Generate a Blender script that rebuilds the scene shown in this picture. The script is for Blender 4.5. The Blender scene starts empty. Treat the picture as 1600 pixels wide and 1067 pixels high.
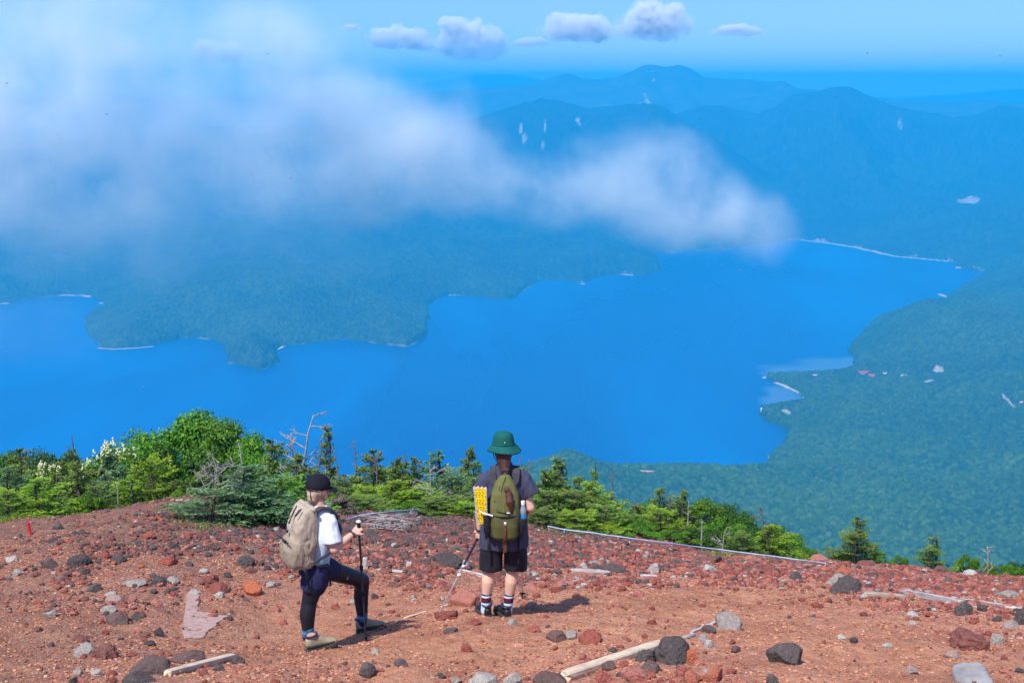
import bpy, bmesh, math, random, time
import numpy as np
from mathutils import Vector, Matrix, Euler

T0 = time.time()
scene = bpy.context.scene
COL = scene.collection
rad = math.radians

# ------------------------------------------------------------------ camera
F = 2222.2                      # focal length in pixels of the 1600 px wide photograph (50 mm)
PITCH = rad(10.15)
CAM = Vector((0, 0, 1.7))
cam_data = bpy.data.cameras.new('camera')
cam_data.lens = 50; cam_data.sensor_width = 36
cam_data.clip_start = 0.5; cam_data.clip_end = 150000
cam = bpy.data.objects.new('camera', cam_data)
COL.objects.link(cam)
cam.location = CAM
cam.rotation_euler = (rad(90) - PITCH, 0, 0)
scene.camera = cam

# ------------------------------------------------------------------ sky and sun
SUN_EL, SUN_AZ = rad(54), math.atan2(-0.52, -0.85)   # behind the camera and to the left
world = bpy.data.worlds.new('World'); scene.world = world
world.use_nodes = True
wn = world.node_tree; wn.nodes.clear()
w_out = wn.nodes.new('ShaderNodeOutputWorld'); w_bg = wn.nodes.new('ShaderNodeBackground')
w_sky = wn.nodes.new('ShaderNodeTexSky'); w_sky.sky_type = 'NISHITA'
w_sky.sun_disc = False; w_sky.sun_elevation = SUN_EL; w_sky.sun_rotation = SUN_AZ
w_sky.altitude = 2400; w_sky.air_density = 1.0; w_sky.dust_density = 0.3; w_sky.ozone_density = 4.0
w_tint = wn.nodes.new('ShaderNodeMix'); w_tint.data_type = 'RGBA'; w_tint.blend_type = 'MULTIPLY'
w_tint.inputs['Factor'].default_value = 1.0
# clear blue low down; whiter tint added to the unseen zenith to fill shadows
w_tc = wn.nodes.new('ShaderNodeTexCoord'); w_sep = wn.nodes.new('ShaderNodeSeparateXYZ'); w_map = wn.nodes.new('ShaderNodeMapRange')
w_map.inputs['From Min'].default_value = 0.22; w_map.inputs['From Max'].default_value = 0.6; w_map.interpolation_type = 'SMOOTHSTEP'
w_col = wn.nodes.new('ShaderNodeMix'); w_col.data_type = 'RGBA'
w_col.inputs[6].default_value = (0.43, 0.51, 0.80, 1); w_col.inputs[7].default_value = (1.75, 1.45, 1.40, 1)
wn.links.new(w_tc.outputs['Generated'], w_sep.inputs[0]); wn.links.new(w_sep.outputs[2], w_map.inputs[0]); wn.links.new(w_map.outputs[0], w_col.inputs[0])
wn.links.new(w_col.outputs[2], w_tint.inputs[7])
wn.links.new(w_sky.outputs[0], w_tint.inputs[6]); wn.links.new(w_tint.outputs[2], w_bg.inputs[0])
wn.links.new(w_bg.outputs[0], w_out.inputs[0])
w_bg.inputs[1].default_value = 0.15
sun_l = bpy.data.lights.new('sun', 'SUN'); sun_l.energy = 4.0; sun_l.angle = rad(1.5); sun_l.color = (1.0, 0.95, 0.89)
sun = bpy.data.objects.new('sun', sun_l); COL.objects.link(sun)
to_sun = Vector((math.sin(SUN_AZ) * math.cos(SUN_EL), math.cos(SUN_AZ) * math.cos(SUN_EL), math.sin(SUN_EL)))
sun.rotation_euler = (-to_sun).to_track_quat('-Z', 'Y').to_euler()
scene.view_settings.view_transform = 'Standard'; scene.view_settings.look = 'None'
scene.view_settings.exposure = 0.55; scene.view_settings.gamma = 1.0
scene.view_settings.use_curve_mapping = False
cy = scene.cycles
cy.use_denoising = True
cy.max_bounces = 6; cy.diffuse_bounces = 3; cy.glossy_bounces = 2; cy.transmission_bounces = 4
cy.volume_bounces = 4; cy.transparent_max_bounces = 12
cy.volume_max_steps = 256
cy.caustics_reflective = False; cy.caustics_refractive = False
cy.use_adaptive_sampling = True; cy.adaptive_threshold = 0.02

# ------------------------------------------------------------------ helpers
def tag(o, label=None, cat=None, group=None, kind=None):
    if label: o['label'] = label
    if cat: o['category'] = cat
    if group: o['group'] = group
    if kind: o['kind'] = kind
    return o

def ray(px, py):
    """direction through a pixel of the photograph, scaled so that y = 1"""
    a = (px - 800) / F; b = (533.5 - py) / F
    d = Vector((a, math.cos(PITCH) + b * math.sin(PITCH), -math.sin(PITCH) + b * math.cos(PITCH)))
    return d / d.y

def at(px, py, Y):
    return CAM + ray(px, py) * Y

def on_plane(px, py, z):
    d = ray(px, py); return CAM + d * ((z - CAM.z) / d.z)

def link(name, me, mats=(), parent=None, loc=None):
    o = bpy.data.objects.new(name, me)
    COL.objects.link(o)
    for m in (mats if isinstance(mats, (list, tuple)) else [mats]): me.materials.append(m)
    if parent: o.parent = parent
    if loc is not None: o.location = loc
    return o

def empty(name, loc=(0, 0, 0), rz=0):
    o = bpy.data.objects.new(name, None); COL.objects.link(o)
    o.location = loc; o.rotation_euler = (0, 0, rz); o.empty_display_size = 0.1
    return o

def np_mesh(name, V, Fc, smooth=False, k=None):
    """mesh from arrays; Fc is (n,3) or (n,4)"""
    V = np.ascontiguousarray(V, dtype=np.float32); Fc = np.ascontiguousarray(Fc, dtype=np.int32)
    me = bpy.data.meshes.new(name)
    n, k = Fc.shape
    me.vertices.add(len(V)); me.vertices.foreach_set('co', V.ravel())
    me.loops.add(n * k); me.loops.foreach_set('vertex_index', Fc.ravel())
    me.polygons.add(n); me.polygons.foreach_set('loop_start', np.arange(0, n * k, k, dtype=np.int32))
    me.polygons.foreach_set('use_smooth', np.full(n, bool(smooth)))
    me.update(calc_edges=True)
    return me

def grid_faces(nr, nc):
    i = np.arange((nr - 1) * nc).reshape(nr - 1, nc)[:, :-1].ravel()
    return np.stack([i, i + 1, i + nc + 1, i + nc], 1)

def set_attr(me, name, vals, dom='POINT', typ='FLOAT'):
    a = me.attributes.new(name, typ, dom)
    a.data.foreach_set('value', np.ascontiguousarray(vals, dtype=np.float32).ravel())

# hashing, value noise, worley, in numpy
def hash2(ix, iy, seed=0):
    h = (ix.astype(np.int64) * 374761393 + iy.astype(np.int64) * 668265263 + seed * 1274126177) & 0xffffffff
    h = ((h ^ (h >> 13)) * 1274126177) & 0xffffffff
    h = (h ^ (h >> 16)) & 0xffffffff
    return (h & 0xffffff) / float(0xffffff)

def vnoise(x, y, seed=0):
    ix = np.floor(x); iy = np.floor(y); fx = x - ix; fy = y - iy
    fx = fx * fx * fx * (fx * (fx * 6 - 15) + 10); fy = fy * fy * fy * (fy * (fy * 6 - 15) + 10)
    a = hash2(ix, iy, seed); b = hash2(ix + 1, iy, seed); c = hash2(ix, iy + 1, seed); d = hash2(ix + 1, iy + 1, seed)
    return (a * (1 - fx) + b * fx) * (1 - fy) + (c * (1 - fx) + d * fx) * fy * 1.0

def fbm(x, y, octv=4, seed=0, gain=0.5, ridged=False):
    s = 0; a = 1; t = 0
    for o in range(octv):
        n = vnoise(x, y, seed + o * 17) * 2 - 1
        if ridged: n = 1 - 2 * np.abs(n)
        s = s + n * a; t += a; a *= gain
        x, y = x * 1.92 + y * 0.6 + 13.1, y * 1.92 - x * 0.6 + 7.7
    return s / t

def worley(x, y, seed=0, jit=0.9):
    """nearest jittered point: distance and a random value per cell"""
    ix = np.floor(x); iy = np.floor(y)
    best = np.full(x.shape, 9.0); val = np.zeros(x.shape)
    for dx in (-1, 0, 1):
        for dy in (-1, 0, 1):
            cx = ix + dx; cyy = iy + dy
            jx = cx + 0.5 + (hash2(cx, cyy, seed) - 0.5) * jit; jy = cyy + 0.5 + (hash2(cx, cyy, seed + 5) - 0.5) * jit
            d = (x - jx) ** 2 + (y - jy) ** 2
            m = d < best
            best = np.where(m, d, best); val = np.where(m, hash2(cx, cyy, seed + 9), val)
    return np.sqrt(best), val

def smooth(t):
    t = np.clip(t, 0, 1); return t * t * (3 - 2 * t)

# materials
def new_mat(name):
    m = bpy.data.materials.new(name); m.use_nodes = True
    nt = m.node_tree; nt.nodes.clear()
    out = nt.nodes.new('ShaderNodeOutputMaterial')
    return m, nt, out

class N:
    """tiny node helper"""
    def __init__(s, nt): s.nt = nt
    def node(s, t, **kw):
        n = s.nt.nodes.new(t)
        for k, v in kw.items(): setattr(n, k, v)
        return n
    def put(s, sock, v):
        if isinstance(v, bpy.types.NodeSocket): s.nt.links.new(v, sock)
        else: sock.default_value = v
    def coord(s, which='Object'): return s.node('ShaderNodeTexCoord').outputs[which]
    def noise(s, vec, scale, detail=4, rough=0.55, dist=0.0):
        n = s.node('ShaderNodeTexNoise'); s.put(n.inputs['Vector'], vec)
        n.inputs['Scale'].default_value = scale; n.inputs['Detail'].default_value = detail
        n.inputs['Roughness'].default_value = rough; n.inputs['Distortion'].default_value = dist
        return n.outputs['Fac']
    def vor(s, vec, scale, feat='F1', out='Distance', rand=1.0):
        n = s.node('ShaderNodeTexVoronoi'); n.feature = feat; s.put(n.inputs['Vector'], vec)
        n.inputs['Scale'].default_value = scale; n.inputs['Randomness'].default_value = rand
        return n.outputs[out]
    def ramp(s, fac, stops, interp='LINEAR'):
        n = s.node('ShaderNodeValToRGB'); s.put(n.inputs[0], fac); cr = n.color_ramp; cr.interpolation = interp
        while len(cr.elements) < len(stops): cr.elements.new(0.5)
        for e, (p, c) in zip(cr.elements, stops):
            e.position = p; e.color = (*c, 1) if isinstance(c, (tuple, list)) else (c, c, c, 1)
        return n.outputs[0]
    def math(s, op, a, b=0.0, c=0.0, clamp=False):
        n = s.node('ShaderNodeMath', operation=op, use_clamp=clamp)
        s.put(n.inputs[0], a); s.put(n.inputs[1], b); s.put(n.inputs[2], c)
        return n.outputs[0]
    def mix(s, fac, a, b, blend='MIX'):
        n = s.node('ShaderNodeMix', data_type='RGBA', blend_type=blend)
        s.put(n.inputs[0], fac)
        for k, v in ((6, a), (7, b)):
            if isinstance(v, tuple) and len(v) == 3: v = (*v, 1)
            s.put(n.inputs[k], v)
        return n.outputs[2]
    def attr(s, name, out='Fac'):
        n = s.node('ShaderNodeAttribute'); n.attribute_name = name; return n.outputs[out]
    def objrand(s): return s.node('ShaderNodeObjectInfo').outputs['Random']
    def bump(s, h, strength=0.5, dist=0.01, normal=None):
        n = s.node('ShaderNodeBump'); s.put(n.inputs['Height'], h)
        n.inputs['Strength'].default_value = strength; n.inputs['Distance'].default_value = dist
        if normal is not None: s.put(n.inputs['Normal'], normal)
        return n.outputs[0]
    def bsdf(s, out, color, rough=0.8, normal=None, spec=0.3, metal=0.0, trans=None, sheen=None):
        b = s.node('ShaderNodeBsdfPrincipled')
        if isinstance(color, tuple) and len(color) == 3: color = (*color, 1)
        s.put(b.inputs['Base Color'], color); s.put(b.inputs['Roughness'], rough)
        b.inputs['Specular IOR Level'].default_value = spec; b.inputs['Metallic'].default_value = metal
        if normal is not None: s.put(b.inputs['Normal'], normal)
        if out is not None: s.nt.links.new(b.outputs[0], out.inputs[0])
        return b

# ================================================================== FAR LANDSCAPE
LAKE_Z = -1200.0
# shoreline read along the lake, unprojected to the level of the water: a real outline in metres
SHORE_PX = [(1200, 729), (1205, 712), (1224, 692), (1236, 679), (1214, 662), (1192, 650), (1190, 641), (1214, 637), (1240, 634),
    (1262, 628), (1255, 618), (1236, 608), (1216, 598), (1191, 589), (1232, 587), (1280, 585), (1338, 579), (1330, 560), (1328, 540),
    (1345, 518), (1380, 495), (1420, 487), (1455, 486), (1472, 474), (1486, 461), (1502, 449), (1530, 435), (1558, 429),
    (1540, 425), (1500, 418), (1487, 408), (1440, 403), (1400, 400), (1340, 386), (1290, 378), (1250, 374), (1190, 380),
    (1130, 391), (1060, 391), (1022, 396), (1036, 424), (1010, 431), (975, 428), (950, 430), (912, 442), (900, 440), (870, 437),
    (840, 440), (825, 450), (797, 469), (765, 466), (735, 463), (702, 460), (682, 467), (667, 480), (671, 500), (668, 523),
    (640, 543), (590, 536), (540, 530), (490, 535), (441, 542), (430, 550), (438, 568), (408, 579), (385, 572), (355, 568),
    (351, 550), (355, 540), (330, 530), (290, 528), (250, 537), (200, 543), (155, 545), (153, 537), (136, 522), (130, 500),
    (150, 485), (166, 473), (140, 463), (100, 461), (60, 466), (0, 474), (-150, 490), (-420, 500), (-420, 1000), (300, 980),
    (600, 900), (700, 800), (770, 752), (860, 740), (960, 758), (1060, 750), (1150, 742)]
_poly = np.array([on_plane(px, py, LAKE_Z)[:2] for px, py in SHORE_PX])

def shore_dist(x, y):
    """signed distance to the shoreline, positive on land"""
    shp = x.shape; x = x.ravel(); y = y.ravel(); out = np.empty(x.shape)
    P = _poly; Q = np.roll(P, -1, 0)
    for k in range(0, len(x), 300000):
        a = x[k:k + 300000]; b = y[k:k + 300000]
        best = np.full(a.shape, 1e18); ins = np.zeros(a.shape, bool)
        for (x0, y0), (x1, y1) in zip(P, Q):
            dx, dy = x1 - x0, y1 - y0
            t = np.clip(((a - x0) * dx + (b - y0) * dy) / (dx * dx + dy * dy + 1e-9), 0, 1)
            best = np.minimum(best, (a - x0 - t * dx) ** 2 + (b - y0 - t * dy) ** 2)
            c = (y0 > b) != (y1 > b)
            if abs(dy) > 1e-9: ins ^= c & (a < (b - y0) * dx / dy + x0)
        out[k:k + 300000] = np.where(ins, -1, 1) * np.sqrt(best)
    return out.reshape(shp)

def prof(pts, s):
    """silhouette profile: photograph x,y -> tangent of the elevation at slope s = x/y"""
    e = sorted((ray(px, py).x, ray(px, py).z) for px, py in pts)
    return np.interp(s, [p[0] for p in e], [p[1] for p in e])

RIDGE_R = [(-400, 210), (500, 200), (900, 205), (1000, 200), (1060, 180), (1100, 167), (1130, 168), (1160, 177), (1185, 179), (1210, 170), (1235, 152),
           (1262, 147), (1285, 143), (1305, 138), (1330, 139), (1350, 148), (1375, 160), (1400, 169), (1430, 175), (1462, 180), (1490, 186),
           (1520, 183), (1545, 175), (1562, 167), (1580, 168), (1610, 175), (1700, 190), (2000, 180)]
RIDGE_L = [(-400, 235), (300, 215), (600, 205), (740, 188), (790, 172), (820, 163), (845, 157), (870, 159), (900, 167), (925, 172), (955, 169), (985, 165),
           (1015, 164), (1040, 170), (1065, 190), (1110, 215), (1160, 245), (1240, 300), (1330, 370), (2000, 380)]

def land_height(x, y, sd):
    s = x / y
    base = 1200 + LAKE_Z
    # low ground near the shore, rolling hills farther in
    d = np.maximum(sd, 0)
    right = smooth((s - 0.0) / 0.22) * smooth((9500 - y) / 3000)
    hills = 210 * (1 - np.exp(-d / 900.0)) * (1 - right) + 120 * (1 - np.exp(-d / 900.0)) * right
    rg = fbm(x / 1500, y / 1500, 5, 3, 0.5, True) * 0.5 + 0.5
    rg2 = fbm(x / 420, y / 420, 4, 8, 0.5, True) * 0.5 + 0.5
    h = hills * (0.25 + 1.3 * rg) + np.minimum(d / 5, 1) * 95 * (rg2 - 0.35) * (1 - np.exp(-d / 250))
    # the hill that hides the near shore, right of the second hiker
    c = at(905, 735, 3900)
    h = h + 48 * np.exp(-((x - c.x) / 500) ** 2 - ((y - 3950) / 420) ** 2) * smooth(d / 110)
    c = at(1130, 735, 3900)
    h = h + 14 * np.exp(-((x - c.x) / 420) ** 2 - ((y - 3900) / 300) ** 2) * smooth(d / 100)
    # headland on the right and the steep little head of the peninsula
    c = on_plane(1440, 540, LAKE_Z); h = h + 90 * np.exp(-((x - c.x) / 500) ** 2 - ((y - c.y) / 900) ** 2) * smooth(d / 300)
    c = on_plane(395, 560, LAKE_Z); h = h + 55 * np.exp(-((x - c.x) / 110) ** 2 - ((y - c.y) / 150) ** 2) * smooth(d / 60)
    # two long ridges behind the lake
    out = h
    detail = fbm(x / 1300, y / 1300, 6, 21, 0.52, True)
    for P, RY, W, sd_ in ((RIDGE_R, 15200, 4300, 31), (RIDGE_L, 12900, 3000, 33)):
        ry = RY + 350 * np.sin(s * 19 + RY)
        H = prof(P, s) * ry + CAM.z - LAKE_Z
        t = np.clip(1 - np.abs(y - ry) / W, 0, 1)
        away = 1 - smooth((t - 0.80) / 0.2)
        e = H * (t ** 1.35) + t * 480 * detail * away - 150 * np.abs(fbm(x / 300, y / 300, 4, sd_, 0.5)) * away * np.minimum(t * 3, 1)
        e = np.minimum(e, H * (1 - 0.5 * (1 - t)))
        out = np.maximum(out, np.where(t > 0, e * smooth(sd / 1500) + h * (1 - smooth(t * 2.2)), out))
    return np.where(sd > 0, np.maximum(out, 0), -4.0) + LAKE_Z

def land_at(px, py):
    """where the sight line through a pixel meets the land by the lake"""
    d = ray(px, py); t = np.arange(3100.0, 16500.0, 12.0); x = d.x * t
    z = np.maximum(land_height(x, t, shore_dist(x, t)), LAKE_Z)
    under = (CAM.z + d.z * t) < z + 10; k = int(np.argmax(under)) if under.any() else -1
    return Vector((d.x * t[k], t[k], float(z[k]) + 10))

def canopy(x, y):
    """domes of single tree crowns, three sizes"""
    wx = x + 9 * fbm(x / 40, y / 40, 2, 61); wy = y + 9 * fbm(x / 40, y / 40, 2, 62)
    d1, v1 = worley(wx / 15.0, wy / 15.0, 1)
    big = np.sqrt(np.clip(1 - (d1 / 0.72) ** 2, 0, 1)) * (0.55 + 0.75 * v1)
    d2, v2 = worley(x / 7.0 + 31, y / 7.0, 2)
    small = np.sqrt(np.clip(1 - (d2 / 0.72) ** 2, 0, 1)) * (0.4 + 0.6 * v2)
    n = fbm(x / 90, y / 90, 3, 44) * 0.5 + 0.5
    return big * 9.0 + small * 3.5 + n * 14.0, v1 * 0.65 + v2 * 0.35

def land_mesh(name, Ys, smax, nc, crowns=True, col_pow=1.0):
    s = np.linspace(-smax, smax, nc)
    S, Y = np.meshgrid(s, Ys); X = S * Y
    sd = shore_dist(X, Y)
    sd = sd + fbm(X / 130, Y / 130, 3, 77) * 22 + fbm(X / 30, Y / 30, 2, 78) * 6
    Z = land_height(X, Y, sd)
    if crowns:
        ch, cv = canopy(X, Y)
        Z = Z + np.where(sd > 7, ch * smooth((sd - 7) / 8) + 3 * smooth((sd - 7) / 3), 0)
    else:
        cv = worley(X / 26, Y / 26, 4)[1]
    me = None
    Fc = grid_faces(len(Ys), nc)
    keep = (sd.ravel()[Fc] > -40).any(1)
    Fc = Fc[keep]
    used = np.zeros(X.size, bool); used[Fc.ravel()] = True
    idx = np.cumsum(used) - 1
    V = np.stack([X, Y, Z], -1).reshape(-1, 3)[used]
    me = np_mesh(name, V, idx[Fc], smooth=True)
    set_attr(me, 'crown', cv.ravel()[used])
    set_attr(me, 'shore', np.clip(sd.ravel()[used] / 10.0, -1, 1))
    # pale screes and clearings at their places
    scar = np.zeros(len(V))
    for px, py, Yd, rx, ry in SCARS:
        if Yd is None:
            h_ = land_at(px, py); q = ((V[:, 0] - h_.x) / (rx * h_.y / F)) ** 2 + ((V[:, 1] - h_.y) / (ry * h_.y / F * 5.5)) ** 2
            scar = np.maximum(scar, smooth((1.1 - q + 0.7 * fbm(V[:, 0] / 30, V[:, 1] / 50, 3, int(px))) * 1.5)); continue
        c = at(px, py, Yd)
        q = ((V[:, 0] - c.x) / (rx * Yd / F)) ** 2 + ((V[:, 2] - c.z) / (ry * Yd / F)) ** 2
        near = np.abs(V[:, 1] - Yd) < 1500
        w = fbm(V[:, 0] / 22, V[:, 2] / 14, 3, int(px)) * 1.1
        scar = np.maximum(scar, np.where(near, smooth((1.15 - q + w) * 1.5), 0))
    set_attr(me, 'scar', scar)
    return me

SCARS = [(906, 192, 12400, 3.0, 9), (815, 205, 12300, 3, 8), (820, 218, 12300, 4, 6), (849, 226, 12100, 2.2, 7), (851, 197, 12500, 1.6, 5),
         (1390, 192, 14800, 2, 8), (1512, 314, None, 18, 4), (1452, 597, None, 9, 2.2), (1466, 580, None, 8, 3), (1228, 648, None, 5, 4), (1576, 630, None, 3, 6)]

m_forest, nt, out = new_mat('forest_canopy')
n = N(nt)
co = n.coord('Object')
tone = n.noise(co, 0.0017, 6, 0.68)
cr = n.attr('crown')
c1 = n.ramp(cr, [(0.0, (0.016, 0.040, 0.014)), (0.35, (0.034, 0.078, 0.024)), (0.7, (0.052, 0.104, 0.030)), (1.0, (0.090, 0.140, 0.048))])
c2 = n.ramp(cr, [(0.0, (0.014, 0.040, 0.022)), (0.5, (0.026, 0.064, 0.026)), (1.0, (0.060, 0.110, 0.040))])
c = n.mix(n.ramp(tone, [(0.45, 0.0), (0.56, 1.0)]), c1, c2)
vc = n.node('ShaderNodeSeparateColor'); n.put(vc.inputs[0], n.vor(co, 0.10, out='Color'))
c = n.mix(n.ramp(vc.outputs[0], [(0.0, 0.6), (0.55, 0.0)]), c, n.mix(1.0, c, (0.42, 0.48, 0.6), 'MULTIPLY'))
c = n.mix(n.ramp(vc.outputs[1], [(0.80, 0.0), (1.0, 0.35)]), c, (0.10, 0.16, 0.05))
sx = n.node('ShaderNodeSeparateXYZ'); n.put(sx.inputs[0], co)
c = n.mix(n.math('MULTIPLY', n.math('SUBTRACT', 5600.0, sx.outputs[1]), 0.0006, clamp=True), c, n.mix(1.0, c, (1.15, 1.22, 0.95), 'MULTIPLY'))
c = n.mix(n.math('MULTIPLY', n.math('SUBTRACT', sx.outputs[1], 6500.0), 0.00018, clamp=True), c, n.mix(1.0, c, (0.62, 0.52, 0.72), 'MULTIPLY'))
c = n.mix(n.math('MULTIPLY', n.attr('scar'), 0.85), c, (0.50, 0.42, 0.36))
shore = n.attr('shore')
c = n.mix(n.math('LESS_THAN', shore, 0.55), c, n.mix(n.ramp(n.noise(co, 0.006, 3), [(0.55, 0.0), (0.66, 1.0)]), (0.03, 0.05, 0.03), (0.30, 0.27, 0.22)))
b = n.bsdf(out, c, 0.85, n.bump(n.noise(co, 0.35, 3, 0.7), 0.9, 2.5), 0.15)

# near lowland and peninsula, with single crowns in the heightfield
def spaced(y0, y1, k, p):
    """rows whose spacing grows with distance: dy = k * (y/4000)**p"""
    r = [y0]
    while r[-1] < y1: r.append(r[-1] + k * (r[-1] / 4000.0) ** p)
    return np.array(r)

me = land_mesh('forest', spaced(3050, 8600, 4.6, 1.0), 0.415, 1150)
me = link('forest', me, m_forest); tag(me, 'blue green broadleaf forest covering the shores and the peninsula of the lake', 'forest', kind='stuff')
Ya = 8600.0
ys2 = spaced(float(spaced(3050, 8600, 4.6, 1.0)[-1]), 17500, 14.0, 0.9)
me = land_mesh('hills', ys2, 0.46, 900)
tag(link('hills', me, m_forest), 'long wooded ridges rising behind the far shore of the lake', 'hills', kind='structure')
print('land', time.time() - T0)

# farther ranges, bluer and bluer in the air between
m_range, nt, out = new_mat('mountain_forest'); n = N(nt); co = n.coord('Object')
c = n.ramp(n.noise(co, 0.004, 6, 0.65), [(0.3, (0.03, 0.05, 0.03)), (0.7, (0.09, 0.11, 0.06))])
c = n.mix(n.math('MULTIPLY', n.attr('scar'), 0.8), c, (0.55, 0.46, 0.40))
n.bsdf(out, c, 0.9, None, 0.1)
def far_range(name, P, RY, W, Ystep, label, scars=(), H0=0, smax=0.46, nc=700):
    s = np.linspace(-smax, smax, nc); Ys = np.arange(RY - W, RY + W, Ystep)
    S, Y = np.meshgrid(s, Ys); X = S * Y
    H = prof(P, S) * RY + CAM.z - LAKE_Z
    t = np.clip(1 - np.abs(Y - RY) / W, 0, 1)
    away = 1 - smooth((t - 0.85) / 0.15)
    Z = LAKE_Z - 6 + H * t ** 1.1 + t * 260 * away * fbm(X / 2600, Y / 2600, 6, RY % 97, 0.52, True) + (fbm(X / 300, Y / 300, 3, 5)) * 12 * t
    V = np.stack([X, Y, Z], -1).reshape(-1, 3)
    me = np_mesh(name, V, grid_faces(len(Ys), nc), True)
    sc = np.zeros(len(V))
    for px, py, Yd, rx, ry in scars:
        c = at(px, py, Yd); q = ((V[:, 0] - c.x) / (rx * Yd / F)) ** 2 + ((V[:, 2] - c.z) / (ry * Yd / F)) ** 2
        w = fbm(V[:, 0] / 90, V[:, 2] / 40, 3, int(px)) * 1.3
        sc = np.maximum(sc, smooth((1.0 - q + w) * 1.5) * (np.abs(V[:, 1] - Yd) < 4000))
    set_attr(me, 'scar', sc)
    return tag(link(name, me, m_range), label, 'mountains', kind='structure')
far_range('mountains', [(-400, 160), (600, 150), (740, 138), (800, 134), (840, 128), (870, 119), (888, 115), (910, 122), (935, 124), (962, 121), (985, 111), (1003, 103),
    (1020, 101), (1040, 105), (1062, 102), (1080, 107), (1100, 121), (1130, 123), (1165, 123), (1200, 127), (1222, 126), (1245, 137),
    (1290, 141), (1330, 150), (1420, 158), (2000, 170)], 18600, 3600, 40, 'broad flat-topped blue mountain range beyond the wooded ridges',
    [(1010, 150, 17500, 2, 6), (1014, 160, 17300, 3, 5), (1004, 165, 17200, 3, 3), (1020, 118, 18200, 0.8, 12), (1035, 158, 17300, 3, 2)])
far_range('mountains', [(-400, 152), (300, 150), (600, 140), (680, 128), (740, 118), (790, 116), (840, 124), (900, 131), (1300, 150), (1400, 156), (1440, 151), (1500, 147), (1560, 141), (1600, 139),
    (1700, 137), (2000, 145)], 31500, 3200, 80, 'faintest blue range on the horizon', nc=500)

# lake
m_lake, nt, out = new_mat('lake_water'); n = N(nt); co = n.coord('Object')
mp = n.node('ShaderNodeMapping'); n.put(mp.inputs[0], co); mp.inputs['Scale'].default_value = (1, 0.35, 1)
st = n.noise(mp.outputs[0], 0.0006, 5, 0.6, 0.6)
deep = n.mix(n.ramp(st, [(0.42, 0.0), (0.62, 1.0)]), (0.0, 0.060, 0.22), (0.0, 0.135, 0.38))
c = n.mix(n.attr('shallow'), deep, (0.10, 0.20, 0.30))
wv = n.noise(co, 0.05, 4, 0.7)
b = n.bsdf(out, c, n.ramp(st, [(0.3, 0.22), (0.72, 0.40)]), None, 0.5)
b.inputs['IOR'].default_value = 1.33
s = np.linspace(-0.47, 0.47, 260); Ys = np.concatenate([np.linspace(2600, 6000, 200), np.linspace(6050, 12600, 120)])
S, Y = np.meshgrid(s, Ys); X = S * Y
V = np.stack([X, Y, np.full(X.shape, LAKE_Z)], -1).reshape(-1, 3)
me = np_mesh('lake', V, grid_faces(len(Ys), 260), True)
sh = np.zeros(len(V))
for px, py, rx, ry in ((1250, 580, 70, 13), (1300, 572, 60, 14), (1225, 615, 26, 16), (1215, 628, 30, 10), (1335, 570, 40, 12)):
    c = on_plane(px, py, LAKE_Z); e = on_plane(px, py - ry, LAKE_Z)
    q = ((V[:, 0] - c.x) / (rx * c.y / F)) ** 2 + ((V[:, 1] - c.y) / (e.y - c.y)) ** 2
    sh = np.maximum(sh, smooth(1.25 - q + 0.5 * fbm(V[:, 0] / 90, V[:, 1] / 90, 3, 9)) * 0.8)
set_attr(me, 'shallow', sh)
tag(link('lake', me, m_lake), 'deep blue lake filling the valley', 'lake', kind='structure')

# valley floor sheet under everything, out to the horizon
m_valley, nt, out = new_mat('valley_ground'); n = N(nt)
n.bsdf(out, n.ramp(n.noise(n.coord('Object'), 0.002, 4), [(0.3, (0.03, 0.06, 0.025)), (0.7, (0.06, 0.09, 0.04))]), 0.9)
me = np_mesh('valley_ground', [(-15800, -380, LAKE_Z - 12), (15800, -380, LAKE_Z - 12), (15800, 34800, LAKE_Z - 12), (-15800, 34800, LAKE_Z - 12)], [(0, 1, 2, 3)])
tag(link('ground', me, m_valley), 'wooded valley floor reaching to the horizon', 'ground', kind='structure')

# beaches: ribbons of pale sand on the waterline, at the places the photograph shows them
m_sand, nt, out = new_mat('pale_sand'); n = N(nt)
n.bsdf(out, n.ramp(n.noise(n.coord('Object'), 0.05, 4), [(0.3, (0.46, 0.38, 0.28)), (0.7, (0.66, 0.58, 0.46))]), 0.9)
def ribbon(name, pts, w, label, z=LAKE_Z + 1.2):
    P = [on_plane(px, py, z) for px, py in pts]
    fine = []
    for a, b2 in zip(P, P[1:]):
        k = max(2, int((b2 - a).length / 12))
        fine += [a.lerp(b2, i / k) for i in range(k)]
    fine.append(P[-1]); V = []; rnd = random.Random(len(pts) * 7 + int(w))
    nfine = len(fine)
    for i, p in enumerate(fine):
        a = fine[max(0, i - 1)]; b2 = fine[min(nfine - 1, i + 1)]
        t = (b2 - a); t.z = 0; t.normalize(); nn = Vector((-t.y, t.x, 0))
        ww = w * (0.35 + 0.65 * math.sin(math.pi * min(1, max(0.04, i / nfine)) ) ** 0.5) * rnd.uniform(0.55, 1.15)
        j = nn * rnd.uniform(-0.25, 0.25) * w
        for q in (-0.5, 0.5):
            V.append(p + j + nn * ww * q)
    n0 = len(V); V += [v - Vector((0, 0, 3)) for v in V]
    Fc = []
    for i in range(nfine - 1):
        a = 2 * i
        Fc += [(a, a + 2, a + 3, a + 1), (a + n0, a + n0 + 1, a + n0 + 3, a + n0 + 2), (a, a + n0, a + n0 + 2, a + 2), (a + 1, a + 3, a + n0 + 3, a + n0 + 1)]
    return tag(link(name, np_mesh(name, V, Fc), m_sand), label, 'beach', kind='structure')
ribbon('beach', [(1250, 375), (1290, 379), (1340, 387), (1400, 400.5), (1440, 404), (1484, 408.5)], 55, 'long pale beach along the far right shore')
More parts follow.
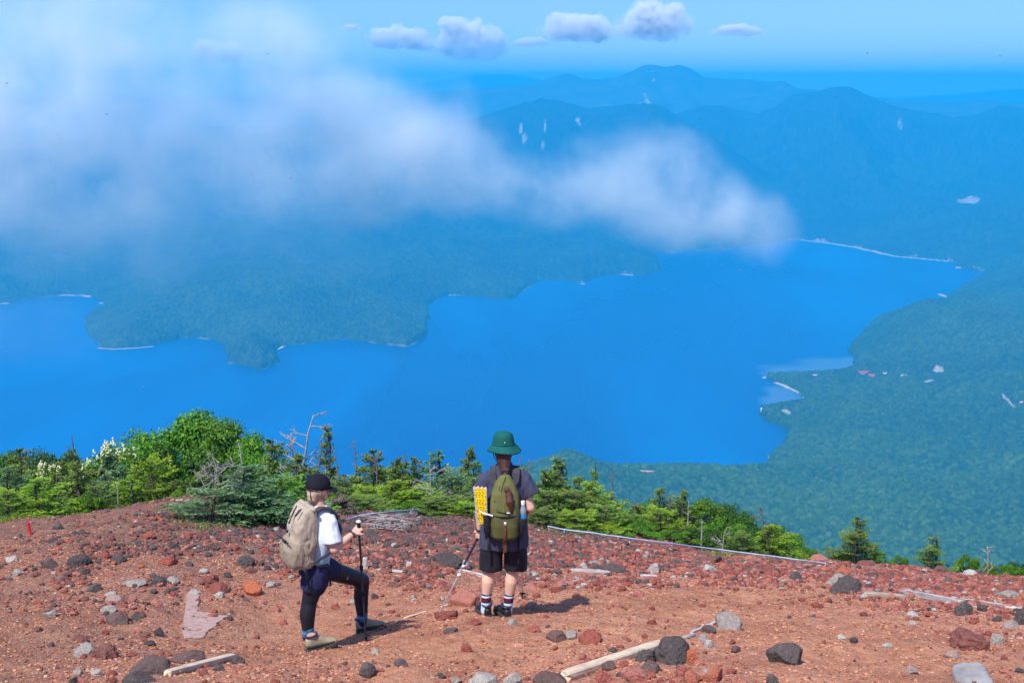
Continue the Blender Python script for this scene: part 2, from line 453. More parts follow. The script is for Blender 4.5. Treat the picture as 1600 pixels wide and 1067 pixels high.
ribbon('beach', [(1494, 417), (1500, 419)], 50, 'tiny pale beach right of the long one')
ribbon('beach', [(1466, 459), (1474, 462), (1484, 465)], 30, 'short pale spit on the right shore')
ribbon('beach', [(1192, 589), (1210, 590.5), (1228, 592)], 42, 'pale sand spit at the river mouth, western end')
ribbon('beach', [(1212, 597), (1228, 604), (1244, 610), (1258, 617)], 26, 'curved pale sandbar across the shallow bay')
ribbon('beach', [(1262, 618), (1272, 624)], 60, 'pale sandy landing at the end of the sandbar')
ribbon('beach', [(82, 461), (110, 461), (134, 462), (139, 464)], 42, 'pale beach on the left inlet')
ribbon('beach', [(-12, 473.5), (14, 474)], 36, 'pale beach at the left edge of the picture')
ribbon('beach', [(156, 473), (167, 474)], 30, 'small pale beach east of the left inlet')
ribbon('beach', [(153, 543), (175, 545), (205, 544), (240, 541)], 16, 'thin pale beach round the tip of the left headland')
ribbon('beach', [(322, 529), (338, 530), (350, 533)], 18, 'small pale beach in the bay left of the wooded knoll')
ribbon('beach', [(434, 546), (442, 541), (452, 538)], 16, 'small grey beach right of the wooded knoll')
ribbon('beach', [(962, 428), (976, 428.5), (990, 430)], 30, 'pale beach on the middle peninsula')
ribbon('beach', [(908, 443), (914, 444)], 24, 'pale landing at the tip left of the middle beach')
ribbon('beach', [(700, 461), (712, 461)], 14, 'pale cove beach in the middle of the shore')
ribbon('beach', [(1203, 722), (1206, 728)], 16, 'pale rocks where the near shore ends')
ribbon('beach', [(1048, 394), (1056, 394.5)], 26, 'pale beach just under the mist')
print('far', time.time() - T0)

# ================================================================== SUMMIT GROUND
_rx = np.array([-14, -9.5, -7.2, -4.9, -3.5, -0.9, 1.8, 4.5, 7.2, 9.5, 14.0])
_rz = np.array([0.05, 0.15, 0.27, 0.60, 0.40, 0.25, -0.18, -0.46, -0.62, -0.74, -0.9])
def crest_y(x): return 21.0 + 0.9 * np.sin(x * 0.5 + 1) + 0.4 * np.sin(x * 1.3)
def ground_z(x, y, fine=True):
    x = np.asarray(x, float); y = np.asarray(y, float)
    z = -0.2426 * y + np.interp(x, _rx, _rz) * smooth((y - 12) / 8)
    z = z - 0.17 * np.exp(-((x + 2.0) / 1.2) ** 2 - ((y - 11.8) / 2.2) ** 2)
    over = np.maximum(y - crest_y(x), 0)
    z = z - 0.19 * np.minimum(over, 3) ** 2 / 3 * 0.8 - np.maximum(over - 3, 0) * 0.16
    z = z + 0.10 * fbm(x / 1.7, y / 1.4, 3, 5) * (1 - 0.6 * np.exp(-((x - 0) / 3) ** 2 - ((y - 12) / 1.5) ** 2))
    if fine:
        z = z + 0.035 * fbm(x / 0.32, y / 0.25, 3, 6)
        z = z + 0.012 * fbm(x / 0.07, y / 0.06, 3, 7)
    return z
def gz(x, y): return float(ground_z(np.array([x]), np.array([y]))[0])

def to_px(x, y, z):
    """project world points into photograph pixels (used to look up where rubble lies)"""
    dz = z - CAM.z
    fw = y * math.cos(PITCH) - dz * math.sin(PITCH); up = y * math.sin(PITCH) + dz * math.cos(PITCH)
    return 800 + F * x / fw, 533.5 - F * up / fw

def ground_at(px, py):
    """where the sight line through a pixel meets the summit ground"""
    d = ray(px, py); t = np.arange(7.0, 30.0, 0.1)
    under = (CAM.z + d.z * t) < ground_z(d.x * t, t)
    k = int(np.argmax(under)) if under.any() else 145
    t = np.linspace(t[max(k - 1, 0)], t[k], 24); under = (CAM.z + d.z * t) < ground_z(d.x * t, t)
    y = float(t[int(np.argmax(under))] if under.any() else t[-1])
    return Vector((d.x * y, y, gz(d.x * y, y)))

def table(px, py, xs, ys, vals):
    xs = np.array(xs, float); ys = np.array(ys, float); T = np.array(vals, float)
    i = np.clip(np.searchsorted(ys, py) - 1, 0, len(ys) - 2); j = np.clip(np.searchsorted(xs, px) - 1, 0, len(xs) - 2)
    v = np.clip((py - ys[i]) / (ys[i + 1] - ys[i]), 0, 1); u = np.clip((px - xs[j]) / (xs[j + 1] - xs[j]), 0, 1)
    return (T[i, j] * (1 - u) + T[i, j + 1] * u) * (1 - v) + (T[i + 1, j] * (1 - u) + T[i + 1, j + 1] * u) * v
TX = [0, 200, 400, 600, 800, 1000, 1200, 1400, 1600]; TY = [780, 820, 850, 880, 905, 930, 960, 990, 1020, 1060]
RUB = [[.3, .4, .9, 1, 1, 1, 1, 1, 1], [.25, .35, .95, 1, 1, 1, 1, 1, 1], [.3, .55, .95, 1, 1, 1, 1, 1, 1], [.45, .55, .6, .95, 1, 1, 1, 1, 1],
       [.4, .6, .4, .6, .75, .9, .75, 1, 1], [.3, .65, .3, .25, .4, .2, .15, .75, 1], [.2, .5, .25, .12, .3, .1, .08, .4, .85],
       [.12, .3, .12, .12, .15, .25, .1, .2, .6], [.12, .5, .3, .1, .1, .5, .3, .12, .45], [.12, .4, .5, .2, .35, .8, .35, .12, .3]]
# share of dark brown and purple lava among the rubble
DRK = [[.7, .75, 1, 1, 1, .95, .8, .3, .2], [.7, .75, 1, 1, 1, .95, .65, .25, .2], [.65, .7, .95, .85, .75, .45, .3, .2, .2], [.55, .6, .5, .55, .55, .3, .2, .15, .15],
       [.55, .6, .4, .35, .3, .15, .15, .15, .1], [.5, .5, .3, .15, .15, .1, .1, .1, .1], [.5, .45, .25, .08, .1, .05, .05, .05, .1],
       [.5, .45, .2, .05, .05, .05, .05, .05, .1], [.5, .45, .2, .05, .05, .05, .05, .05, .05], [.45, .4, .2, .1, .05, .1, .05, .05, .05]]
def rubble_at(x, y, z):
    px, py = to_px(x, y, z); return table(px, py, TX, TY, RUB), table(px, py, TX, TY, DRK)

xs = np.concatenate([np.linspace(-14, -8.6, 60)[:-1], np.linspace(-8.6, 8.6, 800), np.linspace(8.6, 14, 60)[1:]])
ys = np.concatenate([np.linspace(-4, 7.5, 60)[:-1], np.linspace(7.5, 23, 900), np.linspace(23, 34, 90)[1:]])
GX, GY = np.meshgrid(xs, ys); GZ = ground_z(GX, GY)
me = np_mesh('ground', np.stack([GX, GY, GZ], -1).reshape(-1, 3), grid_faces(len(ys), len(xs)), True)
R_, D_ = rubble_at(GX.ravel(), GY.ravel(), GZ.ravel())
set_attr(me, 'rubble', R_); set_attr(me, 'dark', D_)
m_ground, nt, out = new_mat('volcanic_soil'); n = N(nt); co = n.coord('Object')
big = n.noise(co, 0.9, 5, 0.65); mid = n.noise(co, 7.0, 5, 0.7); finen = n.noise(co, 60.0, 4, 0.7)
soil = n.ramp(mid, [(0.25, (0.385, 0.178, 0.096)), (0.5, (0.535, 0.262, 0.148)), (0.75, (0.630, 0.338, 0.200))])
soil2 = n.ramp(mid, [(0.25, (0.300, 0.125, 0.072)), (0.5, (0.430, 0.192, 0.110)), (0.75, (0.530, 0.258, 0.152))])
soil = n.mix(n.ramp(big, [(0.40, 0.0), (0.62, 1.0)]), soil, soil2)
brown = n.ramp(mid, [(0.25, (0.150, 0.078, 0.052)), (0.5, (0.250, 0.128, 0.085)), (0.8, (0.360, 0.200, 0.140))])
soil = n.mix(n.math('MULTIPLY', n.attr('dark'), 1.5, clamp=True), soil, brown)
gr = n.vor(co, 42.0, out='Color'); grs = n.node('ShaderNodeSeparateColor'); n.put(grs.inputs[0], gr)
redrub = n.ramp(grs.outputs[0], [(0.0, (0.15, 0.045, 0.035)), (0.3, (0.30, 0.085, 0.06)), (0.6, (0.42, 0.16, 0.12)), (0.85, (0.52, 0.27, 0.22)), (1.0, (0.33, 0.31, 0.29))])
drkrub = n.ramp(grs.outputs[0], [(0.0, (0.05, 0.035, 0.033)), (0.4, (0.12, 0.06, 0.055)), (0.75, (0.22, 0.10, 0.085)), (1.0, (0.30, 0.26, 0.24))])
soil = n.mix(n.ramp(n.noise(co, 0.55, 6, 0.7, 0.6), [(0.38, 0.55), (0.60, 0.0)]), soil, n.mix(1.0, soil, (0.62, 0.50, 0.46), 'MULTIPLY'))
rub = n.mix(n.attr('dark'), redrub, drkrub)
rfac = n.math('MULTIPLY', n.attr('rubble'), n.ramp(n.noise(co, 11.0, 4, 0.7), [(0.36, 0.15), (0.58, 1.0)]))
c = n.mix(rfac, soil, rub)
c = n.mix(n.ramp(n.vor(co, 95.0, out='Color'), [(0.80, 0.0), (0.86, 0.55)]), c, (0.45, 0.36, 0.32))
vd = n.vor(co, 42.0)
h1 = n.math('ADD', n.math('MULTIPLY', vd, -0.8), n.math('MULTIPLY', n.vor(co, 110.0), -0.35))
h1 = n.math('ADD', h1, n.math('MULTIPLY', finen, 0.5))
nb = n.bump(h1, 0.85, 0.016, n.bump(mid, 0.6, 0.05))
n.bsdf(out, c, 0.95, nb, 0.08)
tag(link('ground', me, m_ground), 'reddish volcanic summit slope of soil and scoria', 'ground', kind='structure')

# the flank of the mountain below the crest, down to the lowland
fy = np.concatenate([np.linspace(33.5, 120, 60), np.geomspace(124, 3160, 90)]); fs = np.linspace(-1, 1, 200)
S, Y = np.meshgrid(fs, fy); X = S * np.maximum(13.9, Y * 0.62)
t0 = ground_z(X * 0 + np.clip(X, -13.9, 13.9), Y * 0 + 33.8, False)
Z = t0 - (Y - 33.8) * (0.335 + 0.08 * smooth(Y / 400)) + np.minimum(Y / 300, 1) * 22 * fbm(X / 260, Y / 260, 5, 71) - 0.10 * np.maximum(np.abs(X) - 13.9, 0)
Z = np.maximum(Z, LAKE_Z + 6 + 5 * fbm(X / 60, Y / 60, 2, 4))
m_flank, nt, out = new_mat('mountain_scrub'); n = N(nt); co = n.coord('Object')
n.bsdf(out, n.ramp(n.noise(co, 0.12, 7, 0.7), [(0.3, (0.03, 0.07, 0.02)), (0.6, (0.07, 0.13, 0.04)), (0.8, (0.10, 0.15, 0.05))]), 0.9, n.bump(n.noise(co, 0.6, 5), 1.0, 1.0), 0.1)
me = np_mesh('hillside', np.stack([X, Y, Z], -1).reshape(-1, 3), grid_faces(len(fy), 200), True)
tag(link('hillside', me, m_flank), 'steep green mountain flank falling away below the crest', 'hillside', kind='structure')

# ------------------------------------------------------------------ stones
def vnoise3(p, seed=0):
    x, y, z = p[:, 0], p[:, 1], p[:, 2]; iz = np.floor(z); fz = z - iz; fz = fz * fz * (3 - 2 * fz)
    a = vnoise(x + iz * 17.3, y + iz * 9.1, seed); b = vnoise(x + (iz + 1) * 17.3, y + (iz + 1) * 9.1, seed)
    return a * (1 - fz) + b * fz
def fbm3(p, o=4, seed=0, gain=0.5):
    s = 0; a = 1; t = 0
    for k in range(o):
        s = s + (vnoise3(p, seed + k * 7) * 2 - 1) * a; t += a; a *= gain; p = p * 2.03 + 5.1
    return s / t
_ico = {}
def ico(sub):
    if sub not in _ico:
        bm = bmesh.new(); bmesh.ops.create_icosphere(bm, subdivisions=sub, radius=1.0)
        _ico[sub] = (np.array([v.co[:] for v in bm.verts]), np.array([[v.index for v in f.verts] for f in bm.faces])); bm.free()
    return _ico[sub]
def stone(seed, sub, cuts=7, rough=0.12, lump=0.25, dims=(1, 0.8, 0.6)):
    r = np.random.RandomState(seed); V, Fc = ico(sub); V = V.copy()
    V = V * (1 + lump * fbm3(V * 1.3 + seed * 3.1, 3, seed))[:, None]
    for _ in range(cuts):
        d = r.normal(size=3); d /= np.linalg.norm(d); k = r.uniform(0.52, 0.85)
        q = V @ d; V = V - np.maximum(q - k, 0)[:, None] * d * 0.92
    if rough: V = V * (1 + rough * fbm3(V * 3.6 + seed, 4, seed + 3, 0.62))[:, None]
    V = V / (V.max(0) - V.min(0)) * 2 * 0.5 * 2 * 0.5
    return V * np.array(dims), Fc         # about `dims` across

def merge(protos, pos, size, rotz, tint, name, mat, embed=0.3, extra=None, tilt=0.35, seed=1):
    r = np.random.RandomState(seed); Vs, Fs, Ts, Es = [], [], [], []; off = 0
    which = r.randint(0, len(protos), len(pos))
    for k, (V, Fc) in enumerate(protos):
        m = np.where(which == k)[0]
        if not len(m): continue
        a = rotz[m]; b = r.normal(0, tilt, len(m)); ca, sa, cb, sb = np.cos(a), np.sin(a), np.cos(b), np.sin(b)
        x = V[None, :, 0]; y = V[None, :, 1]; z = V[None, :, 2]
        y2 = y * cb[:, None] - z * sb[:, None]; z2 = y * sb[:, None] + z * cb[:, None]
        X = (x * ca[:, None] - y2 * sa[:, None]) * size[m][:, None] + pos[m, 0][:, None]
        Y = (x * sa[:, None] + y2 * ca[:, None]) * size[m][:, None] + pos[m, 1][:, None]
        Z = z2 * size[m][:, None] + pos[m, 2][:, None] + size[m][:, None] * (0.32 - embed)
        Vs.append(np.stack([X, Y, Z], -1).reshape(-1, 3))
        Fs.append((Fc[None] + (np.arange(len(m)) * len(V))[:, None, None]).reshape(-1, 3) + off)
        Ts.append(np.repeat(tint[m], len(V))); off += len(m) * len(V)
    me = np_mesh(name, np.concatenate(Vs), np.concatenate(Fs)); set_attr(me, 'tint', np.concatenate(Ts))
    return link(name, me, mat)

# tint: 0..1 picks the stone's own kind
STONE_RAMP = [(0.00, (0.065, 0.056, 0.056)), (0.10, (0.115, 0.098, 0.092)), (0.20, (0.165, 0.090, 0.078)), (0.34, (0.230, 0.090, 0.075)), (0.46, (0.270, 0.075, 0.055)),
              (0.58, (0.370, 0.115, 0.085)), (0.70, (0.440, 0.185, 0.145)), (0.80, (0.460, 0.130, 0.065)), (0.88, (0.330, 0.290, 0.255)), (1.00, (0.520, 0.490, 0.440))]
m_stone, nt, out = new_mat('scoria'); n = N(nt); co = n.coord('Object')
c = n.ramp(n.attr('tint'), STONE_RAMP)
sp = n.noise(co, 38.0, 5, 0.75)
c = n.mix(n.ramp(sp, [(0.35, 0.6), (0.6, 0.0)]), c, n.mix(0.65, c, (0.05, 0.035, 0.03)))
c = n.mix(n.ramp(sp, [(0.58, 0.0), (0.75, 0.35)]), c, (0.5, 0.38, 0.33))
n.bsdf(out, c, 0.92, n.bump(n.math('ADD', n.noise(co, 90.0, 4, 0.75), n.math('MULTIPLY', n.vor(co, 70.0), 0.7)), 0.8, 0.012), 0.12)

rs = np.random.RandomState(11)
protoL = [stone(100 + i, 3, 6, 0.16, 0.3, (1, rs.uniform(.7, .95), rs.uniform(.5, .8))) for i in range(6)]
protoM = [stone(200 + i, 2, 6, 0.14, 0.3, (1, rs.uniform(.7, .95), rs.uniform(.5, .85))) for i in range(10)]
protoS = [stone(300 + i, 1, 4, 0.0, 0.25, (1, rs.uniform(.7, .95), rs.uniform(.5, .85))) for i in range(10)]
def scatter(N_, power, smin, smax, seed, thr=0.0, sizepow=2.2, ymin=7.8, mul=6):
    r = np.random.RandomState(seed)
    X = r.uniform(-10.5, 10.5, N_ * mul); Y = ymin + (23.0 - ymin) * r.random(N_ * mul) ** 0.9
    ok = np.abs(X) < Y * 0.42 + 1.3; X, Y = X[ok], Y[ok]
    Z = ground_z(X, Y); Rr, Dd = rubble_at(X, Y, Z)
    cl = fbm(X / 0.45, Y / 0.38, 3, 91) * 0.5 + 0.5
    ok = r.random(len(X)) < (Rr ** power) * smooth((cl - 0.34) / 0.28) + thr
    X, Y, Z, Dd, Rr = [q[ok][:N_] for q in (X, Y, Z, Dd, Rr)]
    size = smin + (smax - smin) * r.random(len(X)) ** sizepow * (0.45 + 0.55 * Rr)
    u = r.random(len(X)); isd = r.random(len(X)) < Dd * 0.98
    tint = np.where(isd, u * 0.40, 0.34 + 0.42 * u)
    px, _ = to_px(X, Y, Z)
    sp = r.random(len(X))
    tint = np.where(sp < 0.035, 0.86 + 0.14 * u, tint); tint = np.where((sp > 0.05) & (sp < 0.11), u * 0.14, tint)
    tint = np.where((sp > 0.11) & (sp < 0.135), 0.80, tint)
    return np.stack([X, Y, Z], -1), size, r.uniform(0, 6.28, len(X)), tint
p, s_, a, t = scatter(48000, 1.3, 0.012, 0.036, 21, 0.09)
tag(merge(protoS, p, s_, a, t, 'gravel', m_stone, 0.12, seed=2), 'fine red and brown scoria gravel over the slope', 'gravel', kind='stuff')
p, s_, a, t = scatter(18000, 2.0, 0.03, 0.10, 22, 0.006, 2.6)
tag(merge(protoM, p, s_, a, t, 'rubble', m_stone, 0.15, seed=3), 'loose fist-sized red and dark lava rubble', 'rubble', kind='stuff')
p, s_, a, t = scatter(42000, 2.6, 0.03, 0.11, 23, 0.0, 1.7, 12.0, 5)
tag(merge(protoS, p, s_, a, t, 'rubble', m_stone, 0.14, seed=4), 'packed dark and red scoria banked up along the crest', 'rubble', kind='stuff')
print('ground', time.time() - T0)

# crumbs of the soil itself
r_ = np.random.RandomState(77); n_c = 90000
X = r_.uniform(-9.0, 9.0, n_c * 3); Y = 8.3 + 8.5 * r_.random(n_c * 3) ** 1.15; ok = (np.abs(X) < Y * 0.42 + 1.2) & (fbm(X / 0.6, Y / 0.5, 4, 33) > r_.uniform(-0.45, 0.35, len(X)))
X, Y = X[ok], Y[ok]; R0 = rubble_at(X, Y, ground_z(X, Y))[0]; ok = r_.random(len(X)) < 0.12 + R0
X, Y = X[ok][:n_c], Y[ok][:n_c]
protoC = [stone(500 + i, 1, 3, 0.0, 0.35, (1, .9, .6)) for i in range(6)]
m_clod, nt, out = new_mat('soil_crumbs'); n = N(nt)
n.bsdf(out, n.ramp(n.attr('tint'), [(0.0, (0.26, 0.095, 0.062)), (0.3, (0.40, 0.168, 0.098)), (0.7, (0.49, 0.228, 0.135)), (1.0, (0.56, 0.30, 0.195))]), 0.95, None, 0.05)
tag(merge(protoC, np.stack([X, Y, ground_z(X, Y)], -1), 0.007 + 0.022 * r_.random(len(X)) ** 3.0, r_.uniform(0, 6.28, len(X)), r_.random(len(X)), 'soil_crumbs', m_clod, 0.12, seed=9), 'crumbs of reddish volcanic soil on the path', 'soil', kind='stuff')

# single stones: px, py, width px, height px, tint, label
ROCKS = [
 (121, 878, 34, 19, .02, 'craggy black porous lava lump, far left of the slope'), (76, 882, 24, 14, .13, 'angular grey-brown stone just left of the craggy black lump'),
 (15, 874, 17, 10, .95, 'pale grey stone at the left edge above a small pale pair'), (26, 895, 18, 10, .90, 'light grey stone low at the left edge of the slope'),
 (184, 875, 22, 12, .04, 'flat black stone beyond the craggy black lump'), (260, 876, 28, 20, .50, 'crumbly deep red scoria heap in the left middle'),
 (231, 837, 19, 14, .54, 'angular red stone below the left shrubs'), (381, 878, 27, 15, .06, 'broken dark stone behind the hiker in the cap'),
 (89, 822, 16, 11, .10, 'round dark stone right of the red stake'), (80, 845, 15, 8, .03, 'small black stone below the red stake'),
 (245, 910, 25, 14, .05, 'rounded dark stone beside a flat pale one, left middle'), (268, 907, 20, 9, .92, 'flat pale stone touching a rounded dark one'),
 (208, 912, 34, 9, .90, 'low pale tan slab left of a rounded dark stone'), (146, 919, 20, 13, .11, 'steel grey faceted stone lying alone at the left'),
 (172, 929, 19, 8, .93, 'bluish white flat stone near the left rubble bank'), (330, 907, 27, 17, .40, 'maroon lava lump above a darker maroon one'),
 (342, 920, 36, 18, .42, 'large maroon lava stone just above the pale slab'), (342, 930, 15, 10, .97, 'white pointed stone under the maroon lava stone'),
 (393, 921, 27, 20, .80, 'bright orange-red scoria stone left of the backpack hiker'), (424, 915, 15, 9, .90, 'pale round stone right of the orange-red scoria'),
 (180, 938, 28, 14, .86, 'tan rough stone in the left rubble bank'), (168, 953, 23, 12, .91, 'pale grey angular stone below the tan rough one'),
 (181, 969, 35, 19, .16, 'knobbly dark brown lava stone under the rubble bank'), (213, 964, 18, 11, .06, 'small dark stone right of the knobbly brown one'),
 (249, 987, 15, 18, .03, 'tall black stone left of the pale slab'), (228, 992, 14, 12, .30, 'small maroon stone beside the tall black one'),
 (122, 999, 24, 11, .33, 'dull red-brown flat stone in the lower left'), (59, 984, 15, 9, .25, 'small dark brown stone near the lower left edge'),
 (76, 960, 21, 9, .92, 'low pale stone on the bare soil at the left'), (128, 1016, 28, 21, .89, 'grey oval stone leaning on dark red lava'),
 (156, 1021, 42, 22, .32, 'dark red crumbly lava leaning beside the grey oval stone'), (231, 1043, 56, 30, .14, 'big smooth grey boulder in the lower left corner'),
 (289, 1029, 50, 16, .16, 'dark grey slab above the cut log'), (212, 1063, 48, 14, .05, 'black flat rock at the bottom edge, left'),
 (150, 1050, 18, 11, .94, 'cream stone left of the big grey boulder'), (120, 1051, 13, 9, .93, 'little cream stone by the bottom left'),
 (341, 1043, 16, 11, .08, 'dark round stone in front of the cut log'), (371, 1031, 22, 18, .10, 'dark rough stone at the right end of the cut log'),
 (724, 938, 42, 25, .72, 'pink and grey boulder between pole and standing hiker'), (697, 961, 34, 16, .42, 'dark red jagged stone at the foot of the slanting pole'),
 (831, 947, 17, 12, .86, 'yellowish stone behind the hat-wearing hiker'), (834, 983, 20, 13, .60, 'red stone right of the black shoes'),
 (869, 996, 29, 16, .18, 'flat dark brown stone in the middle of the path'), (891, 994, 18, 13, .88, 'grey speckled stone between brown and red ones'),
 (921, 997, 33, 23, .52, 'knobbly red scoria lump right of the grey speckled stone'), (800, 972, 17, 10, .90, 'pale grey stone at the right black shoe'),
 (742, 973, 17, 9, .50, 'dark red stone against the left black shoe'), (706, 985, 20, 9, .12, 'half-buried grey stone below the pole tip'),
 (728, 1013, 16, 13, .52, 'leaning red stone alone on the path'), (578, 1048, 27, 24, .09, 'dark mossy lava rock at the bottom, below the left hiker'),
 (626, 1037, 20, 13, .11, 'grey lava lump on the bare path'), (585, 1018, 13, 7, .90, 'pale flat pebble under the raised boot'),
 (757, 1063, 40, 26, .94, 'smooth pale grey boulder at the bottom centre'), (801, 1061, 25, 14, .92, 'pale oval stone right of the smooth pale boulder'),
 (865, 1063, 52, 26, .15, 'dark brown humped rock at the left end of the long board'), (695, 879, 47, 21, .03, 'black lava boulder behind the hikers, between them'),
 (1055, 1021, 66, 46, .05, 'largest black lava boulder, in the lower middle right'), (1012, 1028, 36, 20, .06, 'dark stone joined to the left of the largest black boulder'),
 (1021, 1044, 31, 21, .15, 'grey-brown round stone under the largest black boulder'), (1083, 1028, 25, 28, .80, 'orange-red stone leaning on the largest black boulder'),
 (1092, 1034, 16, 14, .72, 'pinkish pebble beside the orange-red stone'), (1108, 1006, 14, 16, .97, 'upright pale stone right of the largest black boulder'),
 (1098, 998, 13, 14, .90, 'grey-white stone behind the upright pale one'), (994, 1056, 36, 20, .66, 'wide pink scoria stone on the bottom rubble heap'),
 (944, 1058, 26, 18, .56, 'red scoria lump against the long board'), (952, 1041, 19, 16, .17, 'round brown-grey stone on top of the long board'),
 (975, 1038, 15, 11, .58, 'small red stone resting on the long board'), (1063, 1049, 21, 20, .60, 'red rounded stone below the orange-red one'),
 (1083, 1058, 24, 22, .76, 'pale pink stone at the bottom edge'), (1113, 1056, 34, 24, .77, 'larger pale pink boulder at the bottom edge'),
 (1138, 973, 38, 25, .88, 'blocky grey boulder at the far end of the broken board'), (1108, 984, 21, 14, .12, 'dark grey stone left of the blocky grey boulder'),
 (1150, 1015, 14, 12, .14, 'small dark stone alone right of the boulder heap'), (1229, 1025, 50, 30, .10, 'large dark grey oblong rock on the right path'),
 (1205, 1062, 19, 17, .11, 'dark pointed rock at the bottom edge, right of centre'), (962, 892, 40, 20, .07, 'humped dark rock at the end of the grey plank'),
 (1023, 889, 17, 19, .96, 'white pyramid-shaped stone by the short plank'), (1107, 890, 19, 14, .95, 'white rough stone in the red rubble'),
 (1068, 894, 28, 11, .80, 'low orange rock between the two white stones'), (1055, 881, 20, 11, .12, 'dark stone behind the low orange rock'),
 (1112, 877, 34, 14, .24, 'long brown rock near the rail'), (930, 880, 18, 10, .90, 'pale stone lying on the grey plank'), (912, 884, 12, 12, .97, 'whitish block at the left of the grey plank'),
 (1323, 917, 46, 24, .06, 'big dark boulder at the start of the timber edging'), (1311, 908, 34, 15, .88, 'pale grey slab leaning behind the big dark boulder'),
 (1243, 901, 19, 12, .08, 'dark oval rock in the red rubble, right'), (1215, 878, 24, 13, .28, 'brown rough rock beside the rail end'),
 (1282, 873, 28, 13, .68, 'pink rock on the skyline of the crest'), (1298, 880, 10, 7, .97, 'white pebble right of the pink skyline rock'),
 (1315, 894, 25, 11, .80, 'vivid orange scoria patch of stone on the right'), (1361, 900, 23, 9, .05, 'flat black stone in the right rubble'),
 (1357, 879, 28, 11, .36, 'purplish rock on the crest under the small fir'), (1469, 892, 23, 12, .22, 'dark brown peaked rock near the right fir'),
 (1516, 897, 19, 13, .98, 'white angular stone on the right crest'), (1528, 885, 24, 16, .09, 'black rounded rock on the right crest'),
 (1574, 900, 20, 11, .50, 'red-brown rock near the right edge of the crest'), (1511, 953, 27, 22, .08, 'dark rock under the split timber'),
 (1537, 949, 17, 12, .07, 'small black rock right of the one under the split timber'), (1576, 930, 32, 14, .88, 'grey speckled rock at the right edge, above the timber'),
 (1598, 964, 22, 28, .06, 'black rock cut by the right edge of the picture'), (1582, 977, 23, 13, .87, 'yellow-grey rock by the right edge'),
 (1520, 1004, 52, 32, .35, 'large maroon boulder in the lower right'), (1561, 998, 20, 22, .90, 'grey and white stone right of the maroon boulder'),
 (1335, 1001, 13, 9, .04, 'lone black pebble on the bare right path'), (1316, 995, 13, 8, .97, 'lone white pebble on the bare right path'),
 (1424, 1048, 17, 12, .87, 'olive-grey stone left of the white slab'), (1493, 1023, 23, 13, .86, 'ochre stone below the maroon boulder'),
 (1428, 960, 17, 8, .98, 'flat white stone below the timber edging'), (1427, 973, 14, 7, .91, 'flat grey stone under the flat white one'),
]
kinds = {0: 'black', 1: 'brown', 2: 'red', 3: 'pink', 4: 'grey'}
def make_rock(px, py, w, h, tint, label, seed, group=None, sub=4):
    c = ground_at(px, py + h * 0.35); k = c.y / F
    W = w * k * 1.22; H = h * k * 0.95
    porous = tint < 0.08 or 0.3 < tint < 0.65
    V, Fc = stone(seed, sub, 5 if porous else 9, 0.22 if porous else 0.10, 0.3, (1, 0.8, 1))
    ext = V.max(0) - V.min(0)
    V = V / ext * np.array([W, W * 0.85, H * 1.7])
    me = np_mesh('rock', V, Fc, smooth=False); set_attr(me, 'tint', np.full(len(V), tint))
    o = link('rock', me, m_stone, loc=(c.x, c.y + W * 0.2, c.z + H * 0.10))
    o.rotation_euler = (0, 0, random.Random(seed).uniform(-0.5, 0.5))
    return tag(o, label, 'rock', group)
for i, r_ in enumerate(ROCKS): make_rock(*r_, seed=1000 + i)
import re
LM = []
for q in ROCKS:
    w = re.split(r",| in | at | of | with | just | lying | beside| near| below| above| under| right| left| on | touching| alone| beyond| leaning| from| against| joined| resting| behind| between| by | cut| among", q[5])[0]
    LM.append((w, q[0], q[1]))
_n = [w for w, _, _ in LM]; LM = [l for l in LM if _n.count(l[0]) == 1 and len(l[0].split()) >= 3]
LM += [('slanting silver pole', 700, 920), ('raised boot', 572, 985), ('rear boot', 492, 1010), ('black shoes', 775, 962), ('pale slab', 320, 962), ('red marker stake', 48, 828),
       ('silvery pine', 380, 815), ('brush heap', 605, 828), ('square tan timber', 1380, 932), ('splintered white-grey timber', 1455, 935), ('grey weathered plank', 928, 895), ('lone fir', 1340, 870), ('leaning fir', 1465, 880)]
GK = {'dark': (['rough black', 'dark grey', 'small black'], [0.02, 0.10]), 'red': (['deep red', 'brick red', 'small crimson'], [0.42, 0.56]), 'pink': (['dusty pink', 'pale red', 'small salmon'], [0.62, 0.74]),
      'brown': (['purple-brown', 'dull brown', 'small brown'], [0.2, 0.34]), 'pale': (['pale grey', 'whitish', 'small light grey'], [0.88, 0.98])}
rr = random.Random(5); cnt = 0; placed = [(a[0], a[1]) for a in ROCKS]; tries = 0; used_l = set()
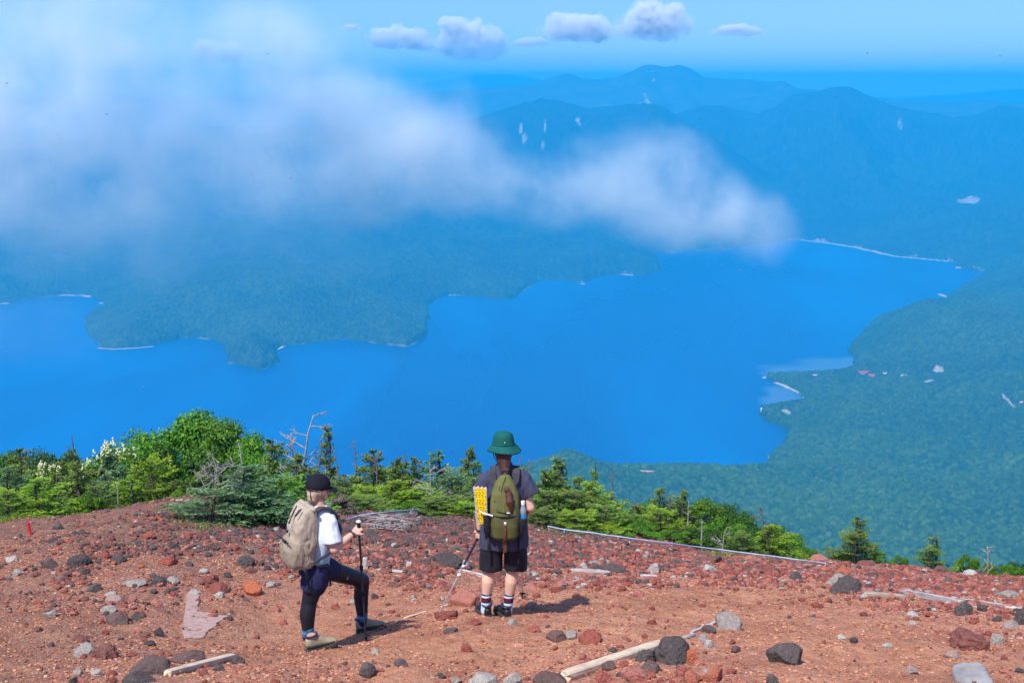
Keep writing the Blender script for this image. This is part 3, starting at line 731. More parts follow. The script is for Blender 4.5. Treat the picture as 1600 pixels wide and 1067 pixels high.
while cnt < 150 and tries < 4000:
    tries += 1
    px = rr.uniform(0, 1600); py = 815 + 250 * rr.random() ** 1.4
    if rr.random() > float(table(np.array([px]), np.array([py]), TX, TY, RUB)[0]) ** 1.5 + 0.02: continue
    if py < 870 + (px - 1200) * 0.05 and px > 850: continue
    if py < 830 and px < 860: continue
    if any(abs(px - a) < 20 and abs(py - b) < 11 for a, b in placed): continue
    if 470 < px < 600 and py > 960 or 725 < px < 830 and py > 930: continue
    d = float(table(np.array([px]), np.array([py]), TX, TY, DRK)[0])
    kd = rr.choices(['dark', 'brown', 'red', 'pink', 'pale'], [0.25 + d, d * 1.3, 0.8, 0.9 - 0.6 * d, 0.35])[0]
    cols, (a, b) = GK[kd]; lab = None
    for w, lx, ly in sorted(LM, key=lambda l: math.hypot(l[1] - px, (l[2] - py) * 1.6))[:6]:
        dx, dy = px - lx, (py - ly) * 1.6
        rel_ = ('right of' if dx > 0 else 'left of') if abs(dx) > abs(dy) else ('below' if dy > 0 else 'beyond')
        for cname in cols:
            t_ = '%s stone %s the %s' % (cname, rel_, w)
            if (t_ not in used_l) and len(t_.split()) <= 16: lab = t_; break
        if lab: break
    if not lab: continue
    used_l.add(lab)
    make_rock(px, py, rr.uniform(9, 18), rr.uniform(5, 10), rr.uniform(a, b), lab, 3000 + tries, 'loose stones on the slope', 3)
    placed.append((px, py)); cnt += 1
print('rocks', time.time() - T0)

# ================================================================== TREES AND SHRUBS ON THE CREST
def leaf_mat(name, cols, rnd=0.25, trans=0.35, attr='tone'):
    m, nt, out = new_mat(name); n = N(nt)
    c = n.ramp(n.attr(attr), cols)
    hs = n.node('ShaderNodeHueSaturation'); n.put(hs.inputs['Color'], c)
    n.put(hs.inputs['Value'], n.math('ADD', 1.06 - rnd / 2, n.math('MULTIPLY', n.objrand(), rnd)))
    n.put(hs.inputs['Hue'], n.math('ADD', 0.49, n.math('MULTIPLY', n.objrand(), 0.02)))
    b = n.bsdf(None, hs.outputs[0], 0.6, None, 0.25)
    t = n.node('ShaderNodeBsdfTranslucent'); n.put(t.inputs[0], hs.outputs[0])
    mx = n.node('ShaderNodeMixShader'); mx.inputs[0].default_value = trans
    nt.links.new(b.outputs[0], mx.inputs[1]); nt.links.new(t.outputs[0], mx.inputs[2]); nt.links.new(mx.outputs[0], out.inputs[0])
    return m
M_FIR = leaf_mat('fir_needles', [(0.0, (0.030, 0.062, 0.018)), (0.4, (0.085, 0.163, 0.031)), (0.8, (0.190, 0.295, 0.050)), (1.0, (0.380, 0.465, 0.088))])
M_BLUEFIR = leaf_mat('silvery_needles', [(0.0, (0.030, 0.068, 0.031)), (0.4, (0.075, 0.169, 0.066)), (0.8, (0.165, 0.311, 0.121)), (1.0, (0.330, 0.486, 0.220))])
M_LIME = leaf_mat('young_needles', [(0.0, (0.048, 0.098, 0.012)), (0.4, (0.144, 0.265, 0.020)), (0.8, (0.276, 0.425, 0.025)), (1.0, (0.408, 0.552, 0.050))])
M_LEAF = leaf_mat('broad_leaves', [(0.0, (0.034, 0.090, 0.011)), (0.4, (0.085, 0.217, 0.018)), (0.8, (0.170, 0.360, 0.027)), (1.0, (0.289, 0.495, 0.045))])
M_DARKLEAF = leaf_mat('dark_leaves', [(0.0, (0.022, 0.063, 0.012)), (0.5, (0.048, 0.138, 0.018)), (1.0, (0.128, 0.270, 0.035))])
M_DRY = leaf_mat('dry_twigs', [(0.0, (0.05, 0.045, 0.03)), (0.6, (0.13, 0.11, 0.075)), (1.0, (0.22, 0.19, 0.13))], trans=0.05)
m_bark, nt, out = new_mat('fir_bark'); n = N(nt); co = n.coord('Object')
n.bsdf(out, n.ramp(n.noise(co, 14.0, 5, 0.7), [(0.3, (0.045, 0.036, 0.030)), (0.6, (0.14, 0.115, 0.095)), (0.8, (0.26, 0.235, 0.21))]), 0.95, n.bump(n.noise(co, 50.0, 4), 0.7, 0.02), 0.1)
m_dead, nt, out = new_mat('bleached_wood'); n = N(nt); co = n.coord('Object')
mp = n.node('ShaderNodeMapping'); n.put(mp.inputs[0], co); mp.inputs['Scale'].default_value = (1, 1, 0.15)
n.bsdf(out, n.ramp(n.noise(mp.outputs[0], 40.0, 4, 0.7), [(0.3, (0.14, 0.125, 0.115)), (0.5, (0.30, 0.275, 0.26)), (0.75, (0.48, 0.455, 0.44))]), 0.85, n.bump(n.noise(mp.outputs[0], 70.0, 3), 0.6, 0.01), 0.15)
m_snag, nt, out = new_mat('grey_snag_wood'); n = N(nt); co = n.coord('Object')
n.bsdf(out, n.ramp(n.noise(co, 25.0, 4, 0.7), [(0.3, (0.07, 0.06, 0.055)), (0.6, (0.19, 0.17, 0.155)), (0.8, (0.36, 0.33, 0.31))]), 0.9, n.bump(n.noise(co, 60.0, 3), 0.6, 0.01), 0.1)
m_blossom, nt, out = new_mat('cream_blossom'); n = N(nt); n.bsdf(out, (0.72, 0.72, 0.42), 0.8)

def tubes(segs, sides=5):
    """segs: list of polylines [(point, radius), ...] -> arrays"""
    V, Fc = [], []; off = 0
    for line in segs:
        P = np.array([q[0] for q in line], float); R = np.array([q[1] for q in line]); k = len(P)
        T = np.gradient(P, axis=0); T /= np.linalg.norm(T, axis=1)[:, None] + 1e-9
        A = np.cross(T, [0.31, 0.17, 0.93]); A /= np.linalg.norm(A, axis=1)[:, None] + 1e-9; B = np.cross(T, A)
        th = np.arange(sides) * 2 * math.pi / sides
        ring = P[:, None] + (A[:, None] * np.cos(th)[None, :, None] + B[:, None] * np.sin(th)[None, :, None]) * R[:, None, None]
        V.append(ring.reshape(-1, 3))
        for i in range(k - 1):
            for j in range(sides):
                a = off + i * sides + j; b = off + i * sides + (j + 1) % sides
                Fc.append((a, b, b + sides)); Fc.append((a, b + sides, a + sides))
        V.append(P[-1:] + T[-1:] * R[-1]); tip = off + k * sides
        for j in range(sides): Fc.append((off + (k - 1) * sides + j, off + (k - 1) * sides + (j + 1) % sides, tip))
        off += k * sides + 1
    return np.concatenate(V), np.array(Fc)

def blades(C, D, U, L, W, tone):
    """two-triangle leaf blades: centres, directions, side vectors"""
    S = np.cross(D, U); S /= np.linalg.norm(S, axis=1)[:, None] + 1e-9
    L = L[:, None]; W = W[:, None]
    a = C - D * L * 0.5; b = C + S * W * 0.5 + D * L * 0.05; c = C + D * L * 0.5; d = C - S * W * 0.5 + D * L * 0.05
    V = np.stack([a, b, c, d], 1).reshape(-1, 3); n_ = len(C)
    Fc = np.arange(n_ * 4).reshape(-1, 4)
    return V, Fc, np.repeat(tone, 4)

def unit(v): return v / (np.linalg.norm(v, axis=-1, keepdims=True) + 1e-9)

def make_fir(seed, H, spread, whorls, density, lean=(0, 0), flag=0.0, bare=0.12, topbare=0.0, blade=0.065, droop=0.1, flat=0.7, power=0.9):
    """trunk and needle meshes; flag > 0 combs the crown to one side as the wind does"""
    r = np.random.RandomState(seed)
    zs = np.linspace(0, H, 9); wob = np.cumsum(r.normal(0, 0.022 * H / 2, (9, 2)), 0)
    TP = np.stack([wob[:, 0] + lean[0] * (zs / H) ** 1.4, wob[:, 1] + lean[1] * (zs / H) ** 1.4, zs], 1); TP[0, :2] = 0
    tr = [[(TP[i], 0.028 * H ** 0.8 * (1 - 0.86 * zs[i] / H) + 0.004) for i in range(9)]]
    C, D, U, tone = [], [], [], []
    for w in range(whorls):
        f = bare + (1 - bare) * (w + r.random() * 0.7) / whorls
        if f > 1 - topbare and r.random() < 0.8: continue
        f = min(f, 0.995)
        p0 = np.array([np.interp(f * H, zs, TP[:, k]) for k in range(3)])
        nb = r.randint(3, 6)
        for b in range(nb):
            az = r.uniform(0, 2 * math.pi)
            side = 1 + flag * math.cos(az)             # long on the +x side
            if r.random() > 0.45 + 0.5 * side: continue
            Lb = spread * ((1 - f) ** power * 0.92 + 0.09) * max(side, 0.15) * r.uniform(0.6, 1.15)
            up = r.uniform(-0.15, 0.25) + 0.5 * f
            d = np.array([math.cos(az), math.sin(az), up]); d /= np.linalg.norm(d)
            k = 6; t = np.linspace(0, 1, k)
            bp = p0 + np.outer(t * Lb, d); bp[:, 2] += -droop * Lb * t ** 2 * 2 + 0.12 * Lb * t ** 4 + r.normal(0, 0.01, k)
            bp[:, :2] += r.normal(0, 0.02 * Lb, (k, 2)) * t[:, None]
            tr.append([(bp[i], (0.006 + 0.008 * Lb) * (1 - 0.8 * t[i])) for i in range(k)])
            nn = int(density * Lb * 90) + 8
            u = r.uniform(0.12, 1.0, nn) ** 0.75
            base = np.stack([np.interp(u, t, bp[:, j]) for j in range(3)], 1)
            perp = np.array([-d[1], d[0], 0.0]); perp /= np.linalg.norm(perp) + 1e-9
            wdt = 0.34 * Lb * np.sin(np.pi * np.clip(u * 0.85 + 0.12, 0, 1))
            lat = r.uniform(-1, 1, nn); base = base + perp * (lat * wdt)[:, None] + np.outer(np.abs(lat) * 0.0, d)
            base[:, 2] += r.normal(0, 0.022, nn) + 0.03
            dd = unit(d[None] * 0.7 + perp[None] * lat[:, None] * 0.9 + r.normal(0, 0.35, (nn, 3)) * np.array([1, 1, 0.7]))
            uu = unit(np.array([0, 0, 1.0])[None] * flat + r.normal(0, 0.45, (nn, 3)))
            C.append(base); D.append(dd); U.append(uu)
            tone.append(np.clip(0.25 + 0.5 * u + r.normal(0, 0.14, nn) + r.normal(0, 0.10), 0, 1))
    C, D, U, tone = (np.concatenate(q) for q in (C, D, U, tone)); m = len(C)
    V, Fc, tn = blades(C, D, U, blade * r.uniform(0.7, 1.4, m), blade * 0.42 * r.uniform(0.7, 1.3, m), tone)
    tv, tf = tubes(tr, 5)
    mt = np_mesh('trunk', tv, tf, True); mc = np_mesh('crown', V, Fc); set_attr(mc, 'tone', tn)
    return mt, mc

def make_broad(seed, H, Wd, lobes, leaves, leaf=0.06, flat=0.75, lean=0.0, blossom=0):
    r = np.random.RandomState(seed); tr = []; C, Nn, tone = [], [], []
    cen = []
    for i in range(lobes):
        az = r.uniform(0, 6.28); q = r.random() ** 0.6
        x = math.cos(az) * q * Wd * 0.42 + lean * 0.3; y = math.sin(az) * q * Wd * 0.36
        z = H * (0.22 + 0.62 * r.random() * (1 - 0.45 * q ** 2)) if i % 3 else H * (0.80 - 0.40 * q ** 2)
        cen.append((x, y, z, r.uniform(0.13, 0.24) * min(H, Wd)))
    for x, y, z, rad_ in cen:
        k = 6; t = np.linspace(0, 1, k); P = np.stack([x * t ** 1.2, y * t ** 1.2, z * t ** 0.85], 1) + r.normal(0, 0.02, (k, 3)) * t[:, None]
        tr.append([(P[i], 0.020 * H * (1 - 0.75 * t[i]) + 0.003) for i in range(k)])
        nl = int(leaves / lobes)
        v = unit(r.normal(size=(nl, 3))); v[:, 2] = np.where(v[:, 2] < -0.35, -v[:, 2], v[:, 2])
        shell = r.random(nl) ** 0.35
        bumpy = 1 + 0.28 * fbm3(v * 2.6 + seed + x * 9, 3, seed)
        c = np.array([x, y, z]) + v * (rad_ * shell * bumpy)[:, None] * np.array([1.1, 1.0, flat])
        C.append(c); Nn.append(unit(v + r.normal(0, 0.55, (nl, 3)) + np.array([0, 0, 0.35])))
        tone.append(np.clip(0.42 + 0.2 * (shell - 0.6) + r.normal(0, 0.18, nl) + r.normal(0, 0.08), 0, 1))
    C, Nn, tone = (np.concatenate(q) for q in (C, Nn, tone)); m = len(C)
    D = unit(np.cross(Nn, r.normal(size=(m, 3))))
    V, Fc, tn = blades(C, D, Nn, leaf * r.uniform(0.7, 1.4, m), leaf * 0.62 * r.uniform(0.7, 1.3, m), tone)
    mt = np_mesh('trunk', *tubes(tr, 5), True); mc = np_mesh('crown', V, Fc); set_attr(mc, 'tone', tn)
    mb = None
    if blossom:
        Vb, Fb = [], []; o = 0; iv, jf = ico(1)
        top = C[np.argsort(-(C[:, 2] + 0.5 * -C[:, 1]))][:int(m * 0.30)]
        for c in top[r.choice(len(top), blossom)]:
            for _ in range(4):
                q = iv * np.array([0.030, 0.030, 0.014]) * r.uniform(0.7, 1.3) + c + r.normal(0, 0.022, 3) + np.array([0, -0.03, 0.05])
                Vb.append(q); Fb.append(jf + o); o += len(iv)
        mb = np_mesh('blossom', np.concatenate(Vb), np.concatenate(Fb), True)
    return mt, mc, mb

def make_snag(seed, H, branches, spread, lean=(0, 0), thick=0.03, twig=1, low=0.25, curve=0.0):
    r = np.random.RandomState(seed); k = 8; t = np.linspace(0, 1, k)
    P = np.stack([lean[0] * t ** 1.3 + curve * np.sin(t * 3.1), lean[1] * t, H * t], 1) + np.cumsum(r.normal(0, 0.012 * H, (k, 3)), 0) * np.array([1, 1, 0.2]); P[0] = 0
    out = [[(P[i], thick * H * (1 - 0.82 * t[i]) ** 1.1 + 0.004) for i in range(k)]]
    def branch(p, d, L, rad_, lev):
        kk = 5; tt = np.linspace(0, 1, kk); q = p + np.outer(tt * L, d) + np.cumsum(r.normal(0, 0.05 * L, (kk, 3)), 0) * tt[:, None]
        q[:, 2] += 0.10 * L * tt ** 2
        out.append([(q[i], rad_ * (1 - 0.75 * tt[i]) + 0.0025) for i in range(kk)])
        if lev > 0:
            for _ in range(r.randint(2, 5)):
                u = r.uniform(0.25, 0.95); pp = np.array([np.interp(u, tt, q[:, j]) for j in range(3)])
                branch(pp, unit(d + r.normal(0, 0.6, 3)), L * r.uniform(0.25, 0.55), rad_ * 0.5, lev - 1)
    for b in range(branches):
        f = low + (1 - low) * (b + r.random()) / branches; p = np.array([np.interp(f, t, P[:, j]) for j in range(3)])
        az = r.uniform(0, 6.28); d = unit(np.array([math.cos(az), math.sin(az) * 0.7, r.uniform(-0.1, 0.7)]))
        branch(p, d, spread * (1 - 0.6 * f) * r.uniform(0.5, 1.2), 0.010 * H * (1 - 0.5 * f), twig)
    return np_mesh('dead_wood', *tubes(out, 5), True)

FIRS = [make_fir(1, 2.0, 0.80, 17, 1.5, flag=0.15), make_fir(2, 2.0, 0.70, 18, 1.4, lean=(0.15, 0), flag=0.45, power=0.7),
        make_fir(3, 2.0, 0.95, 14, 1.6, flag=0.2, power=0.6), make_fir(4, 2.0, 0.42, 15, 0.75, flag=-0.3, bare=0.3, power=0.45),
        make_fir(5, 2.0, 1.05, 12, 1.7, flag=0.1, power=0.5, droop=0.05), make_fir(6, 2.0, 0.65, 13, 1.0, lean=(-0.2, 0), flag=-0.5, bare=0.2, topbare=0.12)]
BROADS = [make_broad(11, 2.0, 2.4, 24, 11000), make_broad(12, 2.0, 2.0, 20, 9000), make_broad(13, 1.2, 2.2, 18, 8000, 0.055)]
BLOOM = [make_broad(14, 1.6, 2.2, 20, 9000, 0.06, blossom=150)]
print('tree protos', time.time() - T0)

def plant(name, px, top, Y, kind, label, cat, group=None, wpx=None, base=None, rz=None, mats=None, ref=2.0, reps=None, mirror=False, seed=None):
    """stand a tree so that its crown reaches the height seen at photograph pixel (px, top) at distance Y"""
    if Y > 100: Y = ground_at(px, Y).y
    tp = at(px, top, Y); gb = gz(tp.x, Y) if Y < 33 else gz(tp.x, 33) - (Y - 33) * 0.34
    gb -= 0.05
    H = max(tp.z - gb, 0.25)
    o = empty(name, (tp.x, Y, gb)); sz = H / ref
    me_t, me_c = kind[0], kind[1]
    sx = sz if wpx is None else (wpx * Y / F) / reps if reps else sz
    o.scale = (-sx if mirror else sx, abs(sx), sz)
    o.rotation_euler = (0, 0, rz if rz is not None else 0.0)
    t = bpy.data.objects.new('trunk', me_t); COL.objects.link(t); t.parent = o
    if not me_t.materials: me_t.materials.append(m_bark)
    c = bpy.data.objects.new('crown', me_c); COL.objects.link(c); c.parent = o
    if not me_c.materials: me_c.materials.append(mats)
    if c.material_slots:
        c.material_slots[0].link = 'OBJECT'; c.material_slots[0].material = mats
    if len(kind) > 2 and kind[2]:
        b = bpy.data.objects.new('blossom', kind[2]); COL.objects.link(b); b.parent = o
        if not kind[2].materials: kind[2].materials.append(m_blossom)
    return tag(o, label, cat, group)

def fir(px, top, Y, v, w, label, mat=None, rz=0.0, mirror=False, group='firs along the crest'):
    reps = {0: 0.85, 1: 0.66, 2: 1.0, 3: 0.55, 4: 1.1, 5: 0.62}[v]
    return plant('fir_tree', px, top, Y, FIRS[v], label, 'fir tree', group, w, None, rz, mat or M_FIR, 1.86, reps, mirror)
def bush(px, top, Y, v, w, label, mat=None, rz=0.0, mirror=False, group='broadleaf shrubs along the crest', name='broadleaf_shrub'):
    reps = {0: 1.6, 1: 1.3, 2: 1.45}[v]; ref = {0: 1.8, 1: 1.8, 2: 1.1}[v]
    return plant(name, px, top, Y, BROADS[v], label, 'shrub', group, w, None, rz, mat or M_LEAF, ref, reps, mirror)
def snag(px, top, Y, seed, branches, spread, label, lean=(0, 0), thick=0.03, twig=1, mat=None, curve=0.0, low=0.25, name='dead_tree', group=None, basepx=None):
    tp = at(px, top, Y); bx = tp.x - lean[0]; gb = gz(bx, Y) - 0.05 if Y < 33 else gz(bx, 33) - (Y - 33) * .34
    H = tp.z - gb
    me = make_snag(seed, H, branches, spread, lean, thick, twig, low, curve)
    return tag(link(name, me, mat or m_snag, loc=(bx, Y, gb)), label, 'dead tree', group)

# --- left end
bush(12, 713, 29.5, 0, 90, 'dark green bush at the very left edge of the crest', M_DARKLEAF)
bush(62, 712, 30, 1, 90, 'dark rounded bush second from the left edge', M_DARKLEAF)
bush(104, 716, 31, 0, 80, 'dark bush behind the flowering shrubs at the left', M_DARKLEAF)
fir(34, 716, 27, 1, 55, 'thin fir with bare grey side standing at the far left', M_FIR, 2.4)
fir(8, 742, 25, 2, 80, 'bluish fir low at the left edge', M_BLUEFIR, 1.0)
fir(122, 694, 27, 5, 44, 'wind-combed dark fir whose tip bends left above the flowers', M_FIR, 0.0)
fir(52, 756, 22.6, 2, 100, 'spreading yellow-green fir in front at the left', M_LIME, 0.6)
fir(12, 770, 22.2, 4, 70, 'low yellow-green fir touching the left edge', M_LIME, 2.0)
fir(92, 752, 23.5, 0, 75, 'mid green fir between the yellow-green fir and the mound', M_FIR, 3.0)
fir(118, 735, 24.5, 2, 85, 'dull green fir below the wind-combed one', M_FIR, 1.4)
def bloomer(px, top, Y, w, label, rz=0.0):
    return plant('flowering_shrub', px, top, Y, BLOOM[0], label, 'shrub', 'cream-flowered shrubs', w, None, rz, M_LEAF, 1.5, 2.1)
bloomer(72, 722, 24.8, 80, 'lower cream-flowered shrub, nearer the left edge', 2.0)
bloomer(172, 690, 25.5, 110, 'taller shrub covered in cream flower heads left of the big bush', 0.3)
bush(218, 682, 27, 1, 95, 'glossy green bush right of the cream flowers')
bush(300, 652, 26.5, 0, 150, 'tallest bright green bush, crowning the left side')
bush(352, 664, 26, 1, 110, 'rounded bright green bush joined to the right of the tallest one', rz=1.0)
bush(398, 684, 25.5, 0, 90, 'green bush sloping down behind the forked dead tree', rz=2.0)
bush(255, 700, 25, 2, 130, 'shaded bush under the tallest one', M_DARKLEAF)
bush(340, 720, 24.5, 2, 120, 'dark leafy bush behind the bleached dead branches', M_DARKLEAF, 1.2)
fir(160, 718, 24.5, 0, 75, 'silvery blue fir below the cream flowers', M_BLUEFIR)
fir(190, 742, 24, 2, 80, 'low silvery fir beside the lime one', M_BLUEFIR, 2.2)
fir(236, 727, 23.8, 4, 90, 'lime-tipped fir in the middle of the left thicket', M_LIME, 0.9)
fir(206, 755, 23.3, 2, 75, 'yellowish fir leaning over the red mound', M_LIME, 2.7)
fir(150, 764, 23, 4, 75, 'ragged dull fir at the foot of the left thicket', M_FIR, 0.3)
bush(136, 772, 22.6, 2, 50, 'small bright shrub at the foot of the left thicket', M_LEAF)
fir(270, 762, 23.6, 2, 90, 'shaded fir above the red mound', M_FIR, 1.9)
fir(310, 752, 23.9, 4, 80, 'dark fir behind the bleached dead branches', M_FIR, 1.1)
bush(282, 764, 22.9, 2, 34, 'tiny lime shrub over the red mound', M_LIME, 0.2)
fir(420, 700, 24.2, 1, 60, 'fir at the left foot of the forked dead tree', M_FIR, 1.0)
# silvery creeping pine in front
fir(378, 738, 818, 2, 125, 'silvery green layered pine spreading low behind the cap-wearing hiker', M_BLUEFIR, 0.2)
fir(335, 772, 817, 4, 110, 'low silvery pine spreading left over the slope', M_BLUEFIR, 2.4)
fir(398, 772, 822, 4, 130, 'lowest fringe of the silvery pine, touching the stones', M_BLUEFIR, 1.2)
fir(440, 752, 815, 4, 85, 'bright green young fir just left of the backpack', M_LEAF, 0.7)
bush(418, 788, 822, 2, 46, 'bright leafy tuft under the young fir', M_LEAF, 0.4)
fir(452, 722, 23.0, 0, 70, 'fir behind the backpack hiker', M_FIR, 2.0)
# --- centre
fir(516, 681, 25.5, 3, 40, 'tall thin fir with sparse tufts behind the hiker in the cap', M_FIR, 0.0)
fir(430, 712, 25.5, 2, 70, 'dull fir among the grey trunks', M_FIR, 0.4)
fir(486, 740, 24.0, 4, 80, 'low dark fir behind the cap', M_FIR, 1.9)
bush(506, 775, 21.5, 2, 46, 'lime shrub right of the cap', M_LIME, 0.5)
fir(541, 752, 23.5, 4, 75, 'dark fir between the dead poles', M_FIR, 2.8)
fir(585, 716, 24.8, 1, 55, 'fir with a wind-swept dark tip right of the dead poles', M_FIR, 1.9)
fir(602, 724, 24.4, 0, 65, 'pointed fir beside the wind-swept one', M_FIR, 0.6)
fir(641, 716, 25.2, 5, 46, 'narrow fir with twisted tip in the middle', M_FIR, 2.8, True)
fir(628, 738, 24.2, 2, 70, 'broad fir below the narrow twisted one', M_FIR, 2.2)
fir(662, 728, 24.8, 0, 60, 'fir left of the white dead stem', M_FIR, 3.4)
fir(690, 716, 25, 1, 60, 'fir right of the white dead stem', M_BLUEFIR, 3.3)
fir(716, 711, 24.6, 0, 62, 'highest fir left of the hat-wearing hiker', M_FIR, 1.0)
fir(738, 733, 24.0, 2, 60, 'fir half hidden by the hat-wearing hiker', M_FIR, 0.4)
fir(706, 745, 23.2, 4, 90, 'layered light green fir low beside the hiker', M_BLUEFIR, 1.3)
fir(610, 758, 22.6, 2, 95, 'vivid yellow-green fir in the middle of the thicket', M_LIME, 0.2)
fir(575, 765, 22.8, 4, 70, 'lime fir right of the cap-wearing hiker', M_LIME, 2.1)
fir(655, 768, 22.4, 4, 85, 'yellow-green fir at the foot of the white dead stem', M_LIME, 1.2)
fir(700, 778, 22.1, 4, 80, 'low green fir at the edge of the slope, centre', M_FIR, 2.9)
fir(742, 775, 22.2, 2, 70, 'low fir hidden behind the standing hiker', M_FIR, 0.2)
bush(640, 785, 22.0, 2, 60, 'leafy tuft behind the wooden stubs', M_LEAF, 1.0)
fir(548, 785, 21.6, 4, 70, 'dark fir skirt above the brush pile', M_FIR, 0.5)
# --- right of the standing hiker
fir(846, 745, 23.4, 1, 55, 'fir directly right of the hat-wearing hiker', M_FIR, 0.3)
fir(880, 727, 24, 3, 58, 'spiky half-bare fir right of the hat-wearing hiker', M_FIR, 0.0)
fir(868, 748, 23.4, 2, 80, 'dull twiggy fir below the spiky one', M_FIR, 1.8)
fir(936, 729, 24.5, 5, 34, 'slender fir with a tufted top beside a dark pole', M_LIME, 0.5)
fir(922, 763, 23.5, 2, 85, 'full bright fir left of the dark pole', M_LIME, 1.2)
fir(900, 772, 22.9, 4, 80, 'layered fir in front of the spiky one', M_FIR, 2.6)
fir(898, 803, 21.9, 4, 80, 'pale yellow-green low fir on the edge', M_LIME, 0.3)
fir(850, 800, 22.0, 4, 70, 'grey-green low fir beside the hiker arm', M_FIR, 1.1)
fir(948, 795, 22.4, 4, 80, 'dark low fir under the dark pole', M_FIR, 2.2)
bush(982, 810, 22.3, 2, 75, 'bright green bush above the rail', M_LEAF, 0.7)
bush(1000, 822, 22.0, 2, 60, 'lower bright bush just over the rail', M_LEAF, 2.2)
fir(1030, 774, 23.6, 2, 70, 'fir with bare grey spikes, left of the dark bushes', M_FIR, 0.9)
fir(1062, 779, 23.5, 0, 55, 'fir right of the grey spikes', M_FIR, 2.0)
fir(1032, 800, 22.9, 4, 75, 'lime fir over the rail', M_LIME, 1.7)
bush(1052, 828, 22.3, 2, 60, 'soft green bush against the rail', M_LEAF, 0.1)
bush(1098, 785, 24.3, 0, 80, 'deep green bush, first of the right row', M_LEAF, 0.3)
bush(1138, 792, 24.6, 1, 80, 'darkest bush in the right row', M_DARKLEAF, 1.3)
bush(1168, 806, 24.2, 0, 75, 'dark green bush behind the lime fir', M_DARKLEAF, 2.3)
bush(1096, 828, 23.0, 2, 80, 'shaded bush behind the dead stubs', M_DARKLEAF, 1.9)
bush(1212, 824, 24.2, 1, 75, 'green bush behind the dead spike', M_LEAF, 0.8)
bush(1243, 840, 23.8, 0, 70, 'last green bush before the open slope', M_LEAF, 1.7)
bush(1262, 856, 23.2, 2, 40, 'small bush ending the right row', M_LEAF, 0.2)
fir(1198, 828, 22.8, 2, 80, 'lime fir with a dead spike above it', M_LIME, 0.1)
fir(1160, 838, 22.7, 4, 60, 'sparse fir left of the lime one', M_FIR, 1.2)
bush(1285, 868, 23.6, 2, 40, 'dark low bush left of the lone fir', M_DARKLEAF, 0.2)
fir(1341, 817, 23.0, 1, 44, 'lone flat-topped fir on the right crest', M_FIR, 1.1)
fir(1338, 838, 22.7, 4, 62, 'skirt of twiggy green round the lone fir', M_FIR, 2.2)
bush(1372, 860, 23.6, 2, 36, 'low leafy bush right of the lone fir', M_LEAF, 1.5)
bush(1407, 869, 23.2, 2, 34, 'small bright bush between the two lone firs', M_LEAF, 0.3)
fir(1470, 836, 23.0, 5, 40, 'second lone fir leaning left, farther right', M_FIR, 3.0, True)
fir(1455, 860, 22.8, 4, 48, 'low branches at the foot of the leaning fir', M_FIR, 0.8)
bush(1513, 868, 23.6, 2, 46, 'bright bush left of the bare white sapling', M_LEAF, 0.2)
bush(1546, 880, 23.2, 2, 34, 'small bush at the foot of the bare white sapling', M_LIME, 0.9)
bush(1578, 884, 23.6, 2, 60, 'bright bush near the right edge', M_LEAF, 1.2)
bush(1606, 888, 23.6, 2, 50, 'bright bush cut by the right edge', M_LEAF, 2.2)
# fuller second row
for a in [(560, 740, 25.2, 2, 80, 'deep green fir filling the gap right of the dead poles', M_FIR, 0.3), (610, 742, 25.6, 2, 90, 'broad fir behind the vivid yellow-green one', M_FIR, 1.9),
          (668, 744, 25.4, 2, 90, 'broad dull fir behind the white dead stem', M_FIR, 2.9), (720, 742, 25.3, 2, 80, 'broad fir behind the highest one by the hiker', M_BLUEFIR, 0.9),
          (768, 750, 25.0, 2, 80, 'fir hidden behind the olive backpack', M_FIR, 1.9), (820, 745, 24.6, 2, 70, 'fir behind the right arm of the standing hiker', M_FIR, 2.2),
          (465, 738, 25.2, 2, 80, 'fir between the forked dead tree and the cap', M_FIR, 0.1), (520, 742, 25.4, 2, 70, 'fir behind the tall thin one', M_FIR, 1.3),
          (900, 757, 24.9, 2, 80, 'fir in shade behind the slender tufted one', M_FIR, 0.8), (955, 780, 24.6, 2, 70, 'fir right of the dark curved pole', M_FIR, 2.5),
          (858, 772, 22.8, 4, 80, 'green fir skirt by the right arm of the hiker', M_FIR, 2.1), (990, 795, 24.2, 2, 60, 'dull fir behind the rail bushes', M_FIR, 0.2),
          (1068, 795, 24.0, 2, 70, 'fir between the grey spikes and the dark bushes', M_FIR, 1.5), (575, 782, 22.0, 4, 80, 'low fir fringe behind the short rail', M_FIR, 1.0),
          (680, 783, 21.9, 4, 80, 'low fir fringe right of the stump', M_FIR, 0.4), (730, 790, 21.8, 4, 60, 'low bright fringe beside the standing hiker', M_LIME, 2.0),
          (85, 735, 25.5, 2, 90, 'fir filling the gap between the flowering shrubs', M_FIR, 0.7), (140, 742, 25.2, 2, 90, 'fir under the taller flowering shrub', M_FIR, 2.3),
          (30, 738, 25.6, 2, 90, 'fir behind the spreading yellow-green one', M_FIR, 1.7), (235, 752, 24.6, 2, 90, 'fir in shade under the big bush', M_FIR, 0.1)]:
    fir(*a)
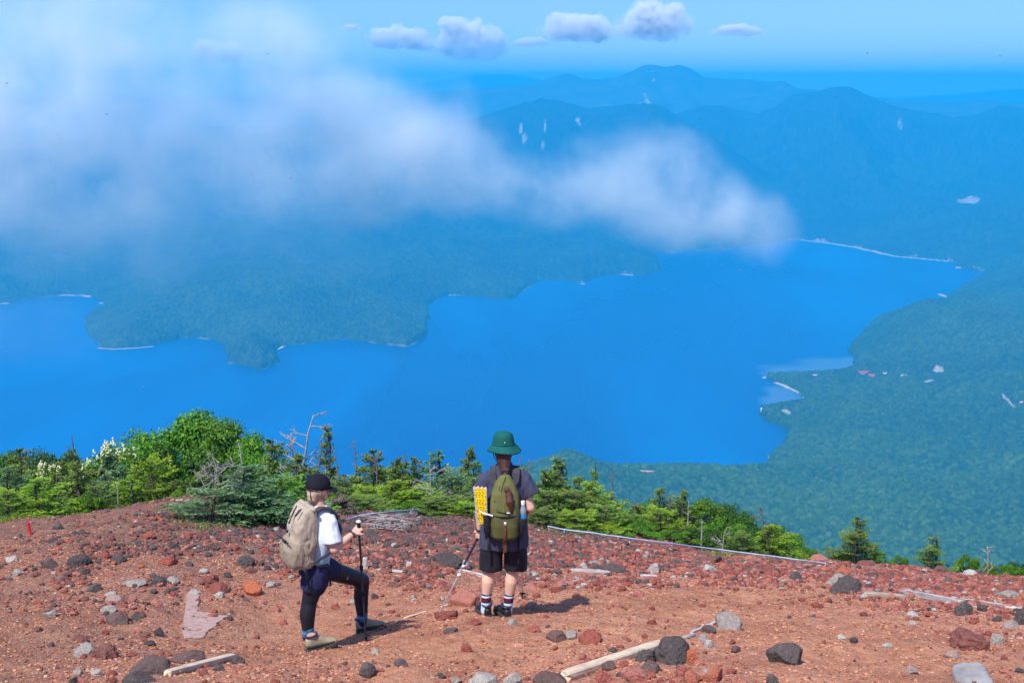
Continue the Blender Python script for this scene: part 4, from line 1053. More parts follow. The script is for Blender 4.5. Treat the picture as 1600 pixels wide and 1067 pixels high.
for a in [(860, 770, 24.6, 0, 70, 'leafy green bush behind the firs by the standing hiker', M_LEAF, 0.4), (905, 778, 24.6, 0, 80, 'leafy green bush under the slender tufted fir', M_LEAF, 1.4), (948, 786, 24.4, 0, 80, 'leafy green bush under the dark curved pole', M_LEAF, 2.4),
          (1005, 792, 24.4, 0, 80, 'leafy green bush left of the fir with spikes', M_LEAF, 0.9), (1050, 798, 24.5, 0, 80, 'leafy green bush behind the lime fir over the rail', M_LEAF, 1.9),
          (600, 765, 25.0, 0, 90, 'leafy green bush deep in the central thicket', M_LEAF, 0.2), (690, 762, 25.0, 0, 90, 'leafy green bush right of the white dead stem', M_LEAF, 1.2), (545, 765, 24.8, 0, 70, 'leafy green bush behind the raised hand', M_LEAF, 2.2),
          (1130, 815, 23.6, 2, 90, 'leafy bush between the dead stubs and the lime fir', M_LEAF, 0.4), (1172, 830, 23.4, 2, 70, 'leafy bush left of the dead spike', M_DARKLEAF, 1.4),
          (1226, 850, 23.1, 2, 60, 'leafy bush at the rail end', M_LEAF, 2.4), (1320, 862, 23.0, 2, 40, 'leafy tuft at the left foot of the lone fir', M_LEAF, 0.9), (1590, 880, 24.0, 2, 60, 'darker bush behind the bright one at the right edge', M_DARKLEAF, 0.5)]:
    bush(*a)
# --- dead wood
snag(491, 649, 23.6, 51, 8, 0.75, 'big forked dead tree reaching up right behind the left hiker', lean=(0.36, 0), thick=0.021, twig=2, mat=m_dead, low=0.35)
snag(451, 676, 23.9, 52, 9, 0.6, 'dead tree with a spray of pale twigs left of the forked one', lean=(-0.12, 0), thick=0.022, twig=2, mat=m_dead, low=0.4)
snag(503, 685, 25, 53, 10, 0.22, 'straight bare dark pole left of the thin fir', thick=0.016, twig=0, low=0.5)
snag(536, 703, 24.8, 54, 7, 0.2, 'dark leaning pole right of the thin fir', lean=(-0.14, 0), thick=0.016, twig=0, low=0.4)
snag(549, 688, 25.2, 55, 8, 0.2, 'tall curved dead pole, rightmost of the three', lean=(-0.12, 0), thick=0.018, twig=0, low=0.4)
snag(592, 708, 24.4, 56, 6, 0.35, 'dead tip with dark twigs bent to the left', thick=0.014, twig=1, low=0.7)
snag(679, 724, 22.3, 57, 9, 0.5, 'slim white dead stem with side twigs in the centre', thick=0.013, twig=2, mat=m_dead, low=0.3)
snag(729, 697, 25.2, 58, 5, 0.15, 'thin bare pole left of the green hat', thick=0.010, twig=0, low=0.6)
snag(822, 716, 25, 59, 8, 0.22, 'thin mossy pole right of the standing hiker', thick=0.012, twig=1, low=0.6)
snag(829, 717, 25, 60, 3, 0.1, 'short bare pole beside the mossy one', thick=0.010, twig=0, low=0.7)
snag(878, 720, 24.2, 61, 8, 0.35, 'bare spike rising from the half-bare fir', thick=0.012, twig=1, low=0.4)
snag(954, 733, 24.4, 62, 5, 0.15, 'dark curved dead pole right of the slender fir', thick=0.015, twig=0, low=0.5, curve=0.05)
snag(992, 780, 23.8, 63, 8, 0.4, 'tangle of thin grey dead twigs left of the fir with spikes', thick=0.018, twig=1)
snag(1044, 768, 23.4, 64, 9, 0.3, 'grey spike standing in the fir with bare branches', thick=0.012, twig=1, low=0.5)
snag(1078, 782, 22.9, 65, 5, 0.18, 'pale straight stem in front of the deep green bush', thick=0.015, twig=0, mat=m_dead)
snag(1098, 814, 22.4, 66, 3, 0.1, 'white broken stub right of the pale stem', thick=0.03, twig=0, mat=m_dead)
snag(1136, 822, 22.4, 67, 6, 0.35, 'grey leaning dead sapling in front of the dark bushes', lean=(0.1, 0), thick=0.022, twig=1, mat=m_dead)
snag(1192, 794, 22.9, 68, 12, 0.28, 'dead spike sticking up from the lime fir', thick=0.014, twig=1, low=0.5)
snag(1544, 853, 22.8, 69, 10, 0.28, 'bare white sapling near the right end of the crest', thick=0.014, twig=1, mat=m_dead, low=0.2)
snag(344, 720, 20.8, 70, 11, 0.75, 'bleached dead branches tangled above the silvery pine', lean=(0.1, 0), thick=0.012, twig=2, mat=m_dead, low=0.15)
snag(374, 698, 21.6, 71, 7, 0.4, 'thin white dead stem at the right of the bleached tangle', lean=(-0.1, 0), thick=0.013, twig=1, mat=m_dead, low=0.2)
snag(310, 738, 21.6, 72, 8, 0.6, 'grey dead twigs left of the bleached tangle', lean=(-0.2, 0), thick=0.010, twig=2, mat=m_dead, low=0.15)
snag(40, 700, 27, 73, 6, 0.4, 'grey bare stem among the firs at the far left', thick=0.012, twig=1, low=0.4)
snag(180, 752, 22.9, 74, 4, 0.15, 'short white stick at the foot of the silvery fir', thick=0.014, twig=0, mat=m_dead)
# dry brown bush behind the trekking pole and the brush pile
dry = make_broad(31, 1.0, 1.2, 14, 6000, 0.05)
plant('dry_bush', 535, 772, 20.6, dry, 'dry brown twiggy bush behind the raised hand', 'bush', None, 66, None, 0, M_DRY, 0.95, 1.15)
def brush_pile(px, py, wpx, label, seed, n_=70):
    c = ground_at(px, py); r = np.random.RandomState(seed); k = c.y / F; W = wpx * k
    segs = []
    for _ in range(n_):
        a = r.normal(0, 0.5) + (math.pi if r.random() < .5 else 0); L = r.uniform(0.3, 0.9) * W * 0.55
        p = np.array([r.uniform(-0.4, 0.4) * W, r.uniform(-0.28, 0.28), r.uniform(0.0, 0.16)]); q = p
        line = []
        for i in range(5):
            line.append((q.copy(), 0.010 * (1 - i * 0.17))); a += r.normal(0, 0.35)
            q = q + np.array([math.cos(a), math.sin(a) * 0.6, r.uniform(-0.08, 0.14) - 0.05 * i]) * L / 5; q[2] = max(q[2], 0.0)
        segs.append(line)
    return tag(link('brush_pile', np_mesh('brush_pile', *tubes(segs, 5), True), m_dead, loc=c), label, 'brush')
brush_pile(606, 827, 78, 'heap of bleached dead branches right of the raised hand', 5, 90)
snag(742, 797, 19.6, 81, 5, 0.22, 'small pale dead branch lying left of the standing hiker', lean=(-0.25, 0), thick=0.05, twig=1, mat=m_dead, low=0.1)
# grass at the edge of the thicket
def grass(name, spots, label):
    r = np.random.RandomState(8); C, D, U, L, W = [], [], [], [], []
    for px, py, w, h in spots:
        g = ground_at(px, py)
        for _ in range(int(w * 9)):
            x = g.x + r.normal(0, w * g.y / F * 0.35); y = g.y + r.normal(0, 0.25)
            d = unit(np.array([r.normal(0, .35), r.normal(0, .35), 1.0])); l = h * g.y / F * r.uniform(.4, 1.1)
            C.append(np.array([x, y, gz(x, y)]) + d * l * .5); D.append(d); U.append(unit(np.array([r.normal(), r.normal(), .1]))); L.append(l); W.append(0.012)
    V, Fc, tn = blades(np.array(C), np.array(D), np.array(U), np.array(L), np.array(W), r.random(len(C)))
    me = np_mesh(name, V, Fc); set_attr(me, 'tone', tn)
    return tag(link(name, me, M_LIME), label, 'grass', kind='stuff')
grass('grass', [(298, 818, 30, 8), (330, 822, 40, 8), (372, 824, 40, 6), (406, 822, 26, 9), (20, 812, 30, 9), (70, 806, 40, 8), (130, 794, 30, 9), (880, 820, 50, 8), (1140, 852, 60, 8), (1250, 870, 30, 8)], 'short green grass at the foot of the thickets')
print('trees', time.time() - T0)

# ================================================================== HIKERS
def flat_mat(name, col, rough=0.8, spec=0.2, bumpscale=None, bstr=0.3, var=0.25, metal=0.0):
    m, nt, out = new_mat(name); n = N(nt); co = n.coord('Object')
    dk = tuple(q * (1 - var) for q in col); lt = tuple(min(1, q * (1 + var * 0.6)) for q in col)
    c = n.ramp(n.noise(co, 9.0, 4, 0.6), [(0.3, dk), (0.7, lt)])
    nb = n.bump(n.noise(co, bumpscale, 3), bstr, 0.006) if bumpscale else None
    n.bsdf(out, c, rough, nb, spec, metal); return m
M_SKIN = flat_mat('skin', (0.62, 0.36, 0.26), 0.55, 0.35, 60, 0.08, 0.10)
M_SKIN2 = flat_mat('fair_skin', (0.70, 0.44, 0.32), 0.55, 0.35, 60, 0.08, 0.10)
M_NAVYTEE = flat_mat('navy_cotton', (0.060, 0.062, 0.105), 0.9, 0.1, 90, 0.3)
M_BLACKCLOTH = flat_mat('black_nylon', (0.016, 0.017, 0.024), 0.7, 0.25, 70, 0.25)
M_TIGHT = flat_mat('black_tights', (0.013, 0.014, 0.022), 0.6, 0.3, 70, 0.2)
M_NAVY = flat_mat('navy_shorts', (0.020, 0.022, 0.070), 0.8, 0.2, 70, 0.25)
M_SHOEB = flat_mat('black_leather', (0.016, 0.017, 0.020), 0.5, 0.4, 50, 0.3)
M_STRAP = flat_mat('black_webbing', (0.018, 0.018, 0.020), 0.75, 0.2)
M_GREYSTRAP = flat_mat('grey_padded_mesh', (0.060, 0.060, 0.068), 0.9, 0.1, 120, 0.4)
M_HATG = flat_mat('green_hat_cloth', (0.010, 0.105, 0.090), 0.9, 0.15, 80, 0.25, 0.2)
M_HATB = flat_mat('black_hat_cloth', (0.012, 0.012, 0.022), 0.85, 0.15, 80, 0.25)
M_HAIR = flat_mat('brown_hair', (0.085, 0.030, 0.020), 0.55, 0.4, 200, 0.8, 0.5)
M_BLOND = flat_mat('pale_blond_hair', (0.56, 0.40, 0.28), 0.6, 0.3, 200, 0.8, 0.35)
M_OLIVE = flat_mat('olive_canvas', (0.090, 0.092, 0.032), 0.8, 0.2, 90, 0.3)
M_OLIVE2 = flat_mat('light_olive_canvas', (0.135, 0.140, 0.048), 0.8, 0.2, 90, 0.3)
M_TAN = flat_mat('taupe_ripstop', (0.400, 0.335, 0.255), 0.7, 0.25, 25, 0.4, 0.15)
M_TAN2 = flat_mat('dark_taupe_mesh', (0.300, 0.245, 0.185), 0.85, 0.15, 140, 0.5, 0.2)
M_YEL = flat_mat('yellow_foam', (0.86, 0.62, 0.010), 0.7, 0.2, 40, 0.3, 0.1)
M_FOAMG = flat_mat('silver_foam', (0.42, 0.43, 0.46), 0.6, 0.3)
M_SILVER = flat_mat('brushed_aluminium', (0.62, 0.63, 0.66), 0.35, 0.5, None, 0.3, 0.1, 0.6)
M_POLEB = flat_mat('blue_black_shaft', (0.020, 0.022, 0.055), 0.4, 0.5)
M_POLEG = flat_mat('dark_green_shaft', (0.008, 0.070, 0.045), 0.4, 0.5)
M_CORK = flat_mat('brown_leather', (0.130, 0.055, 0.030), 0.7, 0.2)
M_WHITEP = flat_mat('white_plastic', (0.80, 0.80, 0.82), 0.4, 0.4, None, 0.3, 0.03)
M_KHAKI = flat_mat('beige_suede', (0.340, 0.285, 0.190), 0.85, 0.15, 80, 0.3)
M_SOLE = flat_mat('dark_rubber', (0.050, 0.048, 0.042), 0.8, 0.2)
M_WSOLE = flat_mat('white_rubber', (0.62, 0.60, 0.55), 0.7, 0.2)
M_PURPLE = flat_mat('purple_lining', (0.050, 0.030, 0.075), 0.8, 0.2)
m, nt, out = new_mat('water_blue_plastic'); n = N(nt)
b_ = n.bsdf(out, (0.03, 0.36, 0.80), 0.08, None, 0.5); b_.inputs['Transmission Weight'].default_value = 0.35; M_WATER = m
m, nt, out = new_mat('clear_plastic'); n = N(nt)
b_ = n.bsdf(out, (0.55, 0.68, 0.78), 0.08, None, 0.5); b_.inputs['Transmission Weight'].default_value = 0.6; M_CLEAR = m

def banded(name, bands, scale_attr='hgt'):
    m, nt, out = new_mat(name); n = N(nt)
    n.bsdf(out, n.ramp(n.attr(scale_attr), bands, 'CONSTANT'), 0.9, None, 0.1); return m
M_SOCKB = banded('striped_sock', [(0.0, (0.55, 0.62, 0.75)), (0.30, (0.62, 0.68, 0.80)), (0.42, (0.085, 0.020, 0.045)), (0.70, (0.66, 0.66, 0.70)), (0.80, (0.010, 0.055, 0.085)), (0.90, (0.55, 0.60, 0.66)), (0.94, (0.010, 0.055, 0.085))])
M_SOCKA = banded('teal_striped_sock', [(0.0, (0.02, 0.02, 0.05)), (0.25, (0.035, 0.15, 0.30)), (0.45, (0.10, 0.26, 0.38)), (0.55, (0.03, 0.13, 0.28)), (0.68, (0.12, 0.30, 0.36)), (0.76, (0.02, 0.12, 0.15))])
# white shirt that shades to pale blue dye at the hem (the cloth itself is dyed)
m, nt, out = new_mat('white_shirt_blue_hem'); n = N(nt)
n.bsdf(out, n.ramp(n.attr('hgt'), [(0.0, (0.22, 0.50, 0.66)), (0.28, (0.34, 0.60, 0.76)), (0.52, (0.62, 0.71, 0.80)), (1.0, (0.72, 0.76, 0.82))]), 0.85, None, 0.15); M_WHITETEE = m

class Blob:
    def __init__(s): s.V = []; s.F = []; s.o = 0
    def add(s, V, Fc):
        V = np.asarray(V, float); s.V.append(V); s.F.append(np.asarray(Fc) + s.o); s.o += len(V); return s
    def ell(s, c, R, rot=None):
        V, Fc = ico(3); V = V * np.array(R)
        if rot is not None: V = V @ np.array(rot.to_3x3()).T if hasattr(rot, 'to_3x3') else V @ np.array(rot).T
        return s.add(V + np.array(c), Fc)
    def loft(s, secs, n_=20, p=2.0):
        """secs: (centre, half-axis a, half-axis b); superellipse exponent p"""
        th = np.arange(n_) * 2 * math.pi / n_; ct, st = np.cos(th), np.sin(th)
        ct = np.sign(ct) * np.abs(ct) ** (2 / p); st = np.sign(st) * np.abs(st) ** (2 / p)
        V = []; Fc = []
        for c, a, b in secs: V.append(np.array(c)[None] + ct[:, None] * np.array(a)[None] + st[:, None] * np.array(b)[None])
        k = len(secs)
        for i in range(k - 1):
            for j in range(n_):
                q = i * n_ + j; r = i * n_ + (j + 1) % n_; Fc += [(q, r, r + n_), (q, r + n_, q + n_)]
        V = np.concatenate(V); m0 = len(V); V = np.concatenate([V, [np.array(secs[0][0]), np.array(secs[-1][0])]])
        for j in range(n_):
            Fc.append((m0, (j + 1) % n_, j)); Fc.append((m0 + 1, (k - 1) * n_ + j, (k - 1) * n_ + (j + 1) % n_))
        return s.add(V, Fc)
    def limb(s, pts, radii, n_=14, sub=5):
        """smooth tapered limb through joints, round ends"""
        P = [np.array(p, float) for p in pts]; L = []
        for i in range(len(P) - 1):
            for k in range(sub):
                t = k / sub; L.append((P[i] * (1 - t) + P[i + 1] * t, radii[i] * (1 - t) + radii[i + 1] * t))
        L.append((P[-1], radii[-1]))
        d0 = unit(P[0] - P[1]); d1 = unit(P[-1] - P[-2])
        pre = [(P[0] + d0 * radii[0] * math.sin(a), radii[0] * math.cos(a)) for a in (1.35, 0.9, 0.45)]
        post = [(P[-1] + d1 * radii[-1] * math.sin(a), radii[-1] * math.cos(a)) for a in (0.45, 0.9, 1.35)]
        L = pre + L + post; C = np.array([q[0] for q in L]); R = [q[1] for q in L]
        T = np.gradient(C, axis=0); T = unit(T); ref = np.array([0.2, 0.95, 0.1]) if abs(T[0][2]) > .5 else np.array([0.1, 0.2, 0.97])
        secs = []
        for c, r_, t in zip(C, R, T):
            a = unit(np.cross(t, ref)); b = np.cross(t, a); secs.append((c, a * r_, b * r_))
        return s.loft(secs, n_)
    def mesh(s, name, voxel=None, smooth_it=4, wrinkle=0.0, wscale=14.0, smooth_shade=True, seed=1, wz=0.35):
        me = np_mesh(name, np.concatenate(s.V), np.concatenate(s.F), smooth_shade)
        if voxel:
            o = bpy.data.objects.new('tmp', me); COL.objects.link(o)
            m1 = o.modifiers.new('r', 'REMESH'); m1.mode = 'VOXEL'; m1.voxel_size = voxel; m1.use_smooth_shade = True
            if smooth_it:
                m2 = o.modifiers.new('s', 'SMOOTH'); m2.factor = 0.5; m2.iterations = smooth_it
            dg = bpy.context.evaluated_depsgraph_get(); ev = o.evaluated_get(dg)
            me2 = bpy.data.meshes.new_from_object(ev); bpy.data.objects.remove(o); bpy.data.meshes.remove(me); me = me2; me.name = name
        if wrinkle:
            k = len(me.vertices); co = np.empty(k * 3, np.float32); me.vertices.foreach_get('co', co); co = co.reshape(-1, 3)
            nn = np.empty(k * 3, np.float32); me.vertices.foreach_get('normal', nn); nn = nn.reshape(-1, 3)
            q = co * np.array([1, 1, wz]) * wscale
            d = fbm3(q + seed * 3.7, 3, seed, 0.5); d2 = 1 - 2 * np.abs(fbm3(q * 0.7 + 9.1, 2, seed + 4))
            co = co + nn * ((d * 0.6 + (d2 - 0.4) * 0.6) * wrinkle)[:, None]
            me.vertices.foreach_set('co', co.astype(np.float32).ravel()); me.update()
        return me
def hgt(me, z0=None, z1=None, axis=None):
    k = len(me.vertices); co = np.empty(k * 3, np.float32); me.vertices.foreach_get('co', co); co = co.reshape(-1, 3)
    h = co[:, 2] if axis is None else co @ np.array(axis)
    z0 = h.min() if z0 is None else z0; z1 = h.max() if z1 is None else z1
    set_attr(me, 'hgt', np.clip((h - z0) / (z1 - z0), 0, 1)); return me
def sleeve(B, pts, radii):
    """open-ended tube with a flat cut end"""
    P = np.array(pts, float); T = unit(np.gradient(P, axis=0)); secs = []
    for c, r_, t in zip(P, radii, T): a = unit(np.cross(t, [0.1, .97, .2])); b = np.cross(t, a); secs.append((c, a * r_, b * r_))
    return B.loft(secs, 18)
def part(name, me, mat, parent, label=None):
    o = link(name, me, mat, parent)
    if label: o['label'] = label
    return o
def tubemesh(name, lines, sides=8): return np_mesh(name, *tubes(lines, sides), True)
def band_mesh(name, pts, nrm, w, th=0.004):
    """flat strap along points; nrm: outward normal(s)"""
    P = np.array(pts, float); k = len(P); T = unit(np.gradient(P, axis=0)); Nn = np.array(nrm, float)
    if Nn.ndim == 1: Nn = np.repeat(Nn[None], k, 0)
    S = unit(np.cross(T, Nn)); Nn = unit(np.cross(S, T)); w = np.broadcast_to(np.array(w, float), (k,))[:, None]
    V = np.concatenate([P + S * w / 2 + Nn * th, P - S * w / 2 + Nn * th, P - S * w / 2, P + S * w / 2]).reshape(4, k, 3).transpose(1, 0, 2).reshape(-1, 3); Fc = []
    for i in range(k - 1):
        for j in range(4):
            a = i * 4 + j; b = i * 4 + (j + 1) % 4; Fc.append((a, b, b + 4, a + 4))
    Fc.append((3, 2, 1, 0)); e = (k - 1) * 4; Fc.append((e, e + 1, e + 2, e + 3))
    return np_mesh(name, V, Fc)

def hand(B, wrist, d, palm_n, curl=0.6, thumb_side=1, L=0.165, grip=None):
    """palm, four unequal bent fingers and a thumb; d towards the fingertips, palm_n out of the palm"""
    d = unit(np.array(d, float)); pn = unit(np.array(palm_n, float)); pn = unit(pn - d * (pn @ d)); s = np.cross(d, pn)
    w = np.array(wrist, float); pc = w + d * 0.045
    B.loft([(w - d * .01, s * .022, pn * .016), (w + d * .02, s * .031, pn * .015), (w + d * .055, s * .038, pn * .014), (w + d * .080, s * .037, pn * .012)], 14)
    for i, (off, ln) in enumerate(((-0.028, .060), (-0.009, .068), (.010, .064), (.028, .050))):
        base = w + d * .072 + s * off; q = base; a = 0.0; pts = [base - d * .01]
        for seg, fr in enumerate((.42, .33, .25)):
            a += curl * (0.9, 1.1, 0.8)[seg] + 0.05 * i
            q = q + (d * math.cos(a) + pn * math.sin(a)) * ln * fr; pts.append(q)
        B.limb(pts, [.0098, .0092, .0085, .0072], 8, 2)
    tb = w + d * .022 + s * .030 * -thumb_side
    p1 = tb + unit(d * .7 - s * .8 * thumb_side + pn * .35) * .034; p2 = p1 + unit(d * .75 - s * .1 * thumb_side + pn * .8) * .028; p3 = p2 + unit(d * .5 + s * .5 * thumb_side + pn * .8) * .022
    B.limb([tb, p1, p2, p3], [.0135, .0115, .0098, .0080], 8, 2)

def head(B, c, f, up, k=1.0):
    """skull, jaw, nose, ears, lips, brows, chin; c centre of the skull, f facing direction"""
    f = unit(np.array(f, float)); up = unit(np.array(up, float)); up = unit(up - f * (up @ f)); s = np.cross(f, up)
    M_ = np.stack([s, f, up], 1); c = np.array(c, float)
    def P(x, y, z): return c + M_ @ np.array([x, y, z]) * k
    B.ell(P(0, -.008, .020), (.076 * k, .094 * k, .088 * k), M_); B.ell(P(0, .030, -.045), (.060 * k, .062 * k, .068 * k), M_)
    B.ell(P(0, .060, -.088), (.030 * k, .026 * k, .022 * k), M_)
    B.limb([P(0, .088, .008), P(0, .108, -.030)], [.008 * k, .014 * k], 8, 2)
    for q in (-1, 1):
        B.ell(P(.078 * q, -.006, -.008), (.009 * k, .018 * k, .031 * k), M_); B.ell(P(.030 * q, .078, .018), (.020 * k, .012 * k, .007 * k), M_); B.ell(P(.040 * q, .062, -.030), (.022 * k, .022 * k, .020 * k), M_)
    B.ell(P(0, .090, -.062), (.022 * k, .010 * k, .005 * k), M_); B.ell(P(0, .088, -.070), (.018 * k, .010 * k, .005 * k), M_)
    return P, M_
def eyes(name_parent, P, k, base):
    for q in (-1, 1):
        e = Blob().ell(P(.030 * q, .084, .004), (.0105 * k, .0085 * k, .0075 * k)); part('eye', e.mesh('eye'), M_WHITEP, name_parent)

def shoe(parent, heel, toe, mats, side=1, name='shoe', hgt_=0.10, L=0.275, up=None):
    """heel and toe ground points; mats: upper, sole, trim"""
    h = np.array(heel, float); d = unit(np.array(toe, float) - h); t = h + d * L; u = np.array([0, 0, 1.0]); u = unit(u - d * (u @ d)); s = np.cross(d, u)
    B = Blob()
    prof_ = [(.00, .026, .075), (.03, .036, .100), (.08, .037, .105), (.13, .036, .085), (.17, .042, .066), (.21, .046, .056), (.25, .040, .046), (.275, .022, .030)]
    secs = [(h + d * a * L / .275 + u * (z * .5 + .012) * hgt_ / .10, s * w, u * (z * .5) * hgt_ / .10) for a, w, z in prof_]
    B.loft(secs, 16, 2.6)
    for a in (.095, ):
        sleeve(B, [h + d * .058 + u * .05, h + d * .055 + u * (hgt_ * .9), h + d * .052 + u * (hgt_ + .026)], [.036, .037, .040])
    o = part(name, B.mesh('shoe', 0.006, 3, 0.0015, 30), mats[0], parent)
    S = Blob(); S.loft([(h + d * (a * L / .275 - .002) + u * .010, s * (w + .006), u * .021) for a, w, z in prof_], 18, 4)
    part('sole', S.mesh('sole', 0.005, 2), mats[1], o)
    cc_ = h + d * .052 + u * (hgt_ + .020)
    part('collar', tubemesh('collar', [[(cc_ + d * (.047 * math.cos(a)) + s * (.041 * math.sin(a)) + u * (.006 * math.cos(a)), .0085) for a in np.linspace(0, 6.283, 22)]], 8), mats[2], o)
    lines = []
    for i in range(4):
        a = .105 + i * .022; z = (.082 - i * .010) * hgt_ / .10 + .022
        lines.append([(h + d * a + u * (z - .006) + s * .022, .0028), (h + d * (a + .004) + u * (z + .004), .0030), (h + d * (a + .008) + u * (z - .006) - s * .022, .0028)])
    part('lace', tubemesh('lace', lines, 5), mats[3] if len(mats) > 3 else M_STRAP, o)
    if len(mats) > 4:
        R_ = Blob(); R_.loft([(h + d * a + u * .040 * hgt_ / .1, s * (w + .003), u * .014) for a, w in ((.0, .034), (.05, .041), (.12, .040), (.19, .046), (.24, .042))], 14, 4)
        part('rand', R_.mesh('rand', 0.006, 2), mats[4], o)
    return o

# ------------------------------------------------------------------ the standing hiker in the green hat
g0 = ground_at(789, 964); BY = g0.y; KX = BY / F
base = Vector((at(787, 964, BY).x, BY, g0.z - 0.0))
SB = 1.085
def eb(name, v):
    o = empty(name, base + Vector((v[0], v[1], v[2] * SB))); o.scale = (1, 1, SB); return o
person = eb('person', (0, 0, 0))
tag(person, 'standing hiker with braided hair, green bucket hat, navy T-shirt and black shorts', 'person', 'hikers on the path')
def lz(x, y): return gz(base.x + x, base.y + y) - base.z      # ground height at a local spot
fL, fR = lz(-.16, 0), lz(.02, .03)
Bd = Blob()
hipL, hipR = (-.085, .0, .80), (.095, .0, .80)
knL, knR = (-.125, .015, .435), (.085, .02, .435); anL, anR = (-.160, -.01, fL + .085), (.035, .02, fR + .085)
for hp, kn, an in ((hipL, knL, anL), (hipR, knR, anR)):
    hp, kn, an = map(np.array, (hp, kn, an)); mid = kn * .62 + an * .38 + np.array([0, -.014, 0])
    Bd.limb([hp, hp * .5 + kn * .5, kn, mid, an * .8 + kn * .2, an], [.085, .072, .052, .056, .038, .034])
    Bd.ell(an + np.array([-.01, .04, -.045]), (.034, .08, .03))
Bd.loft([((.005, 0, .74), (.13, 0, 0), (0, .085, 0)), ((.005, -.005, .84), (.145, 0, 0), (0, .095, 0)), ((.01, 0, .96), (.115, 0, 0), (0, .08, 0)), ((.015, .0, 1.08), (.135, 0, 0), (0, .09, 0)),
         ((.018, 0, 1.16), (.140, 0, 0), (0, .080, 0)), ((.015, .005, 1.215), (.085, 0, 0), (0, .055, 0)), ((.01, .01, 1.28), (.05, 0, 0), (0, .05, 0))], 24)
Bd.limb([(.01, .01, 1.24), (.005, .02, 1.34)], [.048, .046])
shL, elL, wrL = (-.140, 0, 1.195), (-.212, -.01, .935), (-.212, .02, .735)
shR, elR, wrR = (.172, 0, 1.195), (.232, -.03, .930), (.190, .17, .800)
Bd.limb([(-.13, 0, 1.165), elL], [.034, .036]); Bd.limb([elL, (-.213, .004, .86), wrL], [.036, .035, .023])
Bd.limb([(.16, 0, 1.165), elR], [.034, .037]); Bd.limb([elR, (.218, .05, .885), wrR], [.038, .036, .024])
hand(Bd, wrL, (-.05, .12, -1), (.55, .85, .1), 0.85, 1); hand(Bd, wrR, (-.35, .9, -.25), (-.6, -.1, -.7), 0.9, -1)
P_, M_ = head(Bd, (.0, .02, 1.425), (.05, 1, -.12), (0, .12, 1), 0.97)
body = part('body', Bd.mesh('body', 0.0055, 2), M_SKIN2, person); eyes(person, P_, .97, base)
# t-shirt
B = Blob()
B.loft([((.0, -.005, .595), (.212, 0, 0), (0, .125, 0)), ((.0, -.005, .64), (.210, 0, 0), (0, .130, 0)), ((.005, 0, .80), (.200, 0, 0), (0, .130, 0)), ((.012, 0, .95), (.190, 0, 0), (0, .125, 0)), ((.018, 0, 1.08), (.185, 0, 0), (0, .115, 0)),
        ((.020, 0, 1.17), (.180, 0, 0), (0, .105, 0)), ((.018, 0, 1.225), (.140, 0, 0), (0, .085, 0)), ((.014, .005, 1.262), (.085, 0, 0), (0, .070, 0)), ((.010, .008, 1.285), (.066, 0, 0), (0, .064, 0))], 28, 2.3)
sleeve(B, [(-.100, 0, 1.195), (-.150, -.003, 1.15), (-.185, -.006, 1.09), (-.212, -.010, 1.030)], [.055, .068, .070, .074])
sleeve(B, [(.130, 0, 1.195), (.178, -.004, 1.15), (.212, -.012, 1.095), (.242, -.022, 1.035)], [.056, .070, .072, .076])
part('t_shirt', B.mesh('t_shirt', 0.006, 2, 0.014, 20, seed=3), M_NAVYTEE, person)
# shorts
B = Blob()
B.loft([((0, 0, .60), (.175, 0, 0), (0, .115, 0)), ((0, 0, .72), (.180, 0, 0), (0, .12, 0)), ((0, 0, .80), (.165, 0, 0), (0, .11, 0))], 24, 2.4)
for sx, hp, kn in ((-1, hipL, knL), (1, hipR, knR)):
    x1 = -.112 if sx < 0 else .108
    B.loft([((sx * .088, 0, .66), (.096, 0, 0), (0, .105, 0)), ((x1 * .95, 0, .56), (.098, 0, 0), (0, .104, 0)), ((x1, .008, .455), (.101, 0, 0), (0, .104, 0)), ((x1, .01, .408), (.098, 0, 0), (0, .10, 0))], 22, 2.3)
part('shorts', B.mesh('shorts', 0.006, 2, 0.010, 18, seed=8), M_BLACKCLOTH, person)
for an, kn, fz in ((anL, knL, fL), (anR, knR, fR)):
    an, kn = np.array(an), np.array(kn); B = Blob(); top = an * .66 + kn * .34
    B.limb([top, an * .85 + kn * .15, an + np.array([0, 0, -.04])], [.0475, .0430, .041], 16)
    part('sock', hgt(B.mesh('sock', 0.006, 1), an[2] - .03, top[2] + .012), M_SOCKB, person)
shoe(person, (-.128, -.060, fL - .004), (-.225, .17, fL + .0), (M_SHOEB, M_SOLE, M_POLEB, M_STRAP), L=.255, hgt_=.085)
shoe(person, (.045, -.040, fR - .004), (-.060, .17, fR + .0), (M_SHOEB, M_SOLE, M_POLEB, M_STRAP), L=.250, hgt_=.085)
# hat
HF = np.array([.05, 1, -.10]); HF /= np.linalg.norm(HF)
def rev(profile, c, n_=36, tilt=(0, 0), squash=(1, 1), wob=0.0):
    V = []; Fc = []; k = len(profile)
    for r_, z in profile:
        for j in range(n_):
            a = 2 * math.pi * j / n_; rr_ = r_ * (1 + wob * math.sin(3 * a + 1) * (r_ > .11))
            x, y = rr_ * math.cos(a) * squash[0], rr_ * math.sin(a) * squash[1]; V.append((c[0] + x, c[1] + y, c[2] + z + x * tilt[0] + y * tilt[1] + wob * .25 * math.sin(2 * a) * (r_ > .11)))
    for i in range(k - 1):
        for j in range(n_):
            a = i * n_ + j; b = i * n_ + (j + 1) % n_; Fc.append((a, b, b + n_, a + n_))
    return V, Fc
prof_hat = [(.001, .108), (.03, .107), (.058, .100), (.075, .088), (.085, .068), (.091, .036), (.096, .008), (.099, .000), (.122, -.020), (.143, -.044), (.148, -.050), (.146, -.054), (.120, -.028), (.096, -.008), (.088, .028), (.07, .078), (.001, .100)]
